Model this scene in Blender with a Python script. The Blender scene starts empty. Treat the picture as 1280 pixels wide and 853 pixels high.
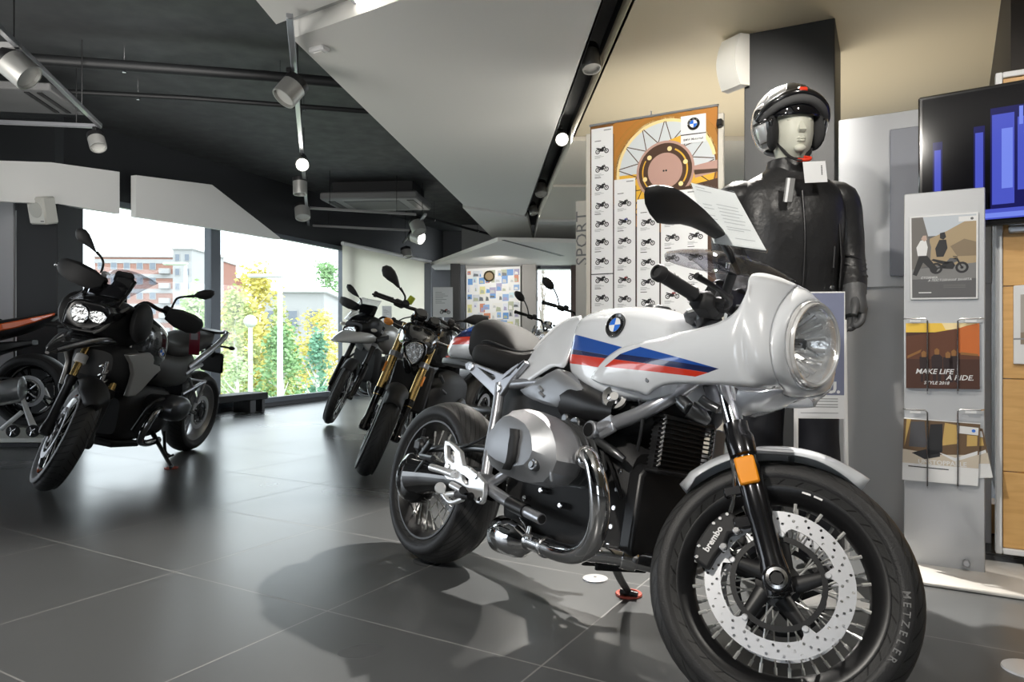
import bpy, bmesh, math, random
from math import sin, cos, pi, radians, sqrt, atan2
from mathutils import Vector as V, Matrix as MX, Quaternion
SC = bpy.context.scene
COL = SC.collection
random.seed(7)

# ------------------------------------------------------------------ materials
def sock(n, *names):
    for k in names:
        if k in n.inputs: return n.inputs[k]
MATS = {}
def mat(name, col, rough=.5, metal=0., coat=0., emit=None, estr=0., alpha=1., trans=0., ior=1.45, bump=0., bscale=80., spec=None, aniso=0., var=0.):
    if name in MATS: return MATS[name]
    m = bpy.data.materials.new(name); m.use_nodes = True
    nt = m.node_tree; b = nt.nodes['Principled BSDF']
    c = tuple(col) + (1,)
    b.inputs['Base Color'].default_value = c
    b.inputs['Roughness'].default_value = rough
    b.inputs['Metallic'].default_value = metal
    b.inputs['IOR'].default_value = ior
    sock(b, 'Coat Weight', 'Coat').default_value = coat
    sock(b, 'Coat Roughness').default_value = .03
    if spec is not None: sock(b, 'Specular IOR Level').default_value = spec
    if trans: sock(b, 'Transmission Weight').default_value = trans
    if aniso: sock(b, 'Anisotropic').default_value = aniso
    if emit: sock(b, 'Emission Color').default_value = tuple(emit) + (1,); b.inputs['Emission Strength'].default_value = estr
    b.inputs['Alpha'].default_value = alpha
    if bump or var:
        tc = nt.nodes.new('ShaderNodeTexCoord'); no = nt.nodes.new('ShaderNodeTexNoise')
        no.inputs['Scale'].default_value = bscale; no.inputs['Detail'].default_value = 4
        nt.links.new(tc.outputs['Object'], no.inputs['Vector'])
        if bump:
            bp = nt.nodes.new('ShaderNodeBump'); bp.inputs['Strength'].default_value = bump; bp.inputs['Distance'].default_value = .01
            nt.links.new(no.outputs['Fac'], bp.inputs['Height']); nt.links.new(bp.outputs['Normal'], b.inputs['Normal'])
        if var:
            mr = nt.nodes.new('ShaderNodeMapRange'); mr.inputs['To Min'].default_value = max(.02, rough-var); mr.inputs['To Max'].default_value = rough+var
            nt.links.new(no.outputs['Fac'], mr.inputs['Value']); nt.links.new(mr.outputs['Result'], b.inputs['Roughness'])
    MATS[name] = m
    return m
def glassmat(name, tint=(1,1,1), rough=.0, fac=1.0):
    """thin pane: clear transmission with a fresnel mirror on top"""
    m = bpy.data.materials.new(name); m.use_nodes = True; nt = m.node_tree; nt.nodes.clear()
    o = nt.nodes.new('ShaderNodeOutputMaterial'); t = nt.nodes.new('ShaderNodeBsdfTransparent'); g = nt.nodes.new('ShaderNodeBsdfGlossy')
    t.inputs['Color'].default_value = tuple(tint)+(1,); g.inputs['Roughness'].default_value = rough
    f = nt.nodes.new('ShaderNodeLayerWeight'); f.inputs['Blend'].default_value = .5
    pw = nt.nodes.new('ShaderNodeMath'); pw.operation = 'POWER'; pw.inputs[1].default_value = 4.
    mu = nt.nodes.new('ShaderNodeMath'); mu.operation = 'MULTIPLY_ADD'; mu.inputs[1].default_value = .75*fac; mu.inputs[2].default_value = .035*fac
    x = nt.nodes.new('ShaderNodeMixShader'); L = nt.links.new
    L(f.outputs['Facing'], pw.inputs[0]); L(pw.outputs[0], mu.inputs[0]); L(mu.outputs[0], x.inputs[0]); L(t.outputs[0], x.inputs[1]); L(g.outputs[0], x.inputs[2]); L(x.outputs[0], o.inputs['Surface'])
    MATS[name] = m; return m
class NT:
    """tiny node-math helper"""
    def __init__(s, m):
        s.m = m; s.nt = m.node_tree; s.b = s.nt.nodes.get('Principled BSDF')
    def new(s, t): return s.nt.nodes.new(t)
    def link(s, a, b): s.nt.links.new(a, b)
    def val(s, x, inp):
        if isinstance(x, (int, float)): inp.default_value = x
        else: s.link(x, inp)
    def math(s, op, a, b=0., c=None, clamp=False):
        n = s.new('ShaderNodeMath'); n.operation = op; n.use_clamp = clamp
        s.val(a, n.inputs[0]); s.val(b, n.inputs[1])
        if c is not None: s.val(c, n.inputs[2])
        return n.outputs[0]
    def xyz(s, out='Object'):
        tc = s.new('ShaderNodeTexCoord'); sp = s.new('ShaderNodeSeparateXYZ'); s.link(tc.outputs[out], sp.inputs[0]); return sp.outputs[0], sp.outputs[1], sp.outputs[2], tc.outputs[out]
    def mix(s, f, a, b):
        n = s.new('ShaderNodeMix'); n.data_type = 'RGBA'
        s.val(f, n.inputs[0])
        for v, i in ((a, 6), (b, 7)):
            if isinstance(v, tuple): n.inputs[i].default_value = v + (1,)
            else: s.link(v, n.inputs[i])
        return n.outputs[2]
    def poly(s, px, pz, pts, w=.0008):
        """1 inside a convex polygon of the two coordinates"""
        cx = sum(p[0] for p in pts)/len(pts); cz = sum(p[1] for p in pts)/len(pts); r = None
        for i, p in enumerate(pts):
            q = pts[(i+1) % len(pts)]
            a, b = p[1]-q[1], q[0]-p[0]; l = sqrt(a*a+b*b); a /= l; b /= l; c = -(a*p[0]+b*p[1])
            if a*cx+b*cz+c < 0: a, b, c = -a, -b, -c
            t = s.math('ADD', s.math('MULTIPLY', px, a), s.math('MULTIPLY_ADD', pz, b, c))
            t = s.math('MULTIPLY_ADD', t, 1/w, .5, clamp=True)
            r = t if r is None else s.math('MULTIPLY', r, t)
        return r

# ------------------------------------------------------------------ geometry
def frame_of(d):
    d = V(d).normalized(); a = V((0,0,1)) if abs(d.z) < .9 else V((1,0,0))
    x = a.cross(d).normalized(); return x, d.cross(x), d
def crom(P, n=6):
    """smooth curve through the points"""
    P = [V(p) for p in P]
    if len(P) < 3: return P
    Q = [P[0]*2-P[1]] + P + [P[-1]*2-P[-2]]; out = []
    for i in range(1, len(Q)-2):
        a, b, c, d = Q[i-1:i+3]
        for k in range(n):
            t = k/n; out.append(.5*((2*b)+(c-a)*t+(2*a-5*b+4*c-d)*t*t+(3*b-a-3*c+d)*t**3))
    out.append(P[-1]); return out
def interp(L, n):
    """resample a list of tuples with crom to n points evenly in index"""
    k = max(2, (n*2)//max(1, len(L)-1))
    P = []
    dim = len(L[0])
    # pad to multiples of 3 for Vector use
    def cr(vals, t):
        i = min(int(t), len(vals)-2); u = t-i
        g = lambda j: vals[j] if 0 <= j < len(vals) else (2*vals[0]-vals[1] if j < 0 else 2*vals[-1]-vals[-2])
        a, b, c, d = g(i-1), g(i), g(i+1), g(i+2)
        return .5*((2*b)+(c-a)*u+(2*a-5*b+4*c-d)*u*u+(3*b-a-3*c+d)*u**3)
    for j in range(n):
        t = j*(len(L)-1)/(n-1); P.append(tuple(cr([q[e] for q in L], t) for e in range(dim)))
    return P
class G:
    def __init__(s): s.v = []; s.f = []; s.mi = []; s.sm = []
    def add(s, vs, fs, mi=0, smooth=True, M=None):
        o = len(s.v)
        for p in vs: s.v.append(tuple(M @ V(p)) if M is not None else tuple(p))
        for f in fs: s.f.append([i+o for i in f]); s.mi.append(mi); s.sm.append(smooth)
        return s
    def box(s, c, d, R=None, b=0., mi=0):
        hx, hy, hz = d[0]/2, d[1]/2, d[2]/2
        if b <= 0:
            vs = [(x*hx, y*hy, z*hz) for x in (-1,1) for y in (-1,1) for z in (-1,1)]
            fs = [(0,1,3,2),(4,6,7,5),(0,4,5,1),(2,3,7,6),(0,2,6,4),(1,5,7,3)]
        else:
            b = min(b, hx*.98, hy*.98, hz*.98); idx = {}; vs = []
            for sx in (-1,1):
                for sy in (-1,1):
                    for sz in (-1,1):
                        for k in range(3):
                            p = [sx*(hx-b), sy*(hy-b), sz*(hz-b)]; p[k] = (sx*hx, sy*hy, sz*hz)[k]
                            idx[(sx,sy,sz,k)] = len(vs); vs.append(tuple(p))
            fs = []
            for k in range(3):
                i, j = (k+1) % 3, (k+2) % 3
                for sg in (-1,1):
                    f = []
                    for a, e in ((-1,-1),(1,-1),(1,1),(-1,1)):
                        q = [0,0,0]; q[k] = sg; q[i] = a; q[j] = e; f.append(idx[(*q, k)])
                    fs.append(f if sg > 0 else f[::-1])
            for k in range(3):
                i, j = (k+1) % 3, (k+2) % 3
                for a in (-1,1):
                    for e in (-1,1):
                        q = [0,0,0]; q[i] = a; q[j] = e
                        q1 = q[:]; q1[k] = -1; q2 = q[:]; q2[k] = 1
                        f = [idx[(*q1,i)], idx[(*q2,i)], idx[(*q2,j)], idx[(*q1,j)]]
                        fs.append(f if a*e > 0 else f[::-1])
            for sx in (-1,1):
                for sy in (-1,1):
                    for sz in (-1,1):
                        f = [idx[(sx,sy,sz,k)] for k in range(3)]; fs.append(f if sx*sy*sz > 0 else f[::-1])
        M = MX.Translation(V(c)) @ (R.to_4x4() if R is not None else MX.Identity(4))
        return s.add(vs, fs, mi, False, M)
    def loft(s, rings, mi=0, cap=True, closed=True, smooth=True, M=None):
        n = len(rings[0]); vs = [p for r in rings for p in r]; fs = []
        for i in range(len(rings)-1):
            for j in range(n if closed else n-1):
                k = (j+1) % n; fs.append((i*n+j, i*n+k, (i+1)*n+k, (i+1)*n+j))
        if cap and closed:
            fs.append(tuple(range(n))[::-1]); fs.append(tuple((len(rings)-1)*n+j for j in range(n)))
        return s.add(vs, fs, mi, smooth, M)
    def tube(s, pts, r, n=12, sm=0, cap=True, mi=0, M=None, sq=None):
        """round (or sq=(a,b) scaled) tube along the points; r number or list"""
        P = [V(p) for p in pts]; R = r if isinstance(r, (list, tuple)) else [r]*len(P)
        if sm and len(P) > 2:
            Q = crom(P, sm); RR = []
            for i in range(len(Q)):
                t = i/sm; k = min(int(t), len(R)-2); RR.append(R[k]+(R[k+1]-R[k])*(t-k))
            P, R = Q, RR
        x, y, d = frame_of(P[1]-P[0]); rings = []
        for i, p in enumerate(P):
            dn = (P[min(i+1, len(P)-1)]-P[max(i-1, 0)]).normalized()
            q = d.rotation_difference(dn); x = q @ x; y = q @ y; d = dn
            a, b = sq or (1,1)
            rings.append([p+(x*cos(t)*a+y*sin(t)*b)*R[i] for t in (2*pi*k/n for k in range(n))])
        return s.loft(rings, mi, cap, M=M)
    def cyl(s, p0, p1, r0, r1=None, n=20, b=0., mi=0, cap=True):
        r1 = r0 if r1 is None else r1; p0 = V(p0); p1 = V(p1); d = (p1-p0)
        L = d.length
        prof = [(r0-b, 0), (r0, b), (r1, L-b), (r1-b, L)] if b else [(r0, 0), (r1, L)]
        return s.lathe(prof, p0, d, n, mi, cap)
    def lathe(s, prof, o=(0,0,0), d=(0,0,1), n=32, mi=0, cap=True, M=None, closed=False):
        x, y, z = frame_of(d); o = V(o)
        rings = [[o+z*h+(x*cos(t)+y*sin(t))*r for t in (2*pi*k/n for k in range(n))] for r, h in prof]
        if closed: rings.append(rings[0]); cap = False
        return s.loft(rings, mi, cap, M=M)
    def ell(s, c, r, mi=0, n=16, m=10, R=None, M=None):
        prof = []; rings = []
        for i in range(m+1):
            a = -pi/2+pi*i/m; rings.append([(cos(a)*cos(t)*r[0], cos(a)*sin(t)*r[1], sin(a)*r[2]) for t in (2*pi*k/n for k in range(n))])
        T = MX.Translation(V(c)) @ (R.to_4x4() if R is not None else MX.Identity(4))
        if M is not None: T = M @ T
        return s.loft(rings, mi, True, M=T)
    def prism(s, poly, t0, t1, axis='y', mi=0, M=None, smooth=False):
        """polygon (2d) extruded between t0 and t1 along an axis"""
        f = {'y': lambda a, b, t: (a, t, b), 'z': lambda a, b, t: (a, b, t), 'x': lambda a, b, t: (t, a, b)}[axis]
        n = len(poly); vs = [f(a, b, t0) for a, b in poly]+[f(a, b, t1) for a, b in poly]
        fs = [tuple(range(n)), tuple(range(2*n-1, n-1, -1))]+[(i, i+n, (i+1) % n+n, (i+1) % n) for i in range(n)]
        return s.add(vs, fs, mi, smooth, M)
    def grid(s, rows, mi=0, smooth=True, M=None): return s.loft(rows, mi, False, False, smooth, M)
    def quad(s, a, b, c, d, mi=0): return s.add([a,b,c,d], [(0,1,2,3)], mi, False)
    def disc(s, c, r, M, n=24, mi=0, r2=0, a0=0., a1=2*pi):
        """flat disc / ring / sector in the xy plane of M"""
        full = abs(a1-a0-2*pi) < 1e-6
        ts = [a0+(a1-a0)*k/n for k in range(n if full else n+1)]
        o = [(c[0]+r*cos(t), c[1]+r*sin(t), c[2] if len(c) > 2 else 0) for t in ts]
        z = c[2] if len(c) > 2 else 0
        if r2:
            i = [(c[0]+r2*cos(t), c[1]+r2*sin(t), z) for t in ts]; k = len(ts)
            return s.add(o+i, [(j, (j+1) % k, (j+1) % k+k, j+k) for j in range(k if full else k-1)], mi, False, M)
        return s.add(o if full else [(c[0], c[1], z)]+o, [tuple(range(len(o)+(0 if full else 1)))], mi, False, M)
    def text(s, txt, M, size=.1, depth=.0, mi=0, align='CENTER', shear=0., bold=0., space=1.):
        cu = bpy.data.curves.new('t', 'FONT'); cu.body = txt; cu.size = size; cu.extrude = depth; cu.align_x = align; cu.align_y = 'CENTER'
        cu.shear = shear; cu.offset = bold*size; cu.space_character = space; cu.resolution_u = 2
        o = bpy.data.objects.new('t', cu); COL.objects.link(o)
        dg = bpy.context.evaluated_depsgraph_get(); me = bpy.data.meshes.new_from_object(o.evaluated_get(dg))
        s.add([v.co[:] for v in me.vertices], [tuple(p.vertices) for p in me.polygons], mi, False, M)
        bpy.data.objects.remove(o); bpy.data.curves.remove(cu); bpy.data.meshes.remove(me); return s
    def mirror(s):
        """add the copy mirrored over y=0"""
        n = len(s.v); s.v += [(x, -y, z) for x, y, z in s.v]
        k = len(s.f)
        for i in range(k): s.f.append([j+n for j in s.f[i]][::-1]); s.mi.append(s.mi[i]); s.sm.append(s.sm[i])
        return s
    def mesh(s, name, mats, ang=40):
        me = bpy.data.meshes.new(name); me.from_pydata(s.v, [], s.f)
        for m in (mats if isinstance(mats, (list, tuple)) else [mats]): me.materials.append(m)
        me.polygons.foreach_set('material_index', s.mi); me.polygons.foreach_set('use_smooth', s.sm)
        me.validate(); me.update()
        bm = bmesh.new(); bm.from_mesh(me); bmesh.ops.remove_doubles(bm, verts=bm.verts, dist=1e-6)
        bmesh.ops.recalc_face_normals(bm, faces=bm.faces); bm.to_mesh(me); bm.free()
        for p in me.polygons: p.use_smooth = True
        me.set_sharp_from_angle(angle=radians(ang))
        return me
def obj(name, g, mats, parent=None, bevel=0., seg=2, sub=0, solid=0., off=0., ang=40, M=None, label=None):
    me = g.mesh(name, mats, ang) if isinstance(g, G) else g
    o = bpy.data.objects.new(name, me); COL.objects.link(o)
    if parent is not None: o.parent = parent
    if M is not None: o.matrix_local = M
    if solid:
        m = o.modifiers.new('s', 'SOLIDIFY'); m.thickness = solid; m.offset = off
    if bevel:
        m = o.modifiers.new('b', 'BEVEL'); m.width = bevel; m.segments = seg; m.limit_method = 'ANGLE'; m.angle_limit = radians(40)
    if sub:
        m = o.modifiers.new('u', 'SUBSURF'); m.levels = sub; m.render_levels = sub
    if label: o['label'] = label
    return o
def pieces(g):
    par = list(range(len(g.v)))
    def fd(i):
        while par[i] != i: par[i] = par[par[i]]; i = par[i]
        return i
    for f in g.f:
        a = fd(f[0])
        for i in f[1:]: par[fd(i)] = a
    out = {}
    for k, f in enumerate(g.f): out.setdefault(fd(f[0]), []).append(k)
    for ks in out.values():
        h = G(); ids = {}
        for k in ks:
            for i in g.f[k]:
                if i not in ids: ids[i] = len(h.v); h.v.append(g.v[i])
            h.f.append([ids[i] for i in g.f[k]]); h.mi.append(g.mi[k]); h.sm.append(g.sm[k])
        yield h
def each(name, g, mats, parent=None, **k):
    """one object for every separate piece"""
    for h in pieces(g): o = obj(name, h, mats, parent, **k)
    return o
def thing(name, label, cat, loc=(0,0,0), rot=(0,0,0), group=None):
    o = bpy.data.objects.new(name, None); COL.objects.link(o); o.empty_display_size = .1
    o.location = loc; o.rotation_euler = rot; return tag(o, label, cat, group)
def tag(o, label, cat, group=None):
    o['label'] = label; o['category'] = cat
    if group: o['group'] = group
    return o
def struct(name, g, mats, M=None, parent=None, **k):
    o = obj(name, g, mats, parent, M=M, **k)
    if parent is None: o['kind'] = 'structure'
    return o
def kids(o): return list(o.children)
def copy_tree(o, parent=None):
    c = o.copy(); COL.objects.link(c)
    if parent is not None: c.parent = parent; c.matrix_parent_inverse = o.matrix_parent_inverse
    for ch in kids(o): copy_tree(ch, c)
    return c
def RX(a): return MX.Rotation(a, 4, 'X')
def RY(a): return MX.Rotation(a, 4, 'Y')
def RZ(a): return MX.Rotation(a, 4, 'Z')
def T(x, y=0, z=0): return MX.Translation(V((x,y,z)) if not isinstance(x, V) else x)
def basis(x, y, z, o=(0,0,0)):
    M = MX.Identity(4)
    for i, a in enumerate((x, y, z)):
        a = V(a)
        for j in range(3): M[j][i] = a[j]
    for j in range(3): M[j][3] = o[j]
    return M
# ------------------------------------------------------------------ camera (1280x853 frame)
F, CH, CX, CY = 912.4, .8566, 640., 426.5
def at(u, v, Y): return V(((u-CX)/F*Y, Y, CH-(v-CY)/F*Y))
def onz(u, v, z):
    Y = (CH-z)*F/(v-CY); return V(((u-CX)/F*Y, Y, z))
cam_d = bpy.data.cameras.new('camera'); cam = bpy.data.objects.new('camera', cam_d); COL.objects.link(cam); SC.camera = cam
cam_d.sensor_width = 36; cam_d.lens = F/1280*36; cam_d.clip_start = .05; cam_d.clip_end = 500
cam.location = (0,0,CH); cam.rotation_euler = (pi/2,0,0)
# ------------------------------------------------------------------ shared materials
RUB = mat('tyre_rubber', (.018,.018,.019), .55, bump=.08, bscale=300)
BLK = mat('black_satin', (.012,.012,.013), .38)
BLKG = mat('black_gloss', (.01,.01,.011), .12, coat=.6)
BLKM = mat('black_matte', (.02,.02,.021), .6, bump=.05, bscale=500)
CHR = mat('chrome', (.78,.78,.79), .06, 1.)
STEEL = mat('steel', (.62,.62,.63), .22, 1.)
ALU = mat('aluminium', (.38,.39,.41), .46, .85, bump=.02, bscale=900)
SILV = mat('silver_paint', (.42,.43,.46), .34, .75, coat=.3)
GUN = mat('gunmetal', (.16,.165,.17), .3, .9)
GOLD = mat('gold_anodised', (.78,.55,.22), .25, 1.)
WHITE = mat('white_paint', (.68,.705,.74), .22, coat=1.)
LEATH = mat('seat_leather', (.011,.0105,.0105), .62, bump=.15, bscale=350, spec=.22)
ORANGE = mat('amber_reflector', (.95,.33,.01), .25, coat=.8)
REDP = mat('red_plastic', (.55,.05,.02), .4)
WPRINT = mat('white_print', (.85,.85,.85), .5)
GLASS = glassmat('clear_glass', (.97,.98,.98), .0)
SMOKE = glassmat('smoked_screen', (.76,.76,.79), .02, .7)
# ------------------------------------------------------------------ the showroom
H = 2.55
def cz(u, v, z=H): Y = (CH-z)*F/(v-CY); return ((u-CX)/F*Y, Y)
def slab(name, poly, z0, z1, m, **k):
    return struct(name, G().prism(poly, z0, z1, 'z'), m, **k)
# floor: square dark tiles laid diagonally
fm = mat('floor_tile', (.075,.077,.080), .30, spec=.45); q = NT(fm); x, y, z, v = q.xyz()
an = -.5325
a_ = q.math('ADD', q.math('MULTIPLY', x, cos(an)), q.math('MULTIPLY', y, sin(an))); b_ = q.math('ADD', q.math('MULTIPLY', x, -sin(an)), q.math('MULTIPLY', y, cos(an)))
def joint(c, off, per):
    f = q.math('FRACT', q.math('MULTIPLY_ADD', c, 1/per, 50-off/per)); d = q.math('ABSOLUTE', q.math('SUBTRACT', f, .5)); return q.math('GREATER_THAN', d, .5-.0026/per), q.math('FLOOR', q.math('MULTIPLY_ADD', c, 1/per, 50-off/per))
ja, ia = joint(a_, -.91, .77); jb, ib = joint(b_, 1.697, .74)
jn = q.math('MAXIMUM', ja, jb)
n1 = q.new('ShaderNodeTexNoise'); n1.inputs['Scale'].default_value = 2.2; n1.inputs['Detail'].default_value = 3; q.link(v, n1.inputs['Vector'])
n2 = q.new('ShaderNodeTexNoise'); n2.inputs['Scale'].default_value = 60; n2.inputs['Detail'].default_value = 3; q.link(v, n2.inputs['Vector'])
cv = q.new('ShaderNodeCombineXYZ'); q.link(ia, cv.inputs[0]); q.link(ib, cv.inputs[1])
wn = q.new('ShaderNodeTexWhiteNoise'); q.link(cv.outputs[0], wn.inputs['Vector'])
tone = q.math('MULTIPLY_ADD', wn.outputs['Value'], .25, q.math('MULTIPLY', n1.outputs['Fac'], .5))
c = q.mix(tone, (.085,.089,.092), (.105,.109,.112)); c = q.mix(jn, c, (.24,.24,.235)); q.link(c, q.b.inputs['Base Color'])
n3 = q.new('ShaderNodeTexNoise'); n3.inputs['Scale'].default_value = 1.1; n3.inputs['Detail'].default_value = 1; q.link(v, n3.inputs['Vector'])
q.link(q.math('MULTIPLY_ADD', n3.outputs['Fac'], .08, q.math('MULTIPLY_ADD', jn, .2, .245)), q.b.inputs['Roughness'])
bp = q.new('ShaderNodeBump'); bp.inputs['Strength'].default_value = .3; bp.inputs['Distance'].default_value = .001; q.link(q.math('MULTIPLY', jn, -1), bp.inputs['Height']); q.link(bp.outputs['Normal'], q.b.inputs['Normal'])
WL = lambda Y: -3.5+.4036*(Y-8.73)        # line of the window front
wd = V((.4036,1,0)).normalized(); wn_ = V((1,-.4036,0)).normalized()   # along it / into the room
floor = struct('floor', G().prism([(-8.2,-4.7),(5.5,-4.7),(5.5,15),(WL(15)-.3,15),(WL(7.0)-.3,7.1),(-8.2,7.1)], -.12, 0, 'z'), fm)
CW = mat('ceiling_white', (.86,.85,.82), .6); CWARM = mat('ceiling_warm', (.82,.77,.68), .6); CBEI = mat('ceiling_beige', (.76,.66,.48), .6)
CBLK = mat('void_black_paint', (.05,.053,.055), .6, bump=.3, bscale=6, var=.2); WBLK = mat('wall_black_paint', (.014,.015,.017), .5)
slab('ceiling', [(-8.3,-4.7),(5.6,-4.7),(5.6,15),(WL(15)-.35,15),(WL(7.0)-.35,7.2),(-8.3,7.2)], 2.98, 3.1, CBLK)
# white dropped panels
sl = lambda Y: .456+(.184-.456)*(Y-3.62)/(9.87-3.62); sr = lambda Y: .594+(.351-.594)*(Y-3.62)/(10-3.62)
P1 = cz(365,48); P2 = cz(580,257); P3 = cz(657,270)
slab('ceiling', [P1, (sl(2.91),2.91), P3, P2], H, H+.10, CW)
slab('ceiling', [(-1.26,3.9), (-1.6,-4.5), (sl(-4.5),-4.5), (sl(2.70),2.70)], H, H+.10, CW)
slab('trim_1', [(-1.24,3.92),(sl(2.7),2.70),(sl(2.91),2.91),(-1.22,4.06)], H+.09, H+.12, mat('channel_grey', (.42,.43,.42), .35))
P4 = cz(615,297,H-.02)
slab('ceiling', [(P2[0]-.02,P2[1]+.05), (P3[0]+.02,P3[1]+.05), (.36,12.3), (P4[0],P4[1])], H-.02, H+.10, CW)
R0 = [(sr(-4.5),-4.5),(5.5,-4.5),(5.5,3.0),(2.05,3.0),(2.43,3.62),(3.21,4.91),(3.75,6.03),(sr(6.03),6.03)]
slab('ceiling', R0, H, H+.10, CBEI)
slab('ceiling', [(sr(6.06),6.06),(4.2,6.06),(4.9,7.74),(sr(7.74),7.74)], H-.03, H+.10, CWARM)
slab('ceiling', [(sr(7.78),7.78),(4.9,7.78),(5.4,9.85),(sr(9.85),9.85)], H-.05, H+.10, CWARM)
slab('ceiling', [(.36,9.9),(5.4,9.9),(5.4,12.5),(.36,12.5)], H-.07, H+.10, CW)
# track recess between them
g = G()
g.prism([(sl(-4.5)-.01,-4.5),(sr(-4.5)+.01,-4.5),(sr(10)+.01,10.1),(sl(10)-.01,10.1)], H+.18, H+.20, 'z')
struct('trim_2', g, WBLK)
g = G().prism([(sr(-4.5),-4.5),(sr(-4.5)+.015,-4.5),(sr(10)+.015,10.1),(sr(10),10.1)], H+.0, H+.19, 'z'); struct('trim_3', g, WBLK)
g = G().prism([(sl(-4.5)-.015,-4.5),(sl(-4.5),-4.5),(sl(10),10.1),(sl(10)-.015,10.1)], H+.0, H+.19, 'z'); struct('trim_4', g, WBLK)
# low soffit at the back
zs = 2.23
s1 = cz(622,302,zs); s2 = cz(538,332.5,zs)
slab('ceiling', [s1, (5.4,s1[1]+.9), (5.4,14.2), (s2[0],14.2), s2], zs, zs+.06, CW)
g = G().prism([cz(627,300,zs),cz(631,300,zs),cz(706,320,zs),cz(700,320,zs)], zs-.004, zs, 'z'); struct('trim_5', g, WBLK)
# walls
def vwall(name, p, q_, z0, z1, m, th=.12, side=-1, **k):
    p = V((*p,0)); q_ = V((*q_,0)); d = (q_-p).normalized(); n = V((d.y,-d.x,0))*side*th
    return struct(name, G().prism([tuple(a.xy) for a in (p, q_, q_+n, p+n)], z0, z1, 'z'), m, **k)
vwall('wall_left', (WL(6.9),6.9), (WL(14.2),14.2), 2.28, 3.0, WBLK)
vwall('wall_left', (WL(6.9),6.9), (WL(14.2),14.2), -.12, .05, mat('sill_dark', (.05,.05,.055), .4))
vwall('wall_left', (-8.1,-4.6), (-8.1,7.0), 2.4, 3.0, WBLK); vwall('wall_left', (-8.1,-4.6), (-8.1,7.0), -.12, .05, MATS['sill_dark'])
vwall('wall_left', (-8.1,-4.6), (-8.1,2.6), .05, 2.4, mat('wall_grey', (.42,.42,.42), .6)); vwall('wall_left', (-8.1,6.95), (WL(6.9)-.05,6.95), 0, 2.1, mat('wall_grey', (.42,.42,.42), .6)); vwall('wall_left', (-8.1,6.95), (WL(6.9)-.05,6.95), 2.1, 3.0, WBLK)
for k in range(5): struct('trim_%d' % (40+k), G().box((-8.15,-4.5+k*2.85,1.2), (.14,.15,2.4)), mat('window_frame_grey', (.10,.112,.13), .4, .3))
vwall('wall_right', (2.05,3.0), (5.2,8.2), 0, 2.66, mat('wall_dark_brown', (.035,.028,.024), .6), side=1)
GREYW = mat('wall_grey', (.42,.42,.42), .6); WDK = mat('wall_dark_grey', (.07,.072,.078), .5)
FRM = mat('window_frame_grey', (.10,.112,.13), .4, .3)
Yb = 13.35
bxx = lambda u, Y=Yb: (u-CX)/F*Y
vwall('wall_back', (-1.95,14.1), (bxx(578),14.1), 0, 3.0, WDK)
vwall('wall_back', (bxx(577),Yb), (bxx(672),Yb), 0, 3.0, GREYW)
vwall('wall_back', (bxx(716),Yb), (5.4,Yb), 0, 3.0, mat('wall_cream', (.62,.60,.56), .6))
vwall('wall_back', (bxx(672),Yb), (bxx(716),Yb), 0, .70, GREYW); vwall('wall_back', (bxx(672),Yb), (bxx(716),Yb), 2.23, 3.0, WBLK); vwall('wall_back', (-3.2,14.2), (-1.9,14.2), 0, 3.0, WDK)
struct('trim_50', G().box((bxx(717),Yb-.1,1.35), (.12,.14,1.75), None, .01), mat('brown_post', (.06,.04,.035), .5))
g = G().box((bxx(661),Yb-.12,1.12), (.26,.26,2.24), None, .01); struct('trim_6', g, mat('pillar_stone', (.30,.29,.28), .6))
g = G().box((bxx(579),Yb-.15,1.12), (.09,.12,2.24), None, .01); struct('trim_7', g, FRM)
g = G().box((bxx(571),Yb-.3,1.12), (.17,.2,2.24), None, .01); struct('trim_8', g, WBLK)
g = G().box((bxx(536.5),Yb-.2,1.12), (.12,.16,2.26), None, .01); struct('trim_9', g, FRM)
# window front: mullions and panes
PANE = glassmat('window_glass', (.96,.98,.97), .0, .9)
Ys = [6.85,8.63,11.08,13.45]
for i, Yw in enumerate(Ys):
    p = V((WL(Yw),Yw,0)); g = G().box((0,0,1.15), (.15,.11,2.30), None, .004)
    struct('trim_%d' % (10+i), g, FRM, M=T(p) @ RZ(atan2(wd.y, wd.x)))
for i in range(len(Ys)-1):
    Ya, Yc = Ys[i]+.06, Ys[i+1]-.06; pa = V((WL(Ya),Ya,0)); pc = V((WL(Yc),Yc,0)); L = (pc-pa).length; mid = (pa+pc)/2
    fr_ = G().box((0,0,.085), (L,.07,.07), None, .004); fr_.box((0,0,2.25), (L,.07,.06), None, .004)
    w = struct('window_%d' % (i+1), fr_, FRM, M=T(mid) @ RZ(atan2(wd.y, wd.x)))
    struct('pane', G().box((0,0,1.17), (L,.012,2.12)), PANE, parent=w)
w = struct('window_4', G().box((0,0,.73), (bxx(716)-bxx(672),.07,.06)).box((0,0,2.2), (bxx(716)-bxx(672),.07,.06)), FRM, M=T((bxx(672)+bxx(716))/2, Yb, 0))
struct('pane', G().box((0,0,1.45), (bxx(716)-bxx(672),.012,1.45)), PANE, parent=w)
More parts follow.
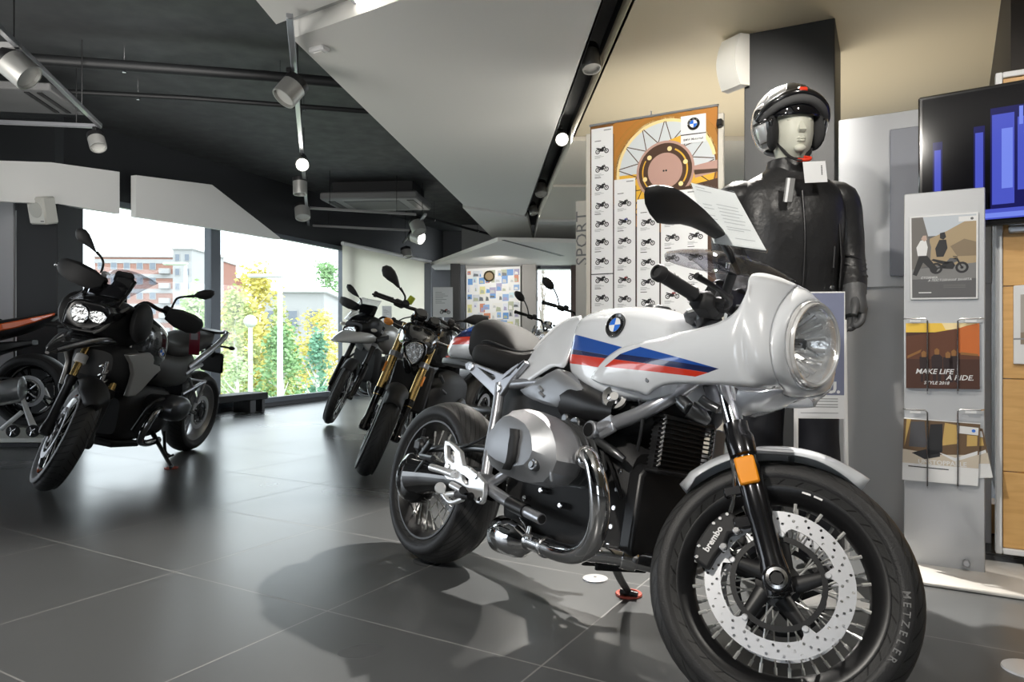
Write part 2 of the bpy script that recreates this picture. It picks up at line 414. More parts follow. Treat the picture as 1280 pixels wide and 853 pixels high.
# roller blind in the last bay
bm_ = bpy.data.materials.new('blind_cloth'); bm_.use_nodes = True; nt = bm_.node_tree; nt.nodes.clear()
o_ = nt.nodes.new('ShaderNodeOutputMaterial'); d1 = nt.nodes.new('ShaderNodeBsdfDiffuse'); t1 = nt.nodes.new('ShaderNodeBsdfTranslucent'); mx = nt.nodes.new('ShaderNodeMixShader'); mx.inputs[0].default_value = .56
d1.inputs[0].default_value = t1.inputs[0].default_value = (.9,.88,.82,1); nt.links.new(d1.outputs[0], mx.inputs[1]); nt.links.new(t1.outputs[0], mx.inputs[2]); nt.links.new(mx.outputs[0], o_.inputs[0])
p = V((WL(12.27),12.27,0))+wn_*.16-wd*.19
bl = thing('roller_blind', 'cream roller blind drawn down over the last window of the glass front', 'blind', p, (0,0,atan2(wd.y, wd.x)))
obj('cloth', G().box((0,0,1.21), (2.72,.004,2.18)), bm_, bl); obj('roller', G().cyl((-1.36,0,2.30), (1.36,0,2.30), .03, n=16), WPRINT, bl); obj('bottom_bar', G().box((0,0,.115), (2.72,.02,.03), None, .004), FRM, bl)
# bulkheads hanging before the windows (drawn on a vertical plane)
bw = lambda Y: -3.2+.4036*(Y-8.73)
def onb(u, v):
    t = (u-CX)/F; Y = (-3.2-.4036*8.73)/(t-.4036); return Y, CH-(v-CY)/F*Y
def bulk(name, px, th=.07):
    L = [onb(*p) for p in px]; k = wd.y; M = T(V((bw(0),0,0))) @ RZ(atan2(wd.y, wd.x))
    return struct(name, G().prism([(Y/k, z) for Y, z in L], 0, th), mat('bulkhead_white', (.82,.82,.80), .6), M=M)
bulk('trim_20', [(-330,190),(64,203),(149.5,215),(149.5,267),(73,255),(-330,238)]); bulk('trim_21', [(170,219),(265,231),(350,297),(350,299.5),(265,285),(170,271)])
# left column with its grey fabric side
p = at(46,400,6.55); 
g = G().box((0,0,1.06), (.37,.40,2.12), None, .006); struct('trim_22', g, WBLK, M=T(V((p.x,p.y+.2,0))))
g = G().box((0,0,1.06), (.40,.03,2.12), None, .004); bn = struct('trim_23', g, mat('grey_fabric', (.34,.345,.36), .8), M=T(V((p.x-.40,p.y,0))))
# big column on the right
vc = V((1.282,4.03,0)); vd = V((1.69-1.282,3.82-4.03,0)); wdt = vd.length; vd.normalize()
g = G().box((wdt/2,.26,H/2), (wdt,.52,H), None, .004); struct('trim_24', g, mat('column_charcoal', (.032,.034,.036), .5, bump=.05, bscale=60), M=T(vc) @ RZ(atan2(vd.y, vd.x)))
# closing walls behind the camera, with their own window openings
vwall('wall_rear', (5.5,-4.6), (-8.1,-4.6), 2.4, 3.0, GREYW); vwall('wall_rear', (5.5,-4.6), (-8.1,-4.6), 0, .3, GREYW); vwall('wall_rear', (5.5,-4.6), (-1.2,-4.6), .3, 2.4, GREYW); vwall('wall_rear', (-3.2,-4.6), (-8.1,-4.6), .3, 2.4, GREYW)
for k in range(3): struct('trim_%d' % (30+k), G().box((-1.2-k*1.0,-4.6,1.35), (.16,.14,2.1)), FRM)
vwall('wall_right', (5.5,8.7), (5.5,-4.5), 0, 3.0, GREYW)
# ------------------------------------------------------------------ light
SC.view_settings.view_transform = 'Standard'; SC.view_settings.look = 'None'; SC.view_settings.exposure = 0; SC.view_settings.gamma = 1
w = bpy.data.worlds.new('sky'); SC.world = w; w.use_nodes = True; bg = w.node_tree.nodes['Background']; bg.inputs[0].default_value = (.86,.93,1,1); bg.inputs[1].default_value = SKY = 4.6
def spot(name, loc, to, e, ang=70, blend=.6, size=.05, col=(1,.95,.87)):
    l = bpy.data.lights.new(name, 'SPOT'); l.energy = e; l.spot_size = radians(ang); l.spot_blend = blend; l.shadow_soft_size = size; l.color = col
    o = bpy.data.objects.new(name, l); COL.objects.link(o); o.location = loc; o.rotation_euler = (V(to)-V(loc)).to_track_quat('-Z','Y').to_euler(); return o
DIF = mat('lamp_glow', (1,.97,.9), .5, emit=(1,.96,.88), estr=14.)
DIFO = mat('lamp_glass_off', (.55,.55,.52), .2)
HEADM = mat('lamp_housing_silver', (.46,.46,.44), .4, .6)
def spotlight(label, p, d, r=.055, L=.14, lit=False, rail=None, group='spotlights', cat='spotlight', coneE=0, ang=70, to=None):
    """cylinder lamp head at p facing d, on a bracket up to its rail height"""
    t = thing('track_spotlight', label, cat, p, (0,0,0), group); d = V(d).normalized()
    g = G().lathe([(r*.8,-L/2),(r,-L/2+.01),(r,L/2-.012),(r*.97,L/2),(r*.86,L/2),(r*.84,L/2-.02)], (0,0,0), d, 24, cap=False); g.lathe([(.0001,-L/2),(r*.8,-L/2)], (0,0,0), d, 24, cap=False); obj('housing', g, HEADM, t)
    g = G().lathe([(r*.85,L/2-.02),(.0001,L/2-.018)], (0,0,0), d, 24, cap=False); obj('lamp_lens', g, DIF if lit else DIFO, t)
    g = G().lathe([(r*1.01,-L/2-.002),(r*1.03,-L/2+.035),(r*1.0,-L/2+.04)], (0,0,0), d, 24, cap=False); obj('rear_collar', g, BLK, t)
    if rail: 
        u_ = V((0,0,rail)); g = G().tube([u_, u_*.55, u_*.3+d.cross(V((0,0,1)))*.0], .009, 8); g.box(u_-V((0,0,.02)), (.03,.08,.03), None, .004); obj('bracket', g, BLK, t)
    if coneE: spot('spot_lamp', V(p)+d*(L/2+.015), to if to else V(p)+d*3, coneE, ang).parent = None
    return t
ZT = 2.50
def trk(name, label, a, b, m=SILV, w=.034, cat='track'):
    a = V(a); b = V(b); t = thing(name, label, cat, (a+b)/2); d = (b-a)
    obj('rail', G().box((0,0,0), (d.length,w,.03), (d.to_track_quat('X','Z')).to_matrix(), .003), m, t); g = G()
    n = max(2, int(d.length/1.2)+1)
    for k in range(n): q_ = d*((k+.3)/(n-.4)-.5); g = G().tube([q_+V((0,0,.01)), q_+V((0,0,2.98-ZT))], .004, 6); obj('hanger', g, BLK, t)
    return t
z3 = lambda u, v, z=ZT: V((*cz(u, v, z), z))
trk('lighting_track', 'bright lighting track running back from the left edge of the ceiling void', z3(-60,-22), z3(125,157)); trk('lighting_track', 'lighting track from the left edge ending at the bracket above the small spotlight', z3(-40,151), z3(126,158))
trk('lighting_track', 'short grey track arm at the left edge beside the big spotlight', z3(-20,56), z3(26,57), mat('track_grey', (.3,.3,.3), .5))
trk('lighting_track', 'long lighting track running back towards the windows beside the white ceiling edge', z3(362,20), z3(386,288)); trk('lighting_track', 'lighting track crossing in front of the ceiling cassette', z3(386,260), z3(520,268), mat('track_grey', (.3,.3,.3), .5)); trk('lighting_track', 'farthest lighting track, just above the window heads', z3(386,282), z3(512,288), mat('track_grey', (.3,.3,.3), .5)); trk('lighting_track', 'short slanting track carrying the cluster of far spotlights', z3(532,268), z3(504,304))
spotlight('large silver spotlight at the left edge under the short track arm', z3(22,85,2.40), (.75,.1,-.65), .085, .17, rail=.10); spotlight('small silver spotlight hanging at the end of the left lighting track', z3(121,177,2.38), (.35,-.3,-.75), .06, .13, rail=.11)
spotlight('silver spotlight nearest the white ceiling edge on the long track', z3(363,113,2.36), (-.35,-.3,-.6), .075, .15, rail=.13); spotlight('glowing spotlight facing the camera on the long track', z3(378,205,2.40), (.25,-.9,-.35), .06, .13, True, rail=.10)
spotlight('grey spotlight hanging straight down behind the glowing one on the long track', z3(375,233,2.42), (.05,-.1,-1), .07, .17, rail=.08); spotlight('grey tilted spotlight near the far end of the long track', z3(378,265,2.42), (.15,-.3,-.8), .09, .17, rail=.08); spotlight('round faced spotlight seen head on above the window head', z3(385,292,2.42), (.25,-.95,-.1), .075, .10, rail=.08)
spotlight('upper grey spotlight of the far cluster', z3(522,283,2.42), (.3,-.3,-.8), .10, .19, rail=.08); spotlight('lit spotlight of the far cluster on the slanting track', z3(521,296,2.42), (.75,-.4,-.35), .10, .19, True, rail=.08); spotlight('lowest spotlight of the far cluster beside the blind', z3(508,316,2.36), (.2,-.2,-.9), .09, .16, rail=.12)
# slot lamps
c_ = lambda Y: (sl(Y)+sr(Y))/2
spotlight('silver spotlight housed in the black ceiling slot nearest the camera', (c_(4.55),4.55,H+.07), (.1,-.25,-.9), .06, .16, False, rail=.10); spotlight('brilliant lit spotlight in the middle of the black ceiling slot', (c_(6.25),6.25,H+.05), (.12,-.85,-.5), .06, .13, True, rail=.10, coneE=160, ang=75, to=(.3,2.6,.4)); spotlight('pale spotlight behind the lit one in the black ceiling slot', (c_(8.4),8.4,H+.06), (.1,-.4,-.9), .07, .16, False, rail=.10)
spotlight('small spotlight at the far end of the black ceiling slot', (c_(9.7),9.7,H+.06), (.3,-.2,-.9), .06, .14, False, rail=.10, coneE=25, ang=90, to=(.9,9.4,0))
dl = thing('recessed_downlight', 'round white downlight set in the grey channel at the top of the frame', 'ceiling light', z3(457,2,H+.06)); obj('ring', G().lathe([(.055,0),(.075,0),(.075,.02),(.055,.03)], (0,0,0), (0,0,1), 28, closed=True), SILV, dl); obj('lamp_lens', G().lathe([(.055,.006),(.0001,.002)], (0,0,0), (0,0,1), 28, cap=False), DIF, dl)
spot('downlight_lamp', z3(457,2,H+.05), z3(457,2,0), 60, 110)
# key lamp behind the bike; the other spots are added fills without fixtures
spot('key_lamp', (1.02,3.55,2.53), (.1,2.3,.4), 700, 80, .5, .02)
spot('front_fill', (-1.12,.2,2.5), (.75,1.9,.6), 225, 70, .6, .06); spot('back_fill', (-.2,11.6,2.1), (-.3,13.2,1.3), 75, 120, .8, .1); spot('side_fill', (1.75,.35,2.5), (.75,1.45,.4), 75, 60, .6, .06); spot('rack_fill', (1.3,1.2,2.52), (1.8,2.8,.9), 66, 75, .6, .06); spot('mannequin_fill', (.2,1.5,2.52), (1.05,2.8,1.5), 26, 60, .6, .05); spot('beige_fill', (2.35,4.45,1.35), (2.25,4.5,2.55), 12, 140, .8, .15, (1,.86,.62)); spot('poster_fill', (.9,2.6,2.5), (1.0,4.4,1.4), 170, 75, .6, .06)  # added fills, no fixtures: brighten bike, back wall, rack, mannequin, beige ceiling, poster
spot('ceiling_fill', (-3.6,2.2,1.3), (-2.9,4.0,3.0), 400, 100, .8, 1.2, (1,.97,.92)); spot('ceiling_fill', (-.5,.0,1.6), (-.5,.75,3.0), 80, 112, .8, 1.0, (1,.96,.9)); spot('bulkhead_fill', (-2.2,4.2,2.45), (-3.8,7.6,2.25), 170, 70, .8, .6, (1,.97,.93)); spot('ceiling_fill', (1.45,5.1,1.1), (1.2,4.9,3.0), 95, 150, .8, .8, (1,.95,.86))  # unseen fills added to brighten the ceiling panels and bulkheads
su = bpy.data.lights.new('fill_sun', 'SUN'); su.energy = 2.5; su.angle = .3; so = bpy.data.objects.new('fill_sun', su); COL.objects.link(so); so.rotation_euler = V((-.75,.35,-.75)).to_track_quat('-Z','Y').to_euler()  # added to brighten the trees outside; the sky itself is overcast
# pipes, cassette, detectors
def pipe(label, px, z, r):
    P = [z3(u, v, z) for u, v in px]; t = thing('ceiling_pipe', label, 'pipe', P[0]); obj('pipe_run', G().tube([p-P[0] for p in P], r, 12), mat('pipe_black', (.012,.013,.014), .5), t)
    for k in (.22,.62): p = P[0].lerp(P[-1], k)-P[0]; g = G().tube([p, p+V((0,0,2.98-z))], .004, 6); g.lathe([(r*1.05,-.012),(r*1.15,-.012),(r*1.15,.012),(r*1.05,.012)], p, P[-1]-P[0], 16, closed=True); obj('pipe_hanger', g, STEEL, t)
pipe('thick black pipe crossing the ceiling void', [(40,74),(330,95),(520,112)], 2.84, .04); pipe('thin black pipe crossing the ceiling void beyond the thick one', [(50,113),(240,123),(560,147)], 2.84, .022)
pipe('thin rod running under the far end of the ceiling void', [(508,266),(640,300)], 2.7, .02)
a = z3(472,252,2.76); ac = thing('air_conditioning_cassette', 'grey ceiling air conditioner with slatted grille behind the spotlights', 'air conditioner', a, (0,0,-.1)); ACM = mat('ac_grey', (.20,.20,.20), .5)
obj('housing', G().box((0,0,.0), (1.30,.9,.10), None, .02), ACM, ac); g = G().box((0,0,-.052), (.75,.6,.008), None, .002); obj('grille', g, WDK, ac)
for x in (-.53,.53): obj('air_vent', G().box((x,0,-.053), (.09,.66,.01), None, .003), BLK, ac)
obj('duct', G().box((0,.1,.17), (1.1,.7,.22), None, .01), WBLK, ac)
a = z3(22,122,2.78); ac = thing('ceiling_air_grille', 'slotted dark air grille in the ceiling at the left edge', 'air vent', a, (0,0,.15)); obj('frame', G().box((0,0,0), (.75,.62,.06), None, .01), ACM, ac)
for k in range(2): obj('slot', G().box((.18+k*.09,0,-.033), (.035,.5,.008)), BLK, ac)
a = z3(399,59,H); sd = thing('ceiling_sensor', 'small white box sensor on the white ceiling panel', 'sensor', a+V((0,0,-.016)), (0,0,-.5)); obj('body', G().box((0,0,0), (.11,.07,.03), None, .008), WPRINT, sd); obj('sensor_lens', G().box((0,0,-.017), (.06,.03,.006), None, .002), CW, sd)
a = z3(569,331,zs); sd = thing('security_camera', 'small black dome camera under the low white ceiling at the back', 'camera', a); obj('mount', G().cyl((0,0,-.03), (0,0,0), .06, n=18), BLK, sd); obj('dome', G().ell((0,0,-.05), (.075,.075,.06)), BLKG, sd)
for u, v in ((50,27),(107,135-60),(104,147),(400,240)):
    pass
# ------------------------------------------------------------------ motorcycles: shared builders
from mathutils.bvhtree import BVHTree
def plate(outer, holes, t0, t1, axis='y', g=None, mi=0):
    """flat plate with real holes between t0 and t1"""
    f = {'y': lambda a, b, t: (a, t, b), 'z': lambda a, b, t: (a, b, t), 'x': lambda a, b, t: (t, a, b)}[axis]
    bm = bmesh.new(); es = []
    loops = [outer]+list(holes)
    for L in loops:
        vs = [bm.verts.new((p[0], p[1], 0)) for p in L]
        for i in range(len(vs)): es.append(bm.edges.new((vs[i], vs[(i+1) % len(vs)])))
    bmesh.ops.triangle_fill(bm, use_beauty=True, edges=es)
    bm.verts.index_update(); P = [(v.co.x, v.co.y) for v in bm.verts]; FS = [[v.index for v in fc.verts] for fc in bm.faces]; bm.free()
    g = g or G(); n = len(P)
    vs = [f(a, b, t0) for a, b in P]+[f(a, b, t1) for a, b in P]; fs = FS+[[i+n for i in q][::-1] for q in FS]
    o = 0
    for L in loops:
        k = len(L)
        fs += [(o+i, o+(i+1) % k, o+(i+1) % k+n, o+i+n) for i in range(k)]; o += k
    return g.add(vs, fs, mi, True)
def circ(c, r, n=12, a0=0): return [(c[0]+r*cos(a0+2*pi*k/n), c[1]+r*sin(a0+2*pi*k/n)) for k in range(n)]

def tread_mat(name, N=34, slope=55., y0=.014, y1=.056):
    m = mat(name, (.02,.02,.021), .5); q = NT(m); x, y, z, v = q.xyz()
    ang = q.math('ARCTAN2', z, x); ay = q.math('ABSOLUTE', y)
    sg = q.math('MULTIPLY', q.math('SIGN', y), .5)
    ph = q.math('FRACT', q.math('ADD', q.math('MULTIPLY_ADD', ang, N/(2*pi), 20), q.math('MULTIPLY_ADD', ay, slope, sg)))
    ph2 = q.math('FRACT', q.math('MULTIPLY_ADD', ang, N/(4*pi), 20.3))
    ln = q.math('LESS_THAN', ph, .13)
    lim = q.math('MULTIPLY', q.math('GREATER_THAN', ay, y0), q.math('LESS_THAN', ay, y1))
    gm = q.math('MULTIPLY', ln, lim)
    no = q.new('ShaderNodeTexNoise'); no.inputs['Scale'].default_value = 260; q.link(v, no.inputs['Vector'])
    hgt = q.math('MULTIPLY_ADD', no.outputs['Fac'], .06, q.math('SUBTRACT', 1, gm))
    q.link(q.mix(gm, q.mix(q.math('LESS_THAN', ay, y1+.001), (.02,.02,.021), (.042,.042,.042)), (.010,.010,.010)), q.b.inputs['Base Color'])  # shade inside the grooves is painted in as darker rubber
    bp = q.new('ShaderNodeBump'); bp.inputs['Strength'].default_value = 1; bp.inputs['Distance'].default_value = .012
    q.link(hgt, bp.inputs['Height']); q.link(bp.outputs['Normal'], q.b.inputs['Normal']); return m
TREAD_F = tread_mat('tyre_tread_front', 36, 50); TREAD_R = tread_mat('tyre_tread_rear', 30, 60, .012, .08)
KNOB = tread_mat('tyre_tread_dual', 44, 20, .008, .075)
LETTER = mat('tyre_letters', (.19,.19,.19), .5)
DISC = mat('brake_disc_steel', (.74,.75,.78), .32, .55)
SPK = mat('spoke_steel', (.80,.80,.78), .3, .6)

def tyre_geo(R, W, rb, flat=.0, n=72):
    h = W/2; S = R-rb
    prof = [(rb-.006, h*.72), (rb+.008, h*.86), (rb+S*.3, h*1.0), (rb+S*.48, h*1.0), (rb+S*.66, h*.93), (R-.026-flat, h*.79), (R-.012, h*.56), (R-.004, h*.3), (R, 0)]
    P = interp([(r, y) for r, y in prof], 20)
    P = P+[(r, -y) for r, y in P[-2::-1]]
    return G().lathe(P, (0,0,0), (0,1,0), n, 0, False)
def disc_geo(ro, ri, y, th, tabs=5, ph=0.):
    out = circ((0,0), ro, 72); inn = []
    for k in range(90):
        a = 2*pi*k/90; d = abs(((a-ph)*tabs/(2*pi)) % 1-.5)*2   # 1 at the tab
        inn.append((a, ri-.028*max(0, min(1, (d-.84)/.09))))
    holes = [[(r*cos(a), r*sin(a)) for a, r in inn]]
    for k in range(26):
        for j, (rr, da) in enumerate(((.22,0),(.52,.33),(.80,.66))):
            a = 2*pi*(k+da)/26; r = ri+(ro-ri)*rr; holes.append(circ((r*cos(a), r*sin(a)), .0034, 7))
    return plate(out, holes, y-th/2, y+th/2)
def make_wheel(parent, name, M, R, W, rb=.2286, rw=.05, rim_m=None, tread=None, discs=(), spokes=20, hubw=.06, style='spoke', detail=True, spoke_m=None, letters=None, tyre_label=None):
    """wheel with its axle on local y: rim mesh, then tyre, hub, spokes, brake discs below it"""
    g = G(); i = rb-.03
    P = [(rb, rw), (rb, rw-.006), (rb-.012, rw-.009), (i+.004, rw*.5), (i, 0), (i+.004, -rw*.5), (rb-.012, -rw+.009), (rb, -rw+.006), (rb, -rw), (rb-.007, -rw), (i-.004, -rw*.55), (i-.009, 0), (i-.004, rw*.55), (rb-.007, rw)]
    g.lathe(P, (0,0,0), (0,1,0), 64, 0, False, closed=True)
    if style == 'cast':
        for k in range(10):
            a = 2*pi*(k//2)/5+(.16 if k % 2 else -.16); c, s = cos(a), sin(a); a2 = 2*pi*(k//2)/5+(.05 if k % 2 else -.05)
            g.tube([(.04*cos(a2), 0, .04*sin(a2)), ((i-.004)*c, 0, (i-.004)*s)], [.016,.011], 8, sq=(1,1))
    rim = obj(name, g, rim_m or BLKG, parent, M=M)
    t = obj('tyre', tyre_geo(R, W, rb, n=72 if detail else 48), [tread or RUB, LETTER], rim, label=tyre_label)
    h = G(); h.lathe([(.012,-hubw-.012),(.03,-hubw-.01),(.034,-hubw),(.05,-hubw+.004),(.05,-hubw+.012),(.026,-hubw+.02),(.024,0),(.026,hubw-.02),(.05,hubw-.012),(.05,hubw-.004),(.034,hubw),(.03,hubw+.01),(.012,hubw+.012)], (0,0,0), (0,1,0), 24)
    for (y, ro, ri) in discs:   # carrier spider
        for k in range(5):
            a = 2*pi*k/5+pi/2+.12; s = 1 if y > 0 else -1
            h.tube([(.035*cos(a-.3), y-.006*s, .035*sin(a-.3)), ((ri-.01)*cos(a), y-.003*s, (ri-.01)*sin(a))], [.02,.012], 8, sq=(.35,1))
        h.lathe([(ri-.02, y-.003), (ri-.02, y+.003), (ri-.032, y+.003), (ri-.032, y-.003)], (0,0,0), (0,1,0), 36, closed=True)
    obj('hub', h, BLK, rim)
    if style == 'spoke':
        n = spokes//4; first = []
        for j in range(4):
            sd = 1 if j % 2 else -1; tw = 1 if j < 2 else -1; a0 = 2*pi*j/(4*n)
            p = V((.046*cos(a0), sd*(hubw-.01), .046*sin(a0))); a1 = a0+tw*pi/n
            e = V(((i-.006)*cos(a1), sd*rw*.55, (i-.006)*sin(a1)))
            s = G().tube([p, e], .0022, 6); s.tube([e.lerp(p, .13), e], .0042, 6)
            me = s.mesh('spoke', spoke_m or SPK)
            for k in range(n):
                o = bpy.data.objects.new('spoke', me); COL.objects.link(o); o.parent = rim; o.matrix_local = RY(2*pi*k/n)
    for (y, ro, ri) in discs:
        d = disc_geo(ro, ri, y, .0045, 5, pi/2+.12) if detail else plate(circ((0,0), ro, 40), [circ((0,0), ri, 40)], y-.002, y+.002)
        sgn = 1 if y > 0 else -1
        for k in range(5):
            a = 2*pi*k/5+(pi/2+.12)
            c = V(((ri-.017)*cos(a), 0, (ri-.017)*sin(a)))
            d.cyl(c+V((0,y-.004*sgn,0)), c+V((0,y+.007*sgn,0)), .0075, n=10, b=.002)
        obj('brake_disc', d, DISC, rim)
    return rim, t

def teardrop_mirror(parent, outline, thick, nrm, stem, stem_r, mats, label=None, M=None, swap=False):
    """mirror housing from an outline (3d points), its glass, and its bent stem"""
    c = V((0,0,0))
    for p in outline: c += V(p)
    c /= len(outline); n = V(nrm).normalized(); rings = []
    for s, k in ((.93,-.15),(1,.0),(.97,.3),(.86,.65),(.6,.92),(.3,1.0)):
        rings.append([c+(V(p)-c)*s+n*thick*k for p in outline])
    g = G().loft(rings)
    o = obj('mirror', g, mats[0], parent, ang=50, M=M, label=label)
    gl = G().add([c+(V(p)-c)*.9-n*thick*.17 for p in outline], [tuple(range(len(outline)))], 0, False)
    obj('mirror_glass', gl, mats[1], o)
    obj('mirror_stem', G().tube(stem, stem_r, 10, 6), mats[2], o)
    return o
MGLASS = mat('mirror_silvering', (.8,.8,.8), .03, 1.)
def roundel(g, M, r, m0):
    """blue and white quartered round badge, materials m0.. = black, white, blue, silver"""
    g.lathe([(r*1.02,0),(r*1.02,.0035*r/.035),(r*.96,.005*r/.035),(r*.93,.0042*r/.035),(0.0001,.0042*r/.035)], (0,0,0), (0,0,1), 40, m0, True, M)
    z = .0046*r/.035
    g.disc((0,0,z), r*1.0, M, 40, m0+3, r*.95); g.disc((0,0,z), r*.64, M, 36, m0+3, r*.6)
    for k in range(4): g.disc((0,0,z), r*.6, M, 10, m0+(2 if k % 2 == 1 else 1), 0, k*pi/2, (k+1)*pi/2)
    for ch, a in (('B', 2.3), ('M', pi/2), ('W', .84)):
        g.text(ch, M @ T(r*.79*cos(a), r*.79*sin(a), z) @ RZ(a-pi/2), r*.33, 0, m0+3, bold=.02)
BADGE = [mat('badge_black', (.008,.008,.01), .15, coat=1), mat('badge_white', (.85,.87,.9), .2, coat=1), mat('badge_blue', (.03,.17,.72), .2, coat=1), mat('badge_silver', (.75,.76,.78), .2, .9)]

# ------------------------------------------------------------------ the white half-faired motorcycle in front
HX, HY, HPSI, HLEAN, HST = -.3250475, 2.8385452, -.9384919, .2209006, .5614877
HM = T(HX, HY, 0) @ RZ(HPSI) @ RX(-HLEAN); HMI = HM.inverted()
AL = radians(26.4); WB = 1.487
AXL = V((WB, 0, .30)); FD = V((-sin(AL), 0, cos(AL))); PIV = AXL-V((cos(AL), 0, sin(AL)))*.0403
ST = T(PIV) @ MX.Rotation(HST, 4, FD) @ T(-PIV); STI = ST.inverted()
def ray(u, v, st=False):
    A = (STI @ HMI) if st else HMI
    c = A @ V((0,0,CH)); p = A @ V(((u-CX)/F, 1, CH-(v-CY)/F)); return c, p-c
def U(u, v, y, st=False):
    c, d = ray(u, v, st); return c+d*((y-c.y)/d.y)
def UX(u, v, x, st=False):
    c, d = ray(u, v, st); return c+d*((x-c.x)/d.x)
def hitter(g):
    b = BVHTree.FromPolygons([V(p) for p in g.v], g.f)
    def h(u, v):
        c, d = ray(u, v); r = b.ray_cast(c, d.normalized()); return r[0], r[1]
    return h
hero = thing('motorcycle', 'white half-faired motorcycle with red and blue stripes leaning on its side stand in front', 'motorcycle', (HX, HY, 0), (-HLEAN, 0, HPSI), 'motorcycles in the showroom')

# wheels
RIMB = mat('rim_black', (.012,.012,.013), .34)
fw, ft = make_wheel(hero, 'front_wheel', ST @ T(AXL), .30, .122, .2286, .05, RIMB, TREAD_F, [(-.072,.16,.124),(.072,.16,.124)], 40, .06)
g = G()
for k, ch in enumerate('METZELER'):
    a = radians(12-k*4.4); r = .256
    n_ = V((0, -1, 0)); up_ = V((cos(a), 0, sin(a))); up_ = (up_-n_*up_.dot(n_)).normalized()
    g.text(ch, basis(up_.cross(n_), up_, n_, (r*cos(a), -.0613, r*sin(a))), .021, .0012, 0, bold=.012)
obj('tyre_lettering', g, LETTER, fw)
g = G()
for k in range(2):
    a0 = radians(88-k*7)
    g.disc((0,0,0), .2215, basis((1,0,0),(0,0,1),(0,-1,0),(0,-.0508,0)), 6, 0, .217, a0-.1, a0-.01)
obj('rim_sticker', g, WPRINT, fw)
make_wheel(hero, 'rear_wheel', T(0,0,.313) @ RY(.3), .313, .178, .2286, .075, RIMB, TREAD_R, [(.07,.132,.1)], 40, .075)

# fork
def fp(s, y, dx=0): return AXL+FD*s+V((dx, y, 0))
for y in (-.105, .105):
    g = G().tube([fp(.25,y), fp(.735,y)], .0215, 20)
    o = obj('fork_tube', g, CHR, hero, M=ST)
    g = G().lathe([(.02,-.035),(.031,-.03),(.031,.02),(.0275,.05),(.0275,.13),(.030,.15),(.030,.26),(.0265,.27),(.0265,.285),(.033,.29),(.034,.335),(.029,.345),(.029,.372),(.022,.375)], fp(0,y), FD, 24)
    g.cyl(fp(0,y,0)-V((0,.034,0)), fp(0,y,0)+V((0,.034,0)), .030, n=20, b=.003)
    g.box(fp(.12, y, -.035), (.06,.02,.028), RY(-AL).to_3x3(), .004); g.box(fp(.195, y, -.035), (.07,.02,.026), RY(-AL).to_3x3(), .004)
    s = obj('fork_slider', g, mat('fork_black', (.022,.022,.025), .2, .6, coat=.7), hero, M=ST)
    sg = -1 if y < 0 else 1
    g = G().lathe([(.018,0),(.023,.001),(.023,.010),(.016,.012),(.0145,.008)], fp(0,y)+V((0,sg*.033,0)), (0,sg,0), 24, cap=False)
    g.disc((0,0,0), .0145, basis((1,0,0),(0,0,1),(0,-1,0), fp(0,y)+V((0,sg*.040,0))), 6, 1)
    obj('axle_bolt', g, [STEEL, BLK], s)
    g = G().box(fp(.245, y+sg*.031, -.002), (.046,.016,.066), RY(-AL).to_3x3(), .004)
    obj('reflector', g, ORANGE, s, label='amber reflector')
    # caliper
    cpts = [(r*cos(radians(a)), r*sin(radians(a))) for r, a in ((.150,188),(.186,182),(.190,170),(.188,155),(.186,141),(.172,136),(.140,135),(.128,141),(.140,150),(.132,160),(.140,175))]
    g = G().prism([(WB+a, .3+b) for a, b in cpts], sg*.052, sg*.106)
    c = obj('brake_caliper', g, BLKM, hero, bevel=.007, seg=3, M=ST)
    g = G()
    for r, a in ((.178,180),(.181,172),(.180,152),(.178,146),(.176,140)): 
        p = V((WB+r*cos(radians(a)), sg*.104, .3+r*sin(radians(a)))); g.cyl(p, p+V((0,sg*.005,0)), .0048, n=12, b=.0012)
    for r, a in ((.135,142),(.132,163)):
        p = V((WB+r*cos(radians(a)), sg*.098, .3+r*sin(radians(a)))); g.cyl(p, p+V((0,sg*.012,0)), .0095, n=14, b=.002); g.cyl(p+V((0,sg*.014,0)), p+V((0,sg*.017,0)), .006, n=6)
    each('caliper_bolt', g, STEEL, c)
    if y < 0:
        a = radians(162); p = V((WB+.160*cos(a), -.1075, .3+.160*sin(a))); tx = V((cos(a-pi/2), 0, sin(a-pi/2)))
        obj('caliper_lettering', G().text('brembo', basis(tx, V((0,-1,0)).cross(tx)*1, (0,-1,0), p), .0205, .0006, 0, bold=.03), WPRINT, c)
    obj('brake_hose', G().tube([(WB-.13, sg*.10, .42), (WB-.13, sg*.11, .47), (WB-.155, sg*.10, .55), (WB-.20, sg*.09, .66), (WB-.23, sg*.06, .75)], .005, 8, 6), STEEL, c)
# yokes
g = G()
for s, h in ((.68,.03),(.52,.04)):
    g.box(fp(s,0,-.02), (.075,.27,h), RY(-AL).to_3x3(), .012)
    for y in (-.105,.105): g.cyl(fp(s-h/2-.004,y), fp(s+h/2+.004,y), .032, n=20, b=.004)
obj('fork_yoke', g, GUN, hero, M=ST)
# front mudguard
rows = []
for k in range(25):
    t = k/24; a = radians(148-84*t)
    w = .074*min(1, .55+t*6)*(1 if t < .72 else max(.12, 1-((t-.72)/.28)**1.6*.95)); row = []
    for j in range(11):
        q = (j/10-.5)*2; rr = .332-.034*abs(q)**2.4-(.004 if t < .05 else 0); row.append((WB+rr*cos(a), q*w, .30+rr*sin(a)))
    rows.append(row)
fe = obj('front_mudguard', G().grid(rows), WHITE, hero, solid=.004, M=ST)
obj('mudguard_bracket', G().tube([fp(.30,-.12,.0), (WB-.03,-.076,.60), (WB-.03,.076,.60), fp(.30,.12,.0)], .008, 8), SILV, fe)

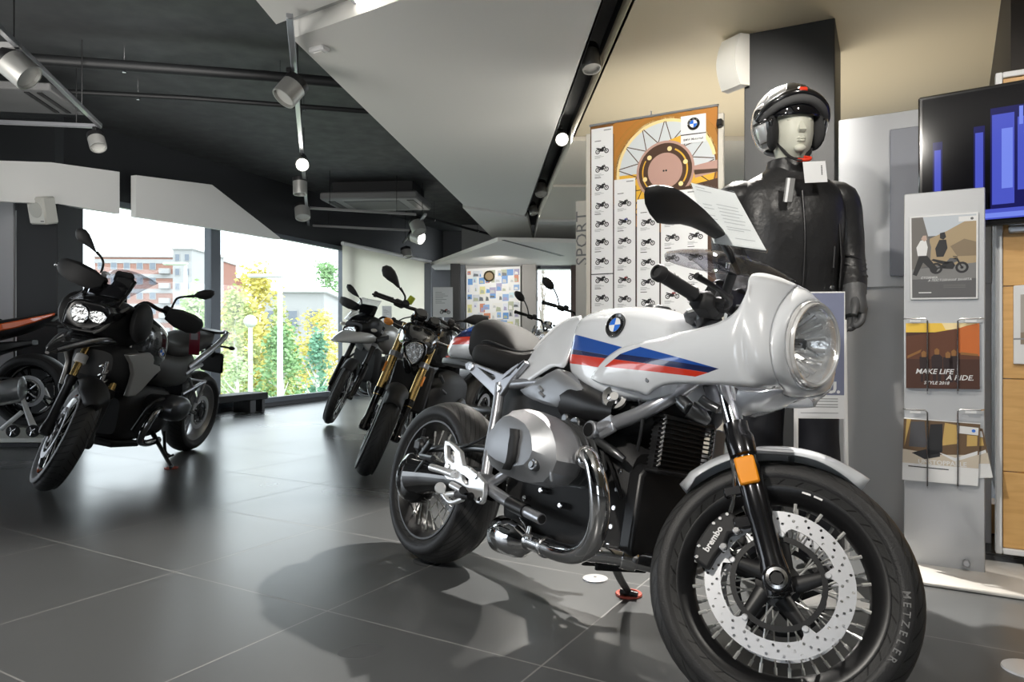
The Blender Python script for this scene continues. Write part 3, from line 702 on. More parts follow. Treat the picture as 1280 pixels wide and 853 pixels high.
# headlight
HC = V((1.512, 0, .868)); HD = V((1, 0, -.02)).normalized()
g = G().lathe([(.104,-.03),(.106,-.012),(.1045,-.003),(.102,-.006),(.101,-.002),(.098,.004),(.094,.003),(.092,-.004),(.089,-.012)], HC, HD, 56, cap=False)
hl = obj('headlight', g, mat('headlight_ring', (.82,.82,.82), .16, .35, coat=.8), hero)
g = G().lathe([(.091,-.004),(.086,-.02),(.07,-.05),(.045,-.075),(.018,-.09),(.004,-.09)], HC, HD, 48, cap=False)
for k in range(14):     # facets of the bowl
    a = 2*pi*k/14; x, y, d = frame_of(HD)
    p = HC+HD*-.022+(x*cos(a)+y*sin(a))*.075; q_ = HC+HD*-.062+(x*cos(a)+y*sin(a))*.04
    g.tube([p, q_], [.006,.003], 6, mi=0)
obj('reflector_bowl', g, mat('headlight_bowl', (.97,.97,.98), .22, .55, bump=.5, bscale=38), hl)
g = G().lathe([(.0001,-.028),(.012,-.03),(.015,-.036),(.015,-.06),(.008,-.085)], HC, HD, 20)
g.tube([HC+HD*-.04+V((0,-.078,-.01)), HC+HD*-.035, HC+HD*-.04+V((0,.078,-.01))], .0025, 6)
obj('bulb_shield', g, mat('bulb_shield', (.45,.46,.48), .2, .9), hl)
g = G().lathe([(.092,-.002),(.088,.004),(.07,.011),(.04,.017),(.0002,.019)], HC, HD, 48, cap=False)
obj('lens', g, GLASS, hl, label='clear round glass lens')

# fairing side panel: columns of (top px, y), (bottom px, y), bulge
cols = [((744,465,-.163),(739,473,-.163),.0),((752,455,-.170),(750,479,-.163),.004),((762,445,-.174),(765,483,-.165),.010),((776,436,-.177),(781,487,-.164),.014),((790,431,-.178),(797,490.5,-.163),.017),((806,427.5,-.179),(810,494.5,-.163),.019),((822,424,-.180),(818,487,-.168),.019),
  ((836,420.5,-.181),(832,481.5,-.172),.019),((850,416.5,-.182),(846,480,-.173),.019),((866,413,-.183),(862,480,-.173),.019),((880,409.5,-.183),(878,480.5,-.168),.020),((897,404.5,-.182),(896,481,-.164),.020),((911,397.5,-.179),(912,482,-.156),.022),
  ((923,387,-.174),(927,483,-.146),.023),((931,372,-.166),(940,484.5,-.132),.024),((936,357,-.155),(951,486,-.148),.014),((937,344,-.140),(959,487.5,-.138),.016),((952,341,-.112),(963,488,-.128),.022),((974,347,-.068),(966,488,-.120),.034),((993,356,-.012),(968,487.5,-.113),.045)]
NR = 15; pan = []
for (t_, b_, bu) in cols:
    A = U(*t_); B = U(*b_); col = []
    for j in range(NR):
        s = j/(NR-1); p = A.lerp(B, s); k = sin(pi*s)**.8 if 0 < s < 1 else 0
        col.append((p.x, p.y-bu*k, p.z))
    pan.append(col)
# the seam edge follows its own traced curve
seam_px = [(996,357,0),(989,362,-.036),(981,371,-.064),(974,381,-.090),(968.5,393,-.110),(964,407,-.126),(961.8,424,-.134),(962.4,440,-.137),(964.4,455,-.129),(968.3,469,-.111),(973,479,-.084),(979,486.5,-.052)]
seam = interp([tuple(U(*q)) for q in seam_px], NR)
BASE = 14; base_c = [V(q_) for q_ in pan[BASE]]; seam_v = [V(q_) for q_ in seam]
top_px = [(935.5,357,-.156),(938,345,-.140),(951,342,-.112),(971,346.5,-.072),(986,352.5,-.034)]; del pan[BASE+1:]
for i_, tq in enumerate(top_px):
    s = (i_+1)/6; tv = U(*tq); col = []
    for j in range(NR):
        v_ = j/(NR-1); q_ = base_c[j].lerp(seam_v[j], s); nrm = V((.40,-.9,.12*(1-2*v_))).normalized(); q_ = q_+nrm*(.011*sin(pi*s)*min(1, v_*4+.0)*(.35+.65*min(1,(1-v_)*4)))
        col.append(tuple(q_+(tv-base_c[0].lerp(seam_v[0], s))*(1-v_)**5))
    pan.append(col)
pan.append([tuple(q_) for q_ in seam])
def smooth_rows(P, m):
    out = []
    for r in zip(*P): out.append(interp(list(r), m))
    return list(zip(*out))
PAN = [list(r) for r in smooth_rows(pan, 58)]
PG = G().grid(PAN)
hitp = hitter(PG)
# tank
def tank_half(x, zt, zb, w):
    return [(x,0,zt),(x,-.40*w,zt-.006),(x,-.70*w,zt-.024),(x,-.90*w,zt-.052),(x,-.985*w,zt-.088),(x,-w,zt-.140),(x,-1.0*w,(zt-.13)*.45+zb*.55),(x,-.97*w,zb+.02),(x,-.90*w,zb),(x,-.7*w,zb-.008)]
tk = interp([tank_half(*q) for q in []] or [sum(([*p] for p in tank_half(*q)), []) for q in ((.785,.958,.765,.128),(.80,.963,.752,.142),(.84,.968,.735,.152),(.90,.972,.712,.160),(.97,.973,.697,.164),(1.05,.967,.692,.163),(1.12,.952,.690,.157),(1.17,.932,.695,.145),(1.20,.905,.70,.12))], 40)
rowsT = [interp([tuple(r[i:i+3]) for i in range(0, len(r), 3)], 24) for r in tk]
full = [[(x,-y,z) for x, y, z in r[:0:-1]]+list(r) for r in rowsT]
TG = G().grid(full)
n_ = len(full[0]); TG.add([(p[0], p[1], p[2]) for p in full[0]], [tuple(range(n_))]); TG.add([(p[0], p[1], p[2]) for p in full[-1]], [tuple(range(n_))])
hitt = hitter(TG)
# stripes as areas of the paint
def stripe_mat(name, regions):
    m = bpy.data.materials.new(name); m.use_nodes = True; q = NT(m); b = q.b
    x, y, z, v = q.xyz(); c = (.68,.705,.74)
    tcn = q.new('ShaderNodeTexCoord'); spn = q.new('ShaderNodeSeparateXYZ'); q.link(tcn.outputs['Normal'], spn.inputs[0]); side_ = q.math('GREATER_THAN', q.math('MULTIPLY', spn.outputs[1], y), 0.)
    for pts, colr in regions: c = q.mix(q.math('MULTIPLY', q.poly(x, z, pts), side_), c, colr)
    q.link(c, b.inputs['Base Color']); b.inputs['Roughness'].default_value = .22
    b.inputs['Coat Weight'].default_value = 1; b.inputs['Coat Roughness'].default_value = .03; return m
SB, SD, SR = (.012,.075,.36), (.012,.02,.085), (.62,.035,.012)
def xz(h, L): 
    o = []
    for u, v in L:
        p, n = h(u, v)
        if p is not None: o.append((p.x, p.z))
    return o
def xzt(L):
    o = []
    for u, v in L:
        q_, n_h = hitt(u, v); q_ = q_ if q_ is not None else U(u, v, -.128); o.append((q_.x, q_.z))
    return o
tb = xzt([(719.5,418.5),(779,434.5),(766,445.5),(713,437)]); td = xzt([(713,437),(766,445.5),(762,449),(710,443)]); tr = xzt([(710,443),(762,449),(748,459.5),(706.5,454)])
pb = xz(hitp, [(801,434),(899.5,461.5),(880,463),(776,443)]); pd = xz(hitp, [(781,441.5),(900,461.8),(890,466),(768,450)]); pr_ = xz(hitp, [(768,449.5),(886,466.5),(870,471.5),(756.5,459)])
pd = [pb[3], pb[1], xz(hitp, [(886,466.5)])[0], xz(hitp, [(768,449.5)])[0]]
tank = obj('fuel_tank', TG, stripe_mat('tank_paint', [(tb,SB),(td,SD),(tr,SR)]), hero, ang=60, label='white tank with blue and red stripes')
PM = stripe_mat('fairing_paint', [(pb,SB),(pd,SD),(pr_,SR)])
for s in (1,-1):
    g = G().grid([[(x, y*s, z) for x, y, z in r] for r in PAN])
    o = obj('side_fairing', g, PM, hero, solid=.005, ang=70)
    p, n = hitp(809.5,475.5); g = G()
    for u, v in ((809.5,475.5),(975-8,484)):
        p, n = hitp(u, v)
        if p is None: continue
        if n.y > 0: n = -n
        p = V((p.x, p.y*s, p.z)); n = V((n.x, n.y*s, n.z)); g.cyl(p-n*.002, p+n*.004, .007 if u < 900 else .004, n=14, b=.002)
    each('fairing_bolt', g, STEEL, o)
# nose shell between seam and headlight
sm = [V(p) for p in seam]; bot = [V((1.460,-.034,.743)), V((1.456,-.017,.740)), V((1.455,0,.739))]
half = sm+bot; ring0 = half+[V((p.x,-p.y,p.z)) for p in half[-2:0:-1]]
N0 = len(ring0); rings = [[tuple(p) for p in ring0]]
x, y_, d = frame_of(HD)
for s in (.22,.45,.68,.88,1.0):
    r = []
    for p in ring0:
        a = atan2(p.z-HC.z, p.y); q_ = HC+HD*-.012+V((0, .109*cos(a), .109*sin(a)))
        k = p.lerp(q_, s); out = V((0, cos(a), sin(a))); bulge = .0055*sin(pi*min(1, s*1.0))
        r.append(tuple(k+out*bulge+V((bulge*.6,0,0))))
    rings.append(r)
g = G().loft(rings, 0, False)
obj('nose_cowl', g, WHITE, hero, solid=.004, off=-1, ang=70)
# chin below the lamp
front = [tuple(p) for p in ([sm[-1], *bot]+[V((p.x,-p.y,p.z)) for p in [sm[-1], *bot][-2::-1]])]
back = [(1.375,-.088,.735),(1.355,-.065,.70),(1.345,-.035,.688),(1.342,0,.685)]; back = back+[(a,-b,c) for a, b, c in back[-2::-1]]
mid = [tuple(V(a).lerp(V(b), .5)+V((0,0,-.006))) for a, b in zip(front, back)]
obj('chin_panel', G().grid([front, mid, back]), WHITE, hero, solid=.004, ang=70)
# screen
sc = [[(1.445,0,1.022),(1.434,-.03,1.015),(1.42,-.068,1.010),(1.395,-.112,1.012),(1.375,-.142,1.010)],
      [(1.36,0,1.075),(1.352,-.04,1.070),(1.338,-.080,1.058),(1.318,-.115,1.044),(1.30,-.146,1.022)],
      [(1.25,0,1.118),(1.245,-.045,1.112),(1.235,-.088,1.096),(1.22,-.12,1.076),(1.20,-.146,1.046)],
      [(1.13,0,1.138),(1.13,-.04,1.133),(1.13,-.078,1.119),(1.125,-.108,1.100),(1.12,-.13,1.075)],
      [(1.04,0,1.142),(1.05,-.035,1.137),(1.06,-.065,1.126),(1.07,-.088,1.112),(1.08,-.10,1.10)]]
sc = [list(r) for r in smooth_rows([interp(r, 9) for r in sc], 18)]
sc = [[(x,-y,z) for x, y, z in r[:0:-1]]+r for r in sc]
wsn = obj('windscreen', G().grid(sc), SMOKE, hero, solid=.003, ang=80)
g = G()
for y in (-.115,.115): g.cyl((1.315,y,1.04), (1.32,y*1.06,1.054), .006, n=12, b=.002)
each('screen_bolt', g, STEEL, wsn)
# rear panel of the tank
A_ = [tuple(U(*q)) for q in ((727,395,-.085),(712,398,-.068),(700,404,-.066),(684,418,-.072),(673,430,-.080),(661,446,-.090),(650,463,-.100),(642.5,478,-.108))]
B_ = [tuple(U(*q)) for q in ((731,402,-.104),(722,421,-.120),(713,442,-.134),(705,459,-.142),(692,458.5,-.138),(677,467,-.134),(662,477,-.129),(649,486,-.122))]
A_ = interp(A_, 26); B_ = interp(B_, 26); rows = []
for a, b in zip(A_, B_):
    a = V(a); b = V(b); rows.append([tuple(a.lerp(b, j/8)+V((0,-.006*sin(pi*j/8),0))) for j in range(9)])
for s in (1,-1): obj('tank_rear_panel', G().grid([[(x, y*s, z) for x, y, z in r] for r in rows]), WHITE, hero, solid=.006, ang=60)
g = G().loft([[(x, w*cos(t), zc+h*sin(t)) for t in (2*pi*k/16 for k in range(16))] for x, w, zc, h in ((.50,.085,.71,.05),(.60,.06,.80,.09),(.70,.06,.85,.10),(.80,.09,.86,.09))])
obj('tank_tunnel', g, BLKM, hero)
# badge
for s in (1,-1):
    p, n = hitt(770,407)
    if n.y > 0: n = -n
    p = V((p.x, p.y*s, p.z)); n = V((n.x, n.y*s, n.z)).normalized(); tx = V((1,0,0))*(-s); tx = V((s,0,.05*s)); tx = (tx-n*tx.dot(n)).normalized()
    g = G(); roundel(g, basis(tx, n.cross(tx), n, p+n*.001), .035, 0); obj('badge', g, BADGE, tank)
g = G().cyl((.99,0,.965), (.99,0,.981), .042, n=32, b=.004); obj('filler_cap', g, GUN, tank)

# saddle, hump, tail
def sect(x, zt, zb, w, n=20, p=.6):
    o = []
    for k in range(n):
        t = 2*pi*k/n; c, s = cos(t), sin(t)
        o.append((x, w*abs(c)**p*(1 if c > 0 else -1), (zt+zb)/2+(zt-zb)/2*abs(s)**p*(1 if s > 0 else -1)))
    return o
def body(stations, n=20, p=.6, m=26):
    return [sect(*q, n=n, p=p) for q in interp(stations, m)]
g = G().loft(body([(.205,.81,.785,.085),(.215,.838,.772,.115),(.25,.850,.763,.133),(.32,.848,.752,.140),(.41,.828,.742,.140),(.49,.815,.742,.126),(.55,.826,.765,.10),(.59,.862,.79,.075),(.625,.900,.825,.055),(.66,.93,.86,.045)], p=.55))
seat = obj('seat', g, LEATH, hero, ang=60)
obj('seat_seam', G().tube([(.22,-.10,.846),(.30,-.118,.853),(.40,-.12,.834),(.49,-.108,.818),(.55,-.09,.826)], .003, 6, 5).mirror(), BLKM, seat)
st_t = [(-.085,.825,.805,.03),(-.06,.858,.795,.06),(0,.893,.785,.088),(.07,.922,.782,.100),(.14,.938,.782,.105),(.185,.942,.782,.106)]
def tail_mat():
    m = bpy.data.materials.new('tail_paint'); m.use_nodes = True; q = NT(m); x, y, z, v = q.xyz()
    f = lambda z0, k=0.: q.math('GREATER_THAN', q.math('MULTIPLY_ADD', x, k, z), z0)
    c = q.mix(f(.842), (.68,.705,.74), SR); c = q.mix(f(.872), c, SD); c = q.mix(f(.893), c, SB); c = q.mix(q.math('GREATER_THAN', q.math('ABSOLUTE', y), .045), (.68,.705,.74), c)
    q.link(c, q.b.inputs['Base Color']); q.b.inputs['Roughness'].default_value = .2; q.b.inputs['Coat Weight'].default_value = 1; return m
obj('tail_cowl', G().loft(body(st_t, p=.75)), tail_mat(), hero, ang=60, label='white tail cowl with blue and red band')
g = G().loft(body([(.165,.944,.785,.108),(.20,.952,.785,.112),(.25,.948,.785,.112),(.31,.930,.79,.110),(.38,.893,.79,.106),(.43,.850,.79,.098),(.455,.815,.79,.08)], p=.62))
obj('seat_hump', g, LEATH, hero, ang=60)
g = G().loft(body([(-.12,.80,.77,.04),(-.05,.80,.765,.075),(.1,.79,.755,.1),(.22,.775,.745,.11)], p=.5)); obj('tail_light_unit', g, BLK, hero)
g = G().box((-.09,0,.79), (.03,.09,.03), None, .008); obj('tail_light', g, REDP, hero)
# silver seat bracket with triangular window
def bp(u, v, y): p = U(u, v, y); return (p.x, p.z)
out_ = [bp(u, v, -.135) for u, v in ((584,456),(589,452.5),(596,455),(632,468.5),(640,462),(657,451.5),(660,455),(643,474),(635,486),(628,496),(620,496),(613,488),(590,466),(585,462))]
hol = [[bp(u, v, -.135) for u, v in ((602,461),(620,469.5),(622,474),(619,476))], [bp(u, v, -.135) for u, v in ((634,473),(644,464),(650,459),(640,470))]]
for s in (-1,1):
    o = obj('seat_bracket', plate(out_, hol, s*.126, s*.146), SILV, hero, bevel=.003)
    g = G()
    for u, v, r in ((588.5,458.5,.016),(622,486,.015)):
        p = U(u, v, -.15); p = V((p.x, s*.145, p.z)); g.cyl(p, p+V((0,s*.008,0)), r, n=18, b=.003)
    each('bracket_bolt', g, STEEL, o)
# frame
FR = G()
for s in (-1,1):
    FR.tube([(.455,s*.135,.70),(.47,s*.14,.60),(.49,s*.155,.49),(.525,s*.175,.375)], .0185, 16, 6)
    FR.tube([(.535,s*.17,.36),(.66,s*.16,.44),(.75,s*.13,.50)], .016, 14, 4)
    FR.tube([(.53,s*.175,.36),(.68,s*.19,.335),(.87,s*.205,.316)], [.019,.019,.016], 16, 4)
    FR.cyl((.52,s*.15,.365), (.52,s*.212,.365), .036, n=28, b=.004)
    FR.tube([(.985,s*.165,.585),(1.05,s*.155,.615),(1.11,s*.14,.645),(1.17,s*.115,.69),(1.23,s*.05,.77)], .02, 16, 5)
    FR.tube([(.50,s*.125,.70),(.70,s*.11,.72),(.95,s*.12,.70),(1.17,s*.11,.70)], .017, 14, 5)
    FR.cyl((.985,s*.155,.585), (.985,s*.19,.585), .026, n=24, b=.003)
    FR.box((1.03,s*.168,.60), (.06,.014,.05), RY(-.5).to_3x3(), .004)
FR.cyl((1.20,0,.86), (1.27,0,.70), .036, n=24, b=.004)
fr = obj('frame', FR, SILV, hero)
g = G()
for s in (-1,1):
    for (p, r) in (((.52,s*.212,.365),.026), ((.985,s*.19,.585),.019), ((.50,s*.176,.44),.012)):
        p = V(p); g.cyl(p, p+V((0,s*.003,0)), r, n=22, b=.001)
    g.tube([(.70,s*.195,.332),(.79,s*.201,.324)], .0215, 14)
    p = V((.87,s*.2045,.316)); d_ = V((.19,s*.015,-.019)).normalized(); g.cyl(p, p+d_*.002, .0125, n=14)
each('frame_plug', g, BLK, fr)
# foot rest plate
hp = lambda L, y=-.215: [bp(480+u*.1407, 540+v*.1407, y) for u, v in L]
o1 = hp([(556,80),(585,84),(640,125),(690,175),(716,295),(760,310),(835,372),(862,400),(905,450),(900,560),(888,620),(860,645),(835,635),(790,575),(745,510),(700,470),(640,440),(575,430),(552,400),(545,330),(560,280),(552,240),(547,150)])
h1 = [hp([(575,125),(600,130),(640,180),(640,270),(630,278),(580,235),(573,190)]), hp([(700,385),(725,392),(765,425),(765,470),(745,468),(712,425)])]
WSILV = mat('bright_cast_alloy', (.78,.79,.80), .35, .7)
for s in (-1,1):
    fb = obj('footrest_bracket', plate(o1, h1, s*.205, s*.223), WSILV, hero, bevel=.003)
    g = G(); 
    def pp(u, v, y): p = U(480+u*.1407, 540+v*.1407, y); return V((p.x, s*abs(p.y), p.z))
    g.tube([pp(420,315,-.235), pp(520,345,-.235), pp(620,380,-.23)], [.013,.012,.014], 12)      # passenger/heel rod
    g.tube([pp(500,500,-.24), pp(545,580,-.24), pp(600,630,-.24), pp(700,600,-.24)], [.010,.009,.008,.008], 10, 5)
    g.cyl(pp(500,500,-.23), pp(500,500,-.258), .019, n=20, b=.003)
    g.tube([pp(600,470,-.235), pp(690,520,-.235)], .011, 10); g.tube([pp(520,560,-.235), pp(640,550,-.235)], .009, 10)
    obj('brake_pedal' if s < 0 else 'gear_pedal', g, WSILV, fb)
    g = G().tube([pp(650,560,-.232), pp(770,575,-.30 if False else -.25)], .013, 12)
    g.tube([pp(700,520,-.225), pp(700,520,-.30)], .012, 12); obj('foot_peg', g, BLK, fb)
    g = G()
    for u, v, r in ((575,310,.010),(630,360,.010),(820,395,.010),(857,605,.010),(610,470,.009)):
        p = pp(u, v, -.222); g.cyl(p, p+V((0,s*.006,0)), r, n=14, b=.002)
    each('footrest_bolt', g, STEEL, fb)
# engine block
g = G().loft(body([(.52,.40,.30,.07),(.56,.50,.25,.11),(.65,.58,.225,.125),(.80,.62,.215,.13),(.95,.62,.215,.13),(1.05,.58,.235,.125),(1.09,.55,.26,.11)], n=24, p=.4, m=20))
for k in range(8): g.box((.62+k*.055, 0, .222), (.012,.20,.02), None, .003)
eng = obj('engine', g, BLKM, hero)
g = G().prism([(-.115,.29),(-.10,.275),(.10,.275),(.115,.29),(.115,.49),(.09,.52),(-.09,.52),(-.115,.49)], 1.085, 1.135, 'x'); obj('front_cover', g, BLK, eng, bevel=.012, seg=3)
g = G()
for y in (-.118,.118):
    for z in (.29,.34,.39,.44,.49): g.cyl((1.06,y,z), (1.06,y*1.06,z), .008, n=12, b=.002)
for u, v in ((698,580+15),(676,613),(655,623),(700,632),(684,597)):
    p = U(u, v, -.15); g.cyl(p+V((0,.03,0)), p+V((0,-.004,0)), .009, n=12, b=.003)
each('cover_bolt', g, STEEL, eng)
cov = [(617,560),(619,548),(626,538),(637,524),(648,514),(662,512),(677,518),(690,527),(700,541),(704.5,556),(706,578),(700,594),(688,605.5),(672,607),(655,603),(634,594),(620,583),(615.5,571)]
c0 = [U(u, v, -.315) for u, v in cov]; cc = sum(c0, V((0,0,0)))/len(c0)
for s in (-1,1):
    ring = lambda k, y, dx=0, dz=0: [(cc.x+dx+(p.x-cc.x)*k, s*y, cc.z+dz+(p.z-cc.z)*k) for p in c0]
    g = G()
    for k in range(7): g.loft([ring(.80 if k % 2 else .92, .15+k*.014), ring(.80 if k % 2 else .92, .15+k*.014+.007)])
    g.loft([ring(.7,.11), ring(.78,.25)])
    cy = obj('cylinder', g, mat('cylinder_grey', (.18,.185,.19), .45, .8), eng)
    g = G().loft([ring(.94,.245), ring(1.0,.262), ring(1.0,.316), ring(.965,.338), ring(.82,.350,-.004,.004), ring(.66,.372,-.012,.008), ring(.45,.378,-.018,.010), ring(.12,.380,-.018,.010)])
    for k in range(5):   # cast ribs on the front upper corner
        x0 = .955+k*.016; z0 = .555-k*.010; g.tube([(x0,s*.314,z0+.015),(x0+.006,s*.336,z0-.01),(x0+.012,s*.336,z0-.06),(x0+.014,s*.33,z0-.08)], .0045, 8, 3)
    g.tube([(.80,s*.345,.475),(.90,s*.371,.485),(.96,s*.358,.47)], .006, 8, 4); g.tube([(.97,s*.356,.47),(1.03,s*.330,.495)], .006, 8, 2); g.tube([(.965,s*.356,.465),(1.0,s*.334,.435)], .006, 8, 2)
    hc = obj('cylinder_head_cover', g, ALU, eng, ang=20)
    rows = []
    for u0, v0 in ((640,536),(640,545),(638,556),(637,566),(635,576),(630,586)):
        r = []
        for du in (0,5,10):
            b = BVHTree.FromPolygons([V((p[0], -abs(p[1]), p[2])) for p in g.v], g.f); c_, d_ = ray(u0+du, v0+du*.15); h_ = b.ray_cast(c_, d_.normalized())
            if h_[0] is not None: r.append((h_[0].x, s*(abs(h_[0].y)+.004), h_[0].z))
        if len(r) == 3: rows.append(r)
    if len(rows) > 1: obj('cover_strip', G().grid(rows), BLKM, hc, solid=.008)
    p = V((.985,s*.345,.468)); g = G().cyl(p, p+V((0,s*.022,0)), .017, n=20, b=.003); g.cyl(p+V((0,s*.02,0)), p+V((0,s*.026,0)), .009, n=12, b=.001)
    obj('spark_plug_cap', g, GUN, hc)
# exhaust
RH = [(1.06,-.262,.505),(1.092,-.274,.513),(1.125,-.281,.494),(1.15,-.272,.43),(1.142,-.250,.365),(1.10,-.222,.30),(1.03,-.198,.258),(.95,-.178,.242),(.87,-.162,.238),(.72,-.140,.237)]
for s in (1,-1):
    g = G().tube([(x, y*s, z) for x, y, z in RH], [.024]*3+[.0265]*7, 20, 8)
    ex = obj('exhaust_header', g, CHR, hero)
    g = G(); a = [V((x, y*s, z)) for x, y, z in RH]
    for i, k in ((0,.6),(8,.1)):
        p = a[i].lerp(a[i+1], k); d_ = (a[i+1]-a[i]).normalized(); g.cyl(p-d_*.008, p+d_*.008, .031, n=24, b=.003)
    each('exhaust_clamp', g, STEEL, ex)
g = G().tube([(1.02,-.18,.262),(1.075,-.12,.27),(1.12,-.06,.268),(1.165,.02,.266),(1.17,.12,.275),(1.13,.20,.30)], .025, 18, 6); g.cyl((1.09,-.10,.27), (1.115,-.066,.268), .032, n=24, b=.003); obj('exhaust_crossover', g, CHR, hero)
g = G().lathe([(.0001,0),(.05,.002),(.058,.012),(.058,.10),(.053,.115),(.053,.125),(.03,.16)], (.600,-.135,.225), (1,-.05,.05), 32); obj('collector_box', g, CHR, hero)
g = G().tube([(.60,.05,.22),(.45,.16,.24),(.30,.21,.30),(-.05,.23,.36)], [.03,.045,.055,.05], 22, 6); obj('muffler', g, CHR, hero)
g = G().tube([(.745,-.185,.30),(.775,-.185,.285),(.80,-.186,.262)], .003, 6); g.cyl((.80,-.184,.285), (.80,-.186,.245), .008, n=12, b=.002); g.cyl((.80,-.184,.262), (.80,-.186,.252), .012, n=6); obj('oxygen_sensor', g, STEEL, hero)
# oil cooler
g = G()
for k in range(12): g.box((1.15,0,.515+k*.0122), (.045,.195,.004), None, 0)
g.box((1.14,0,.582), (.02,.19,.14), None, 0); g.box((1.15,0,.655), (.05,.21,.012), None, .004); g.box((1.15,0,.508), (.05,.21,.012), None, .004)
oc = obj('oil_cooler', g, BLK, hero)
g = G()
for y in (-.102,.102):
    for k in range(11): g.tube([(1.172,y-.004,.52+k*.0122),(1.177,y,.526+k*.0122),(1.172,y+.004,.532+k*.0122)], .003, 6)
for h_ in (G(), G()): pass
for y in (-.102,.102):
    g = G()
    for k in range(11): g.tube([(1.172,y-.004,.52+k*.0122),(1.177,y,.526+k*.0122),(1.172,y+.004,.532+k*.0122)], .003, 6)
    o_f = obj('cooler_fin_ends', g, STEEL, oc)
g = G().box((1.16,.14,.60), (.02,.05,.10), None, .004); obj('cooler_bracket', g, SILV, oc)
# intake
fx = lambda L, y: [tuple(U(u, v, y)) for u, v in L]
ia = [(649,488),(668,478),(684,467),(697,460.5),(705,463.5),(720,475),(735.5,488.5),(716,500),(697,510.5),(680,506),(664,500),(654,494)]
cA = U(690,486,-.165)
def iring(k, y): return [tuple(V((cA.x, y, cA.z))+(V((p.x, 0, p.z))-V((cA.x, 0, cA.z)))*k) for p in [U(u, v, -.16) for u, v in ia]]
g = G().loft([iring(.97,-.10), iring(1.0,-.15), iring(.95,-.163), iring(.8,-.170), iring(.4,-.172), iring(.05,-.172)])
for q_ in (((674,484),(679,489)),((675,491),(680,496))):
    a = U(*q_[0], -.172); b = U(*q_[1], -.172); g.tube([a, b], [.006,.005], 8)
ic = obj('intake_cover', g, ALU, hero, ang=35)
g = G().loft([[(x, -.125+w*cos(t), zc+h*sin(t)+.25*(w*0)) for t in (2*pi*k/20 for k in range(20))] for x, w, zc, h in ((.80,.045,.675,.06),(.86,.05,.672,.062),(.93,.05,.66,.056),(.98,.048,.652,.046),(1.035,.046,.648,.04),(1.04,.046,.648,.04),(1.03,.04,.648,.034),(.97,.035,.65,.03))], 0, False)
obj('intake_snorkel', g, BLK, hero)
g = G().lathe([(.0001,.012),(.012,.012),(.02,.004),(.033,.006),(.036,0),(.036,-.012),(.02,-.025)], U(768,497,-.15), (.6,-.75,.25), 28); obj('horn', g, CHR, hero)
g = G()
for (u, v, r) in ((706,523,.014),(718,531,.022),(721,529,.012)): p = U(u, v, -.17); g.cyl(p+V((0,.03,0)), p+V((0,-.004,0)), r, n=20, b=.004)
g.tube([U(706,523,-.165), U(718,531,-.165), U(728,536,-.16)], .009, 10); g.tube([U(728,536,-.165), U(748,552,-.165), U(768,566,-.16), U(780,575,-.15)], [.009,.013,.013,.009], 10, 5)
obj('throttle_linkage', g, GUN, hero)
g = G()
p = U(851,501,-.10); g.cyl(p, U(862,512,-.10), .018, n=18, b=.003); g.cyl(p+(p-U(862,512,-.10)).normalized()*.012, p, .012, n=14, b=.003); g.tube([U(862,512,-.1), U(875,520,-.08), U(885,528,-.06)], [.024,.022,.012], 14); g.tube([U(876,498,-.1), U(885,505,-.09), U(898,512,-.08)], .012, 10)
obj('steering_damper', g, GUN, hero)
g = G().loft(body([(.36,.74,.58,.06),(.45,.76,.52,.085),(.65,.74,.55,.10),(.85,.72,.55,.11),(1.0,.70,.58,.11),(1.12,.70,.62,.09)], p=.5)); obj('airbox', g, BLKM, hero)
# cables and hoses low on the right flank
g = G()
for L in (((.55,-.10,.60),(.68,-.14,.56),(.80,-.13,.60)), ((.98,-.13,.55),(1.05,-.15,.50),(1.08,-.12,.42)), ((1.08,-.12,.70),(1.13,-.14,.64),(1.12,-.13,.55)), ((.12,-.10,.43),(.28,-.13,.46),(.42,-.12,.52),(.5,-.1,.6))): g.tube(L, .005, 8, 6)
each('cable', g, BLK, hero)
# final drive + swing arm
g = G().lathe([(.03,-.045),(.075,-.03),(.095,.0),(.098,.05),(.085,.08),(.06,.095),(.02,.10)], (0,-.085,.313), (0,-1,0), 32)
g.tube([(.03,-.13,.32),(.15,-.135,.335),(.32,-.13,.35),(.50,-.12,.365)], [.075,.058,.05,.055], 20, 5); sw = obj('swing_arm', g, BLKG, hero)
g = G().tube([(.02,-.125,.425),(.06,-.12,.43),(.25,-.11,.46),(.44,-.10,.475)], .014, 12, 4); g.tube([(.05,-.15,.40),(.12,-.16,.46)], .012, 12); g.tube([(.09,-.19,.33),(.16,-.2,.39)], .005, 8)
g.tube([(.10,-.18,.40),(.22,-.2,.405)], .010, 10); g.tube([(-.02,-.12,.46),(.02,-.12,.455)], .012, 10); obj('torque_arm', g, GUN, hero)
g = G().box((-.01,-.12,.435), (.06,.05,.05), None, .012); g.tube([(-.02,-.12,.46),(-.015,-.12,.50)], .006, 8); obj('rear_caliper', g, BLK, sw)
g = G()
for k in range(9): 
    a = k*pi*2/9; g.tube([(.36+.0*cos(a),.0,.42+k*.025),(.365,0,.425+k*.025)], .04, 14)
obj('rear_shock', g, BLK, hero)
# side stand
foot = HMI @ onz(786, 743, .014)
g = G().tube([(.86,.10,.24), V((.86,.10,.24)).lerp(foot, .5)+V((-.01,.0,-.005)), foot+V((0,0,.004))], [.016,.013,.011], 12, 4)
g.tube([foot+V((-.02,-.02,.004)), foot+V((.03,.01,.006))], [.012,.009], 10); g.cyl((.86,.075,.235), (.86,.125,.235), .02, n=16, b=.003); obj('side_stand', g, BLK, hero)
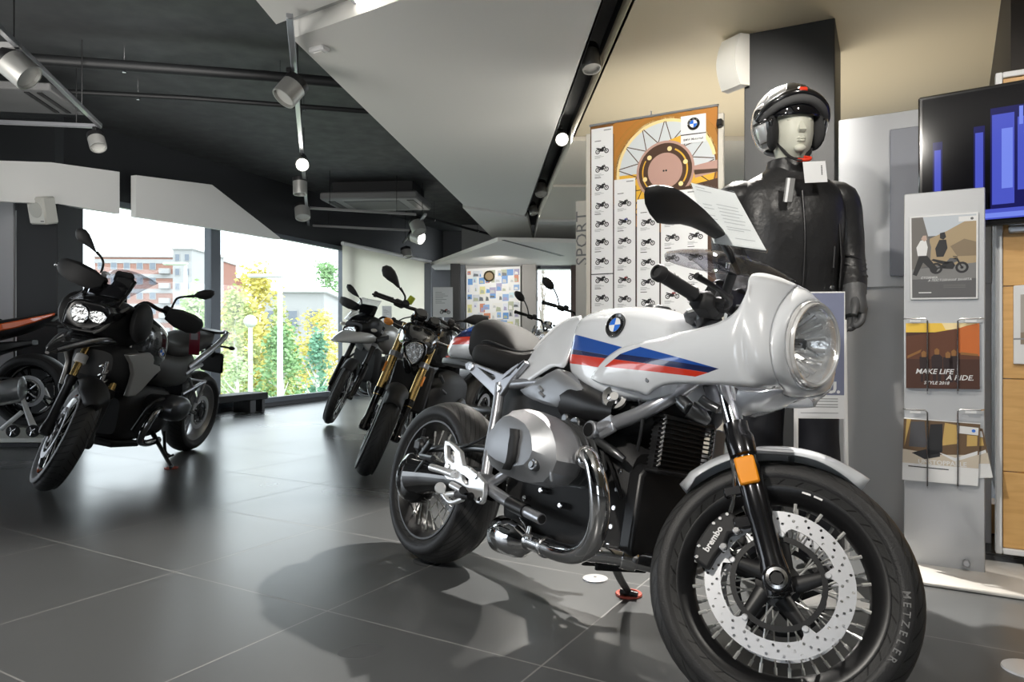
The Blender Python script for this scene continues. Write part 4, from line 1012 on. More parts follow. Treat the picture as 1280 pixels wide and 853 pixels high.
# handlebars, controls, mirrors
for s in (-1,1):
    g = G().tube([(1.196,s*.105,.895),(1.20,s*.14,.90),(1.188,s*.22,.896),(1.15,s*.30,.889),(1.105,s*.365,.882)], .011, 14, 5); g.cyl((1.205,s*.105,.875), (1.188,s*.105,.91), .034, n=22, b=.004)
    hb = obj('handlebar', g, BLK, hero, M=ST)
    a, b = V((1.175,s*.25,.894)), V((1.105,s*.37,.881)); d_ = (b-a).normalized()
    g = G().lathe([(.0165,0),(.020,.004),(.0175,.012),(.0175,.118),(.021,.122),(.021,.137),(.017,.142),(.013,.142),(.012,.136),(.006,.136)], a, d_, 24); obj('grip', g, BLKM, hb)
    g = G().box((1.198,s*.205,.893), (.062,.075,.052), RZ(s*.28).to_3x3(), .014); g.box((1.212,s*.16,.905), (.05,.06,.04), None, .012); g.box((1.235,s*.20,.90), (.04,.05,.03), None, .01)
    g.cyl((1.225,s*.165,.905), (1.232,s*.165,.952), .023, n=22, b=.005); g.cyl((1.238,s*.20,.92), (1.246,s*.215,.985), .012, n=14, b=.002); obj('switch_gear', g, BLKM, hb)
    g = G().tube([(1.235,s*.19,.896),(1.262,s*.24,.892),(1.243,s*.31,.886),(1.20,s*.375,.880)], [.009,.008,.006,.008], 10, 5); obj('brake_lever' if s < 0 else 'clutch_lever', g, BLK, hb)
    mo = [(805,243),(807,234.5),(815,231.5),(826,232.5),(838,238),(854,250),(872,265),(886,279),(898,292),(905,303),(897,299.5),(884,291.5),(868,284.5),(852,280.5),(836,281),(822,279),(812,267),(806,254)]
    mo = [UX(u, v, 1.145+(u-855)*.0009, True) for u, v in mo]; mo = [(p.x, s*abs(p.y), p.z) for p in mo]
    stem = [UX(902,300,1.19,True), UX(910,313,1.215,True), UX(917,328,1.235,True), UX(923,341,1.24,True)]; stem = [(p.x, s*abs(p.y), p.z) for p in stem]
    teardrop_mirror(hb, mo, .035, (.92,0,.35), stem, [.012,.010,.008,.008], (BLKM, MGLASS, BLK))
g = G().box((1.25,0,.985), (.03,.17,.085), RY(-.5).to_3x3(), .012); g.cyl((1.235,-.045,.995), (1.225,-.045,1.0), .04, n=24, b=.004); g.cyl((1.235,.045,.995), (1.225,.045,1.0), .04, n=24, b=.004); g.box((1.30,0,.95), (.08,.03,.05), None, .008); obj('instrument_cluster', g, BLK, hero)
g = G().loft(body([(1.075,.935,.90,.03),(1.085,.942,.892,.034),(1.12,.94,.885,.034),(1.15,.93,.88,.03)], p=.5)); obj('ignition_housing', g, BLKM, hero, M=T(0,-.03,0))
# ------------------------------------------------------------------ the other motorcycles
class Rig:
    def __init__(s, label, X, Y, psi, lean, st, wb, R, Rr, rake, trail, z=0.):
        s.al = radians(rake); s.wb, s.R, s.Rr, s.z = wb, R, Rr, z
        s.ax = V((wb,0,R)); s.d = V((-sin(s.al),0,cos(s.al))); off = R*sin(s.al)-trail*cos(s.al)
        s.piv = s.ax-V((cos(s.al),0,sin(s.al)))*off
        s.HM = T(X,Y,z) @ RZ(psi) @ RX(-lean); s.HMI = s.HM.inverted()
        s.ST = T(s.piv) @ MX.Rotation(st,4,s.d) @ T(-s.piv); s.STI = s.ST.inverted()
        s.root = thing('motorcycle', label, 'motorcycle', (X,Y,z), (-lean,0,psi), 'motorcycles in the showroom')
    def ray(s, u, v, st=False):
        A = (s.STI @ s.HMI) if st else s.HMI; c = A @ V((0,0,CH)); return c, A @ V(((u-CX)/F, 1, CH-(v-CY)/F))-c
    def U(s, u, v, y, st=False):
        c, d = s.ray(u, v, st); return c+d*((y-c.y)/d.y)
    def UX(s, u, v, x, st=False):
        c, d = s.ray(u, v, st); return c+d*((x-c.x)/d.x)
    def fp(s, t, y, dx=0): return s.ax+s.d*t+V((dx,y,0))
def running_gear(r, W=.12, Wr=.18, fy=.11, slider=.40, top=.74, tube_m=GOLD, low_m=BLKG, bar=(-.36,1.05,.40,.05), rim=BLKG, rear_rim=None, style='cast', rstyle='cast', tread=None, clampm=SILV, discs=True, mirrors=((-.38,1.36,.43),), calipers=True, inverted=True, rb=.2286, guard=None):
    R_ = r.root; o = {}
    o['fw'] = make_wheel(R_, 'front_wheel', r.ST @ T(r.ax), r.R, W, rb, .046, rim, tread, [(-.068,.155,.122),(.068,.155,.122)] if discs else [], 24, .055, style, False)[0]
    make_wheel(R_, 'rear_wheel', T(0,0,r.Rr), r.Rr, Wr, .222, Wr*.40, rear_rim or rim, tread, [(.07,.13,.1)], 24, .07, rstyle, False)
    for y in (-fy, fy):
        a, b = (slider, top) if inverted else (0, 0)
        g = G().tube([r.fp(slider-.05,y), r.fp(top,y)], .0275 if inverted else .02, 16); obj('fork_tube', g, tube_m, R_, M=r.ST)
        g = G().lathe([(.02,-.035),(.03,-.03),(.03,.03),(.024,.06),(.024,slider-.05),(.030,slider-.04),(.031,slider),(.025,slider+.004)], r.fp(0,y), r.d, 18)
        g.cyl(r.fp(0,y)-V((0,.032,0)), r.fp(0,y)+V((0,.032,0)), .027, n=16, b=.003)
        sl = obj('fork_slider', g, low_m, R_, M=r.ST)
        if calipers:
            s = -1 if y < 0 else 1
            obj('brake_caliper', G().box(r.ax+V((-.15,s*.078,.05)), (.05,.05,.12), RY(-.5).to_3x3(), .012), BLK, sl)
    g = G()
    for t_, h in ((top-.06,.03),(top-.22,.03)):
        g.box(r.fp(t_,0,-.045), (.06,fy*2+.02,h), RY(-r.al).to_3x3(), .01)
        for y in (-fy,fy): g.cyl(r.fp(t_-h/2-.004,y), r.fp(t_+h/2+.004,y), .033, n=16, b=.004)
    obj('fork_yoke', g, clampm, R_, M=r.ST)
    dx, bz, bw, rise = bar; bx = r.wb+dx
    for s in (-1,1):
        g = G().tube([r.fp(top-.02,0), (bx+.03,s*.06,bz-.005), (bx+.04,s*.15,bz+.0), (bx,s*.26,bz), (bx-.05,s*bw,bz-.015)], .0125, 12, 5)
        hb = obj('handlebar', g, BLK, R_, M=r.ST)
        a, b = V((bx-.006,s*(bw-.13),bz-.001)), V((bx-.055,s*(bw+.005),bz-.016)); d_ = (b-a).normalized()
        obj('grip', G().lathe([(.0165,0),(.02,.004),(.0175,.012),(.0175,.12),(.021,.124),(.021,.138),(.015,.142)], a, d_, 16), BLKM, hb)
        g = G().box((bx+.01,s*(bw-.18),bz-.002), (.06,.08,.05), RZ(s*.2).to_3x3(), .014); g.box((bx+.035,s*(bw-.22),bz+.02), (.05,.05,.045), None, .012); obj('switch_gear', g, BLKM, hb)
        obj('clutch_lever' if s > 0 else 'brake_lever', G().tube([(bx+.05,s*(bw-.19),bz),(bx+.07,s*(bw-.12),bz-.004),(bx+.03,s*(bw+.01),bz-.012)], [.009,.007,.007], 8, 5), BLK, hb)
        o['hb%d' % s] = hb
    return o
def mirror_px(r, parent, px, x, stem, n=(.95,0,.25), thick=.035, st=True):
    mo = [tuple(r.UX(u, v, x, st)) for u, v in px]; sm_ = [tuple(r.UX(u, v, x+k, st)) for u, v, k in stem]
    return teardrop_mirror(parent, mo, thick, n, sm_, [.010]+[.007]*(len(sm_)-1), (BLKM, MGLASS, BLK))
LAMP = mat('lamp_bowl', (.82,.83,.85), .1, 1., bump=.4, bscale=45)
AMBER = mat('indicator_amber', (.9,.32,.05), .25, coat=.6)
GREYP = mat('grey_metal_paint', (.36,.35,.33), .35, .6, coat=.4)
BIKEBLK = mat('storm_black_paint', (.03,.031,.033), .18, .3, coat=1)
def headbox(r, px, y0, dep, name='headlight', m=BLKG, x=None, lens=(), parent=None, st=False):
    """lamp unit traced as an outline at depth x, extruded back, with its lenses"""
    P = [r.UX(u, v, x, st) for u, v in px]; c = sum(P, V((0,0,0)))/len(P)
    rings = [[tuple(c+(p-c)*k+V((dx,0,0))) for p in P] for k, dx in ((.86,.0),(.93,.006),(1,-.004),(1.02,-.03),(.9,-dep))]
    o = obj(name, G().loft(rings), m, parent or r.root, ang=35, M=r.ST if st else None)
    for L in lens:
        Q = [r.UX(u, v, x+.004, st) for u, v in L]; c = sum(Q, V((0,0,0)))/len(Q)
        rings = [[tuple(c+(p-c)*k+V((dx,0,0))) for p in Q] for k, dx in ((1.04,.004),(1.0,.007),(.8,-.001),(.5,-.006),(.1,-.008))]
        obj('reflector_bowl', G().loft(rings), LAMP, o)
        obj('lens', G().loft([[tuple(c+(p-c)*k+V((dx,0,0))) for p in Q] for k, dx in ((1.0,.009),(.7,.016),(.3,.02))], 0, False), GLASS, o)
    return o

# ---- black adventure motorcycle on the left
A1 = Rig('black adventure motorcycle with gold fork tubes and hand guards beside the left windows', -2.5656, 5.7099, -1.63346, .18234, .74539, 1.507, .325, .318, 25.5, .0996)
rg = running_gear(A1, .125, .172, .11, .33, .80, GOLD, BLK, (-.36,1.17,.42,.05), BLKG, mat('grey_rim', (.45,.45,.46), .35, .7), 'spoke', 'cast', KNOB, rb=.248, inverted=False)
R_ = A1.root
g = G()
for y in (-.11,.11): g.cyl(A1.fp(.42,y), A1.fp(.475,y), .034, n=18, b=.006); g.box(A1.fp(.45,y*1.0,.0), (.06,.05,.035), None, .008)
obj('fork_clamp', g, mat('clear_protector', (.7,.7,.7), .4), R_, M=A1.ST)
rows = []
for k in range(17):
    a = radians(128-78*k/16); w = .085*min(1, .6+k/8)*(1 if k < 13 else 1-(k-12)*.16); rows.append([(A1.wb+(.362-.05*abs(q)**2.2)*cos(a), q*w, .325+(.362-.05*abs(q)**2.2)*sin(a)) for q in (j/4-1 for j in range(9))])
obj('front_mudguard', G().grid(rows), BLKM, R_, solid=.006, M=A1.ST)
# beak: nose piece running forward and down below the lamps
tipb = A1.UX(53,437,A1.wb+.20); 
def br(x, zt, zb, w, p=.8): return sect(x, zt, zb, w, 20, p)
g = G().loft([br(*q) for q in interp([(1.20,.95,.86,.14),(1.35,.94,.85,.135),(1.48,.92,.845,.115),(1.60,.885,.825,.075),(1.69,.845,.805,.04),(1.735,.815,.80,.012)], 18)])
obj('beak', g, BIKEBLK, R_, label='pointed gloss black beak')
for s in (-1,1):
    g = G().tube([(1.28,s*.135,.90),(1.45,s*.112,.905),(1.58,s*.078,.875),(1.70,s*.03,.83)], .008, 8, 5); obj('beak_edge', g, SILV, R_)
hd = headbox(A1, [(76,404),(80,388),(85,378),(93,373.5),(103,374),(114,377),(128,380),(139,385),(142,392),(137,401),(127,409),(113,413.5),(97,411.5),(84,409)], 0, .16, x=1.50, lens=([(89,391),(90,384),(95,380),(102,380.5),(108,385),(111,391),(110,398),(105,404),(97,404),(91,400)], [(113,389),(121,388.5),(130,391),(134,397),(132,402),(125,405),(117,403),(112,398)]))
g = G().tube([A1.UX(117,417,1.50), A1.UX(130,410,1.48), A1.UX(146,394,1.42), A1.UX(161,385,1.36)], [.008,.02,.022,.014], 10, 5, sq=(1,.5)); obj('headlight_trim', g, GREYP, R_)
g = G().loft(body([(1.12,1.05,.82,.17),(1.22,1.12,.84,.185),(1.33,1.14,.86,.175),(1.42,1.12,.90,.15),(1.48,1.06,.93,.12)], n=22, p=.62)); obj('front_fairing', g, BLK, R_)
for s in (-1,1):
    g = G().ell((1.24,s*.205,1.02), (.13,.055,.125), R=RZ(s*.25).to_3x3()); obj('fairing_wing', g, BLKM, R_)
sc = [[(1.50-.09*k-.05*abs(q)**2, q*(.13+.012*k), 1.10+.055*k-.012*q*q*k) for q in (j/4-1 for j in range(9))] for k in range(5)]
obj('windscreen', G().grid(sc), SMOKE, R_, solid=.003, ang=70)
g = G().box((1.30,0,1.17), (.05,.22,.10), RY(-.5).to_3x3(), .015); g.box((1.25,.06,1.23), (.03,.12,.09), RY(-.4).to_3x3(), .012); g.tube([(1.38,-.10,1.10),(1.30,-.11,1.28)], .012, 8); g.tube([(1.38,.13,1.10),(1.27,.14,1.26)], .010, 8); obj('instrument_cluster', g, BLKG, R_)
for s in (-1,1):
    hb = rg['hb%d' % s]; bx = A1.wb-.36; bz = 1.17
    g = G().loft([[(bx+x, s*y+s*.0, bz+z_+h*sin(t)*.0) for (x, z_) in ((.035+dx,-.055*k),(.055+dx,-.02*k),(.05+dx,.045*k),(.03+dx,.06*k),(.038+dx,.02*k),(.025+dx,-.04*k))] for y, dx, k, h, t in ((.20,.045,.7,0,0),(.27,.055,1.1,0,0),(.36,.04,1.15,0,0),(.42,.0,.9,0,0),(.445,-.035,.5,0,0))])
    obj('hand_guard', g, BLKM, hb, bevel=.004)
    g = G().cyl((bx-.055,s*.425,bz-.016), (bx-.062,s*.455,bz-.019), .014, n=14, b=.003); obj('bar_end', g, STEEL, hb)
g = G().box((A1.wb-.325,-.20,1.165), (.012,.03,.16), RX(.2).to_3x3(), .003); g.box((A1.wb-.335,-.20,1.24), (.08,.03,.006), None, .002); obj('protective_strap', g, mat('clear_protector', (.7,.7,.7), .4), rg['hb-1'])
mirror_px(A1, rg['hb-1'], [(94,290),(96,286),(101,285),(107,287),(112,293),(115,300),(118,308),(121,316),(118,315),(112,310),(104,305),(97,301),(94.5,296)], A1.wb-.38, [(120.5,315,0),(126,321,0),(129,328,0),(128,336,.01),(126,341,.02)])
mirror_px(A1, rg['hb1'], [(242,369),(247,365),(255,362.5),(263,362.5),(268,364.5),(268,368.5),(264,373),(257,375),(249,373.5),(243,371.5)], A1.wb-.38, [(243,370.5,0),(233,371,0),(222,373,0),(217,380,.0),(215,385,.01)])
tk_ = [(.76,.985,.70,.12),(.82,1.01,.68,.17),(.92,1.045,.66,.195),(1.02,1.07,.66,.20),(1.12,1.06,.70,.19),(1.22,1.02,.76,.16)]
g = G().loft(body(tk_, n=26, p=.7)); tkA = obj('fuel_tank', g, BIKEBLK, R_)
g = G(); p = A1.U(202,441,.205); n_ = V((.15,1,.1)).normalized(); tx = V((-1,0,0)); tx = (tx-n_*tx.dot(n_)).normalized(); roundel(g, basis(tx, n_.cross(tx), n_, p), .035, 0); obj('badge', g, BADGE, tkA)
Lp = lambda L, y: [(q.x, q.z) for q in (A1.U(u, v, y) for u, v in L)]
pan_px = [(158,444),(172,442.5),(187,441),(191,445),(192,450),(191,455),(199,458),(200,463),(192,470),(185,478),(176,488),(168,495),(158,496),(163,480),(166,468),(164,455)]
o1 = Lp(pan_px, .215)
for s in (-1,1): obj('radiator_side_panel', G().prism(o1, s*.195, s*.222), GREYP, R_, bevel=.006, label='matt grey angular side panel')
g = G().loft(body([(1.02,.86,.56,.16),(1.15,.88,.56,.19),(1.25,.87,.60,.18),(1.32,.82,.66,.12)], n=18, p=.5)); obj('radiator_housing', g, BLKM, R_)
g = G().loft(body([(.02,.955,.90,.09),(.12,.95,.86,.13),(.28,.94,.80,.15),(.42,.90,.78,.15),(.55,.875,.77,.145),(.70,.90,.78,.13),(.80,.97,.85,.10)], n=22, p=.6)); stA = obj('seat', g, mat('grey_seat', (.045,.044,.042), .6, bump=.2, bscale=300), R_)
g = G().loft(body([(.30,.80,.62,.10),(.45,.80,.56,.15),(.62,.80,.56,.17),(.78,.82,.58,.18),(.9,.84,.62,.18)], n=20, p=.6)); obj('side_cover', g, mat('dark_grey_plastic', (.06,.06,.058), .45), R_)
for s in (-1,1):
    g = G().tube([(.46,s*.15,.70),(.30,s*.165,.785),(.10,s*.16,.87),(-.08,s*.135,.945),(-.12,s*.10,.96)], [.02,.024,.022,.020,.016], 12, 5, sq=(.8,1.2)); obj('grab_rail', g, SILV, R_)
    g = G().tube([(.50,s*.15,.66),(.40,s*.16,.70),(.28,s*.15,.72)], .017, 10, 3); g.tube([(.44,s*.165,.62),(.24,s*.185,.60),(.32,s*.185,.45),(.44,s*.165,.62)], .011, 8); g.tube([(.24,s*.185,.60),(.52,s*.17,.52)], .011, 8); obj('passenger_peg_bracket', g, SILV, R_)
    g = G().tube([(.50,s*.17,.42),(.50,s*.28,.40)], .013, 10); g.box((.48,s*.19,.42), (.14,.03,.06), None, .01); g.tube([(.50,s*.20,.40),(.62,s*.23,.37),(.66,s*.25,.39)], .009, 8, 3); obj('foot_peg', g, STEEL, R_)
g = G().box((-.06,0,.955), (.22,.24,.018), None, .008); obj('luggage_rack', g, BLK, R_)
g = G().box((-.20,0,.70), (.03,.19,.17), RY(.25).to_3x3(), .012); g.tube([(.0,0,.86),(-.10,0,.82),(-.19,0,.76)], .03, 10, 4); g.tube([(-.16,-.15,.84),(-.16,.15,.84)], .008, 8); g.ell((-.16,.16,.84), (.03,.025,.016)); g.ell((-.16,-.16,.84), (.03,.025,.016)); obj('number_plate_holder', g, BLKM, R_)
g = G().loft(body([(.50,.50,.30,.10),(.62,.56,.23,.125),(.85,.60,.22,.13),(1.05,.58,.24,.125),(1.12,.52,.28,.09)], n=20, p=.45)); g.box((1.0,0,.215), (.32,.22,.04), RY(-.12).to_3x3(), .012); enA = obj('engine', g, BLKM, R_)
for s in (-1,1):
    ring = lambda k, y: [(.83+.135*k*cos(t), s*y, .47+.085*k*sin(t)) for t in (2*pi*j/20 for j in range(20))]
    g = G().loft([ring(.8,.12), ring(.85,.22), ring(1,.24), ring(1,.30), ring(.93,.335), ring(.7,.355), ring(.3,.362)]); obj('cylinder_head_cover', g, mat('graphite', (.11,.115,.125), .28, .7), enA)
    g = G().tube([(.95,s*.27,.47),(1.05,s*.28,.45),(1.09,s*.26,.36),(1.05,s*.22,.27),(.90,s*.18,.22),(.7,s*.15,.21)], .023, 14, 6); obj('exhaust_header', g, mat('dark_chrome', (.35,.35,.36), .12, 1.), R_)
    g = G().tube([(1.12,s*.20,.34),(1.14,s*.30,.52),(1.06,s*.33,.56)], .012, 10, 5); obj('crash_bar', g, BLK, R_)
g = G().tube([(.55,-.06,.24),(.35,-.16,.30),(.15,-.2,.40),(-.12,-.21,.48)], [.03,.055,.065,.055], 18, 5); obj('muffler', g, STEEL, R_)
g = G().tube([(.50,-.11,.36),(.25,-.12,.34),(.02,-.12,.32)], [.05,.05,.07], 16, 4); g.cyl((0,-.07,.318), (0,-.18,.318), .085, n=24, b=.015); obj('swing_arm', g, BLK, R_)
g = G().loft(body([(.24,.66,.40,.08),(.35,.62,.42,.12),(.45,.60,.45,.13)], n=14, p=.5)); g.tube([(.42,0,.42),(.36,0,.70)], .05, 12); obj('rear_shock', g, BLK, R_)
fA = A1.HMI @ onz(214, 585, .014); a0 = V((.72,.10,.27))
g = G().tube([a0, a0.lerp(fA,.4)+V((.012,.01,0)), fA+V((0,0,.004))], [.018,.014,.012], 12, 4); g.tube([fA+V((-.03,-.01,.006)), fA+V((.03,.01,.006))], .010, 8); p = a0.lerp(fA,.75); g.tube([p, p+V((-.05,.02,.02))], .007, 8); obj('side_stand', g, BLK, R_)
g = G().tube([(.62,.14,.26),(.60,.16,.12),(.55,.17,.08)], .011, 10, 3); obj('centre_stand', g, BLK, R_)
g = G()
for k in range(9): g.tube([(1.335+.025*cos(k*2.1), .085+.025*sin(k*2.1), .58+k*.018), (1.335+.025*cos(k*2.1+1), .085+.025*sin(k*2.1+1), .586+k*.018), (1.335+.025*cos(k*2.1+2.1), .085+.025*sin(k*2.1+2.1), .598+k*.018)], .006, 6)
g.tube([(1.36,.085,.56),(1.31,.085,.76)], .014, 10); obj('front_spring', g, STEEL, R_)

p = A1.UX(155,348,1.18); g = G().box(p, (.05,.11,.075), RY(-.3).to_3x3(), .012); g.tube([p+V((.02,-.03,-.03)), (1.33,-.02,1.12)], .014, 8); g.tube([p+V((.02,.03,-.03)), (1.33,.05,1.12)], .010, 8); obj('navigation_unit', g, BLKM, R_)
# ---- black naked motorcycle in the middle
A2 = Rig('black naked motorcycle with gold fork tubes behind the white one\'s rear wheel', -.3651, 6.0867, -1.94043, .20443, .55388, 1.527, .30, .315, 25, .091)
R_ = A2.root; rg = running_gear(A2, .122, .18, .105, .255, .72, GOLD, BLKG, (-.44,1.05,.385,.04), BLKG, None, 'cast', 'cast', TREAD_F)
rows = []
for k in range(17):
    a = radians(150-100*k/16); w = .072*(1 if 2 < k < 13 else .75); rows.append([(A2.wb+(.325-.04*abs(q)**2.4)*cos(a), q*w, .30+(.325-.04*abs(q)**2.4)*sin(a)) for q in (j/4-1 for j in range(9))])
obj('front_mudguard', G().grid(rows), BLKM, R_, solid=.005, M=A2.ST)
for y in (-.105,.105): obj('reflector', G().box(A2.fp(.40,y*1.28,.0), (.03,.012,.07), RY(-A2.al).to_3x3(), .003), AMBER, R_, M=A2.ST)
headbox(A2, [(503,432),(506,428),(514,425),(523,425),(531,428),(534,434),(533,443),(528,452),(520,458),(513,457),(508,449),(504,440)], 0, .12, x=1.50, lens=([(507,433),(513,428.5),(521,428),(528,431),(530,437),(527,446),(521,453),(515,455),(511,449),(508,441)],), st=True)
g = G().loft(body([(1.16,.98,.80,.10),(1.26,1.00,.80,.125),(1.36,.99,.82,.12),(1.45,.955,.86,.09),(1.49,.93,.89,.05)], n=20, p=.65)); obj('headlight_cowl', g, BIKEBLK, R_, M=A2.ST)
g = G().box((1.27,-.05,1.02), (.06,.10,.10), RY(-.6).to_3x3(), .025); g.box((1.27,.06,1.00), (.06,.12,.085), RY(-.6).to_3x3(), .02); g.cyl((1.31,-.05,1.045), (1.33,-.05,1.08), .048, n=20, b=.01); g.cyl((1.31,.05,1.035), (1.33,.05,1.065), .042, n=20, b=.01); g.tube([(1.33,-.10,.92),(1.36,-.05,.98),(1.36,.08,.97),(1.33,.13,.90)], .012, 8, 4)
obj('instrument_cluster', g, BLKG, R_, M=A2.ST)
for s in (-1,1):
    g = G().tube([(1.30,s*.08,.93),(1.30,s*.20,.935)], .010, 8); o = obj('indicator_stalk', g, BLK, R_, M=A2.ST)
    obj('indicator', G().ell((1.31,s*.225,.936), (.028,.034,.024)), AMBER, o)
mirror_px(A2, rg['hb-1'], [(477,338),(478,333.5),(483,331.5),(489,333.5),(494,339),(497,346),(499,354),(500.5,361),(497,360),(491,354.5),(484,350),(478.5,345)], A2.wb-.42, [(500,360,0),(504,366,0),(506.5,372,0),(505,380,.01)])
mirror_px(A2, rg['hb1'], [(578,401),(584,397),(592,393.5),(602,393.5),(610,396),(611,400),(606,405),(599,408),(590,406),(583,403.5)], A2.wb-.44, [(583,402,0),(574,401.5,0),(567,404,0),(564,410,.01)])
g = G().lathe([(.018,0),(.022,.006),(.022,.05),(.018,.055)], (A2.wb-.41,-.15,1.075), (0,.2,1), 18); obj('fluid_reservoir', g, mat('yellow_green_fluid', (.42,.5,.03), .3), rg['hb-1'])
g = G().loft(body([(.70,.90,.74,.09),(.80,.95,.72,.13),(.92,1.0,.70,.165),(1.05,1.01,.70,.175),(1.17,.97,.74,.15),(1.24,.92,.80,.10)], n=24, p=.65)); obj('fuel_tank', g, BIKEBLK, R_)
for s in (-1,1):
    g = G().loft(body([(.98,.86,.62,.02),(1.12,.90,.60,.03),(1.24,.90,.66,.03),(1.33,.86,.76,.015)], n=14, p=.6, m=14), M=T(0,s*.175,0) @ RZ(-s*.12)); obj('tank_side_scoop', g, BIKEBLK, R_)
g = G().box((1.20,0,.56), (.05,.30,.32), RY(-.25).to_3x3(), .015); obj('radiator', g, BLKM, R_)
g = G().loft(body([(.55,.60,.30,.14),(.70,.66,.24,.17),(.90,.68,.24,.18),(1.05,.62,.28,.16),(1.12,.54,.34,.12)], n=18, p=.45)); en = obj('engine', g, BLKM, R_)
g = G()
for s in (-1,1): g.cyl((.72,s*.17,.40), (.72,s*.20,.40), .085, n=24, b=.012); g.cyl((.95,s*.175,.40), (.95,s*.20,.40), .06, n=20, b=.01); g.tube([(1.05,s*.17,.62),(1.16,s*.19,.68)], .012, 8); g.tube([(1.00,s*.18,.54),(1.12,s*.2,.58)], .010, 8)
each('engine_cover', g, GUN, en)
g = G()
for y in (-.09,-.03,.03,.09): g.tube([(1.10,y,.52),(1.17,y,.45),(1.16,y,.32),(1.08,y*.7,.22),(.85,y*.4,.19)], .02, 12, 5)
obj('exhaust_header', g, CHR, R_)
g = G().loft(body([(-.02,.93,.88,.05),(.10,.93,.84,.09),(.30,.87,.78,.13),(.50,.81,.74,.14),(.66,.83,.75,.12),(.74,.88,.80,.09)], n=20, p=.6)); obj('seat', g, LEATH, R_)
g = G().loft(body([(-.16,.93,.86,.03),(0,.90,.78,.09),(.25,.82,.68,.12),(.5,.76,.58,.13),(.7,.74,.55,.12)], n=18, p=.6)); obj('tail_section', g, BIKEBLK, R_)
g = G().tube([(.0,.12,.315),(.25,.125,.34),(.52,.10,.38)], .035, 10, 4).mirror(); g.tube([(0,-.14,.315),(0,.14,.315)], .02, 12); obj('swing_arm', g, GUN, R_)
g = G().tube([(.45,-.15,.25),(.2,-.19,.33),(-.05,-.2,.42)], [.04,.06,.055], 18, 4); obj('muffler', g, STEEL, R_)
g = G().tube([(.62,.12,.28),(.60,.24,.10),(.58,.30,.07)], [.015,.012,.012], 10, 3); obj('side_stand', g, BLK, R_)

# ---- white and grey adventure motorcycle farther back
A3 = Rig('white and grey adventure motorcycle with clear screen behind the black naked one', -1.1604, 8.9417, -2.00996, .18477, .52, 1.59, .345, .33, 28, .126)
R_ = A3.root; rg = running_gear(A3, .095, .15, .105, .38, .82, BLK, BLKG, (-.42,1.17,.40,.05), BLKG, None, 'spoke', 'spoke', KNOB, rb=.275)
rows = []
for k in range(13):
    a = radians(135-80*k/12); w = .06; rows.append([(A3.wb+(.375-.03*abs(q)**2.4)*cos(a), q*w, .345+(.375-.03*abs(q)**2.4)*sin(a)) for q in (j/3-1 for j in range(7))])
obj('front_mudguard', G().grid(rows), BLKM, R_, solid=.005, M=A3.ST)
for s in (-1,1): obj('fork_guard', G().box(A3.fp(.20,s*.135,.02), (.035,.03,.34), RY(-A3.al).to_3x3(), .012), BLK, R_, M=A3.ST)
A3W = mat('light_white_paint', (.72,.73,.73), .25, coat=.8)
g = G().loft([br(*q) for q in interp([(1.24,1.02,.84,.13),(1.40,1.01,.85,.15),(1.55,.98,.855,.125),(1.68,.935,.86,.085),(1.79,.89,.865,.03)], 16)]); obj('beak', g, A3W, R_, label='light grey beak')
for s in (-1,1):
    g = G().loft(body([(.95,1.00,.80,.02),(1.10,1.03,.74,.035),(1.25,1.0,.76,.04),(1.38,.96,.84,.03),(1.48,.93,.89,.015)], n=14, p=.6, m=14), M=T(0,s*.165,0) @ RZ(-s*.08)); obj('tank_side_panel', g, A3W, R_)
    g = G().box((1.25,s*.20,.93), (.22,.02,.05), RY(.15).to_3x3(), .008); obj('side_trim', g, BLK, R_)
headbox(A3, [(428,412),(430,407.5),(436,406),(443,406.5),(447,409.5),(447,415),(443,420),(436,421),(430,418)], 0, .14, x=1.53, lens=([(431,411),(436,408.5),(443,409),(445,413),(441,417.5),(435,418.5),(431,416)],))
g = G().loft(body([(1.15,1.12,.86,.13),(1.28,1.15,.90,.15),(1.40,1.13,.94,.14),(1.50,1.07,.98,.11)], n=18, p=.6)); obj('front_fairing', g, BLK, R_)
sc = [[(1.53-.055*k-.05*abs(q)**2, q*(.15-.006*k), 1.08+.06*k) for q in (j/4-1 for j in range(9))] for k in range(5)]
obj('windscreen', G().grid(sc), SMOKE, R_, solid=.003, ang=70)
g = G().box((1.30,0,1.20), (.04,.20,.12), RY(-.4).to_3x3(), .012); obj('instrument_cluster', g, BLKG, R_)
g = G().loft(body([(.74,1.0,.74,.10),(.85,1.04,.72,.15),(1.0,1.08,.74,.17),(1.15,1.06,.8,.15),(1.22,1.02,.86,.1)], n=20, p=.65)); obj('fuel_tank', g, GREYP, R_)
g = G().loft(body([(.55,.62,.30,.13),(.75,.68,.26,.16),(1.0,.66,.28,.16),(1.12,.56,.34,.12)], n=18, p=.45)); en = obj('engine', g, BLKM, R_)
g = G()
for s in (-1,1): g.cyl((.80,s*.15,.42), (.80,s*.19,.42), .095, n=24, b=.015)
each('engine_cover', g, SILV, en)
for y in (-.05,.05): obj('exhaust_header', G().tube([(1.10,y,.60),(1.20,y*1.6,.52),(1.19,y*1.8,.36),(1.08,y*1.6,.27),(.85,y,.24)], .022, 12, 5), CHR, R_)
g = G().loft(body([(1.12,.80,.42,.14),(1.18,.82,.42,.15),(1.24,.80,.46,.14)], n=14, p=.35)); obj('radiator', g, BLKM, R_)
for s in (-1,1): obj('crash_bar', G().tube([(1.05,s*.15,.32),(1.18,s*.24,.40),(1.18,s*.25,.62),(1.08,s*.18,.74)], .0125, 10, 5), BLK, R_)
g = G().loft(body([(-.05,.97,.91,.08),(.1,.96,.87,.12),(.35,.92,.82,.14),(.55,.89,.8,.14),(.72,.95,.82,.11)], n=20, p=.6)); obj('seat', g, LEATH, R_)
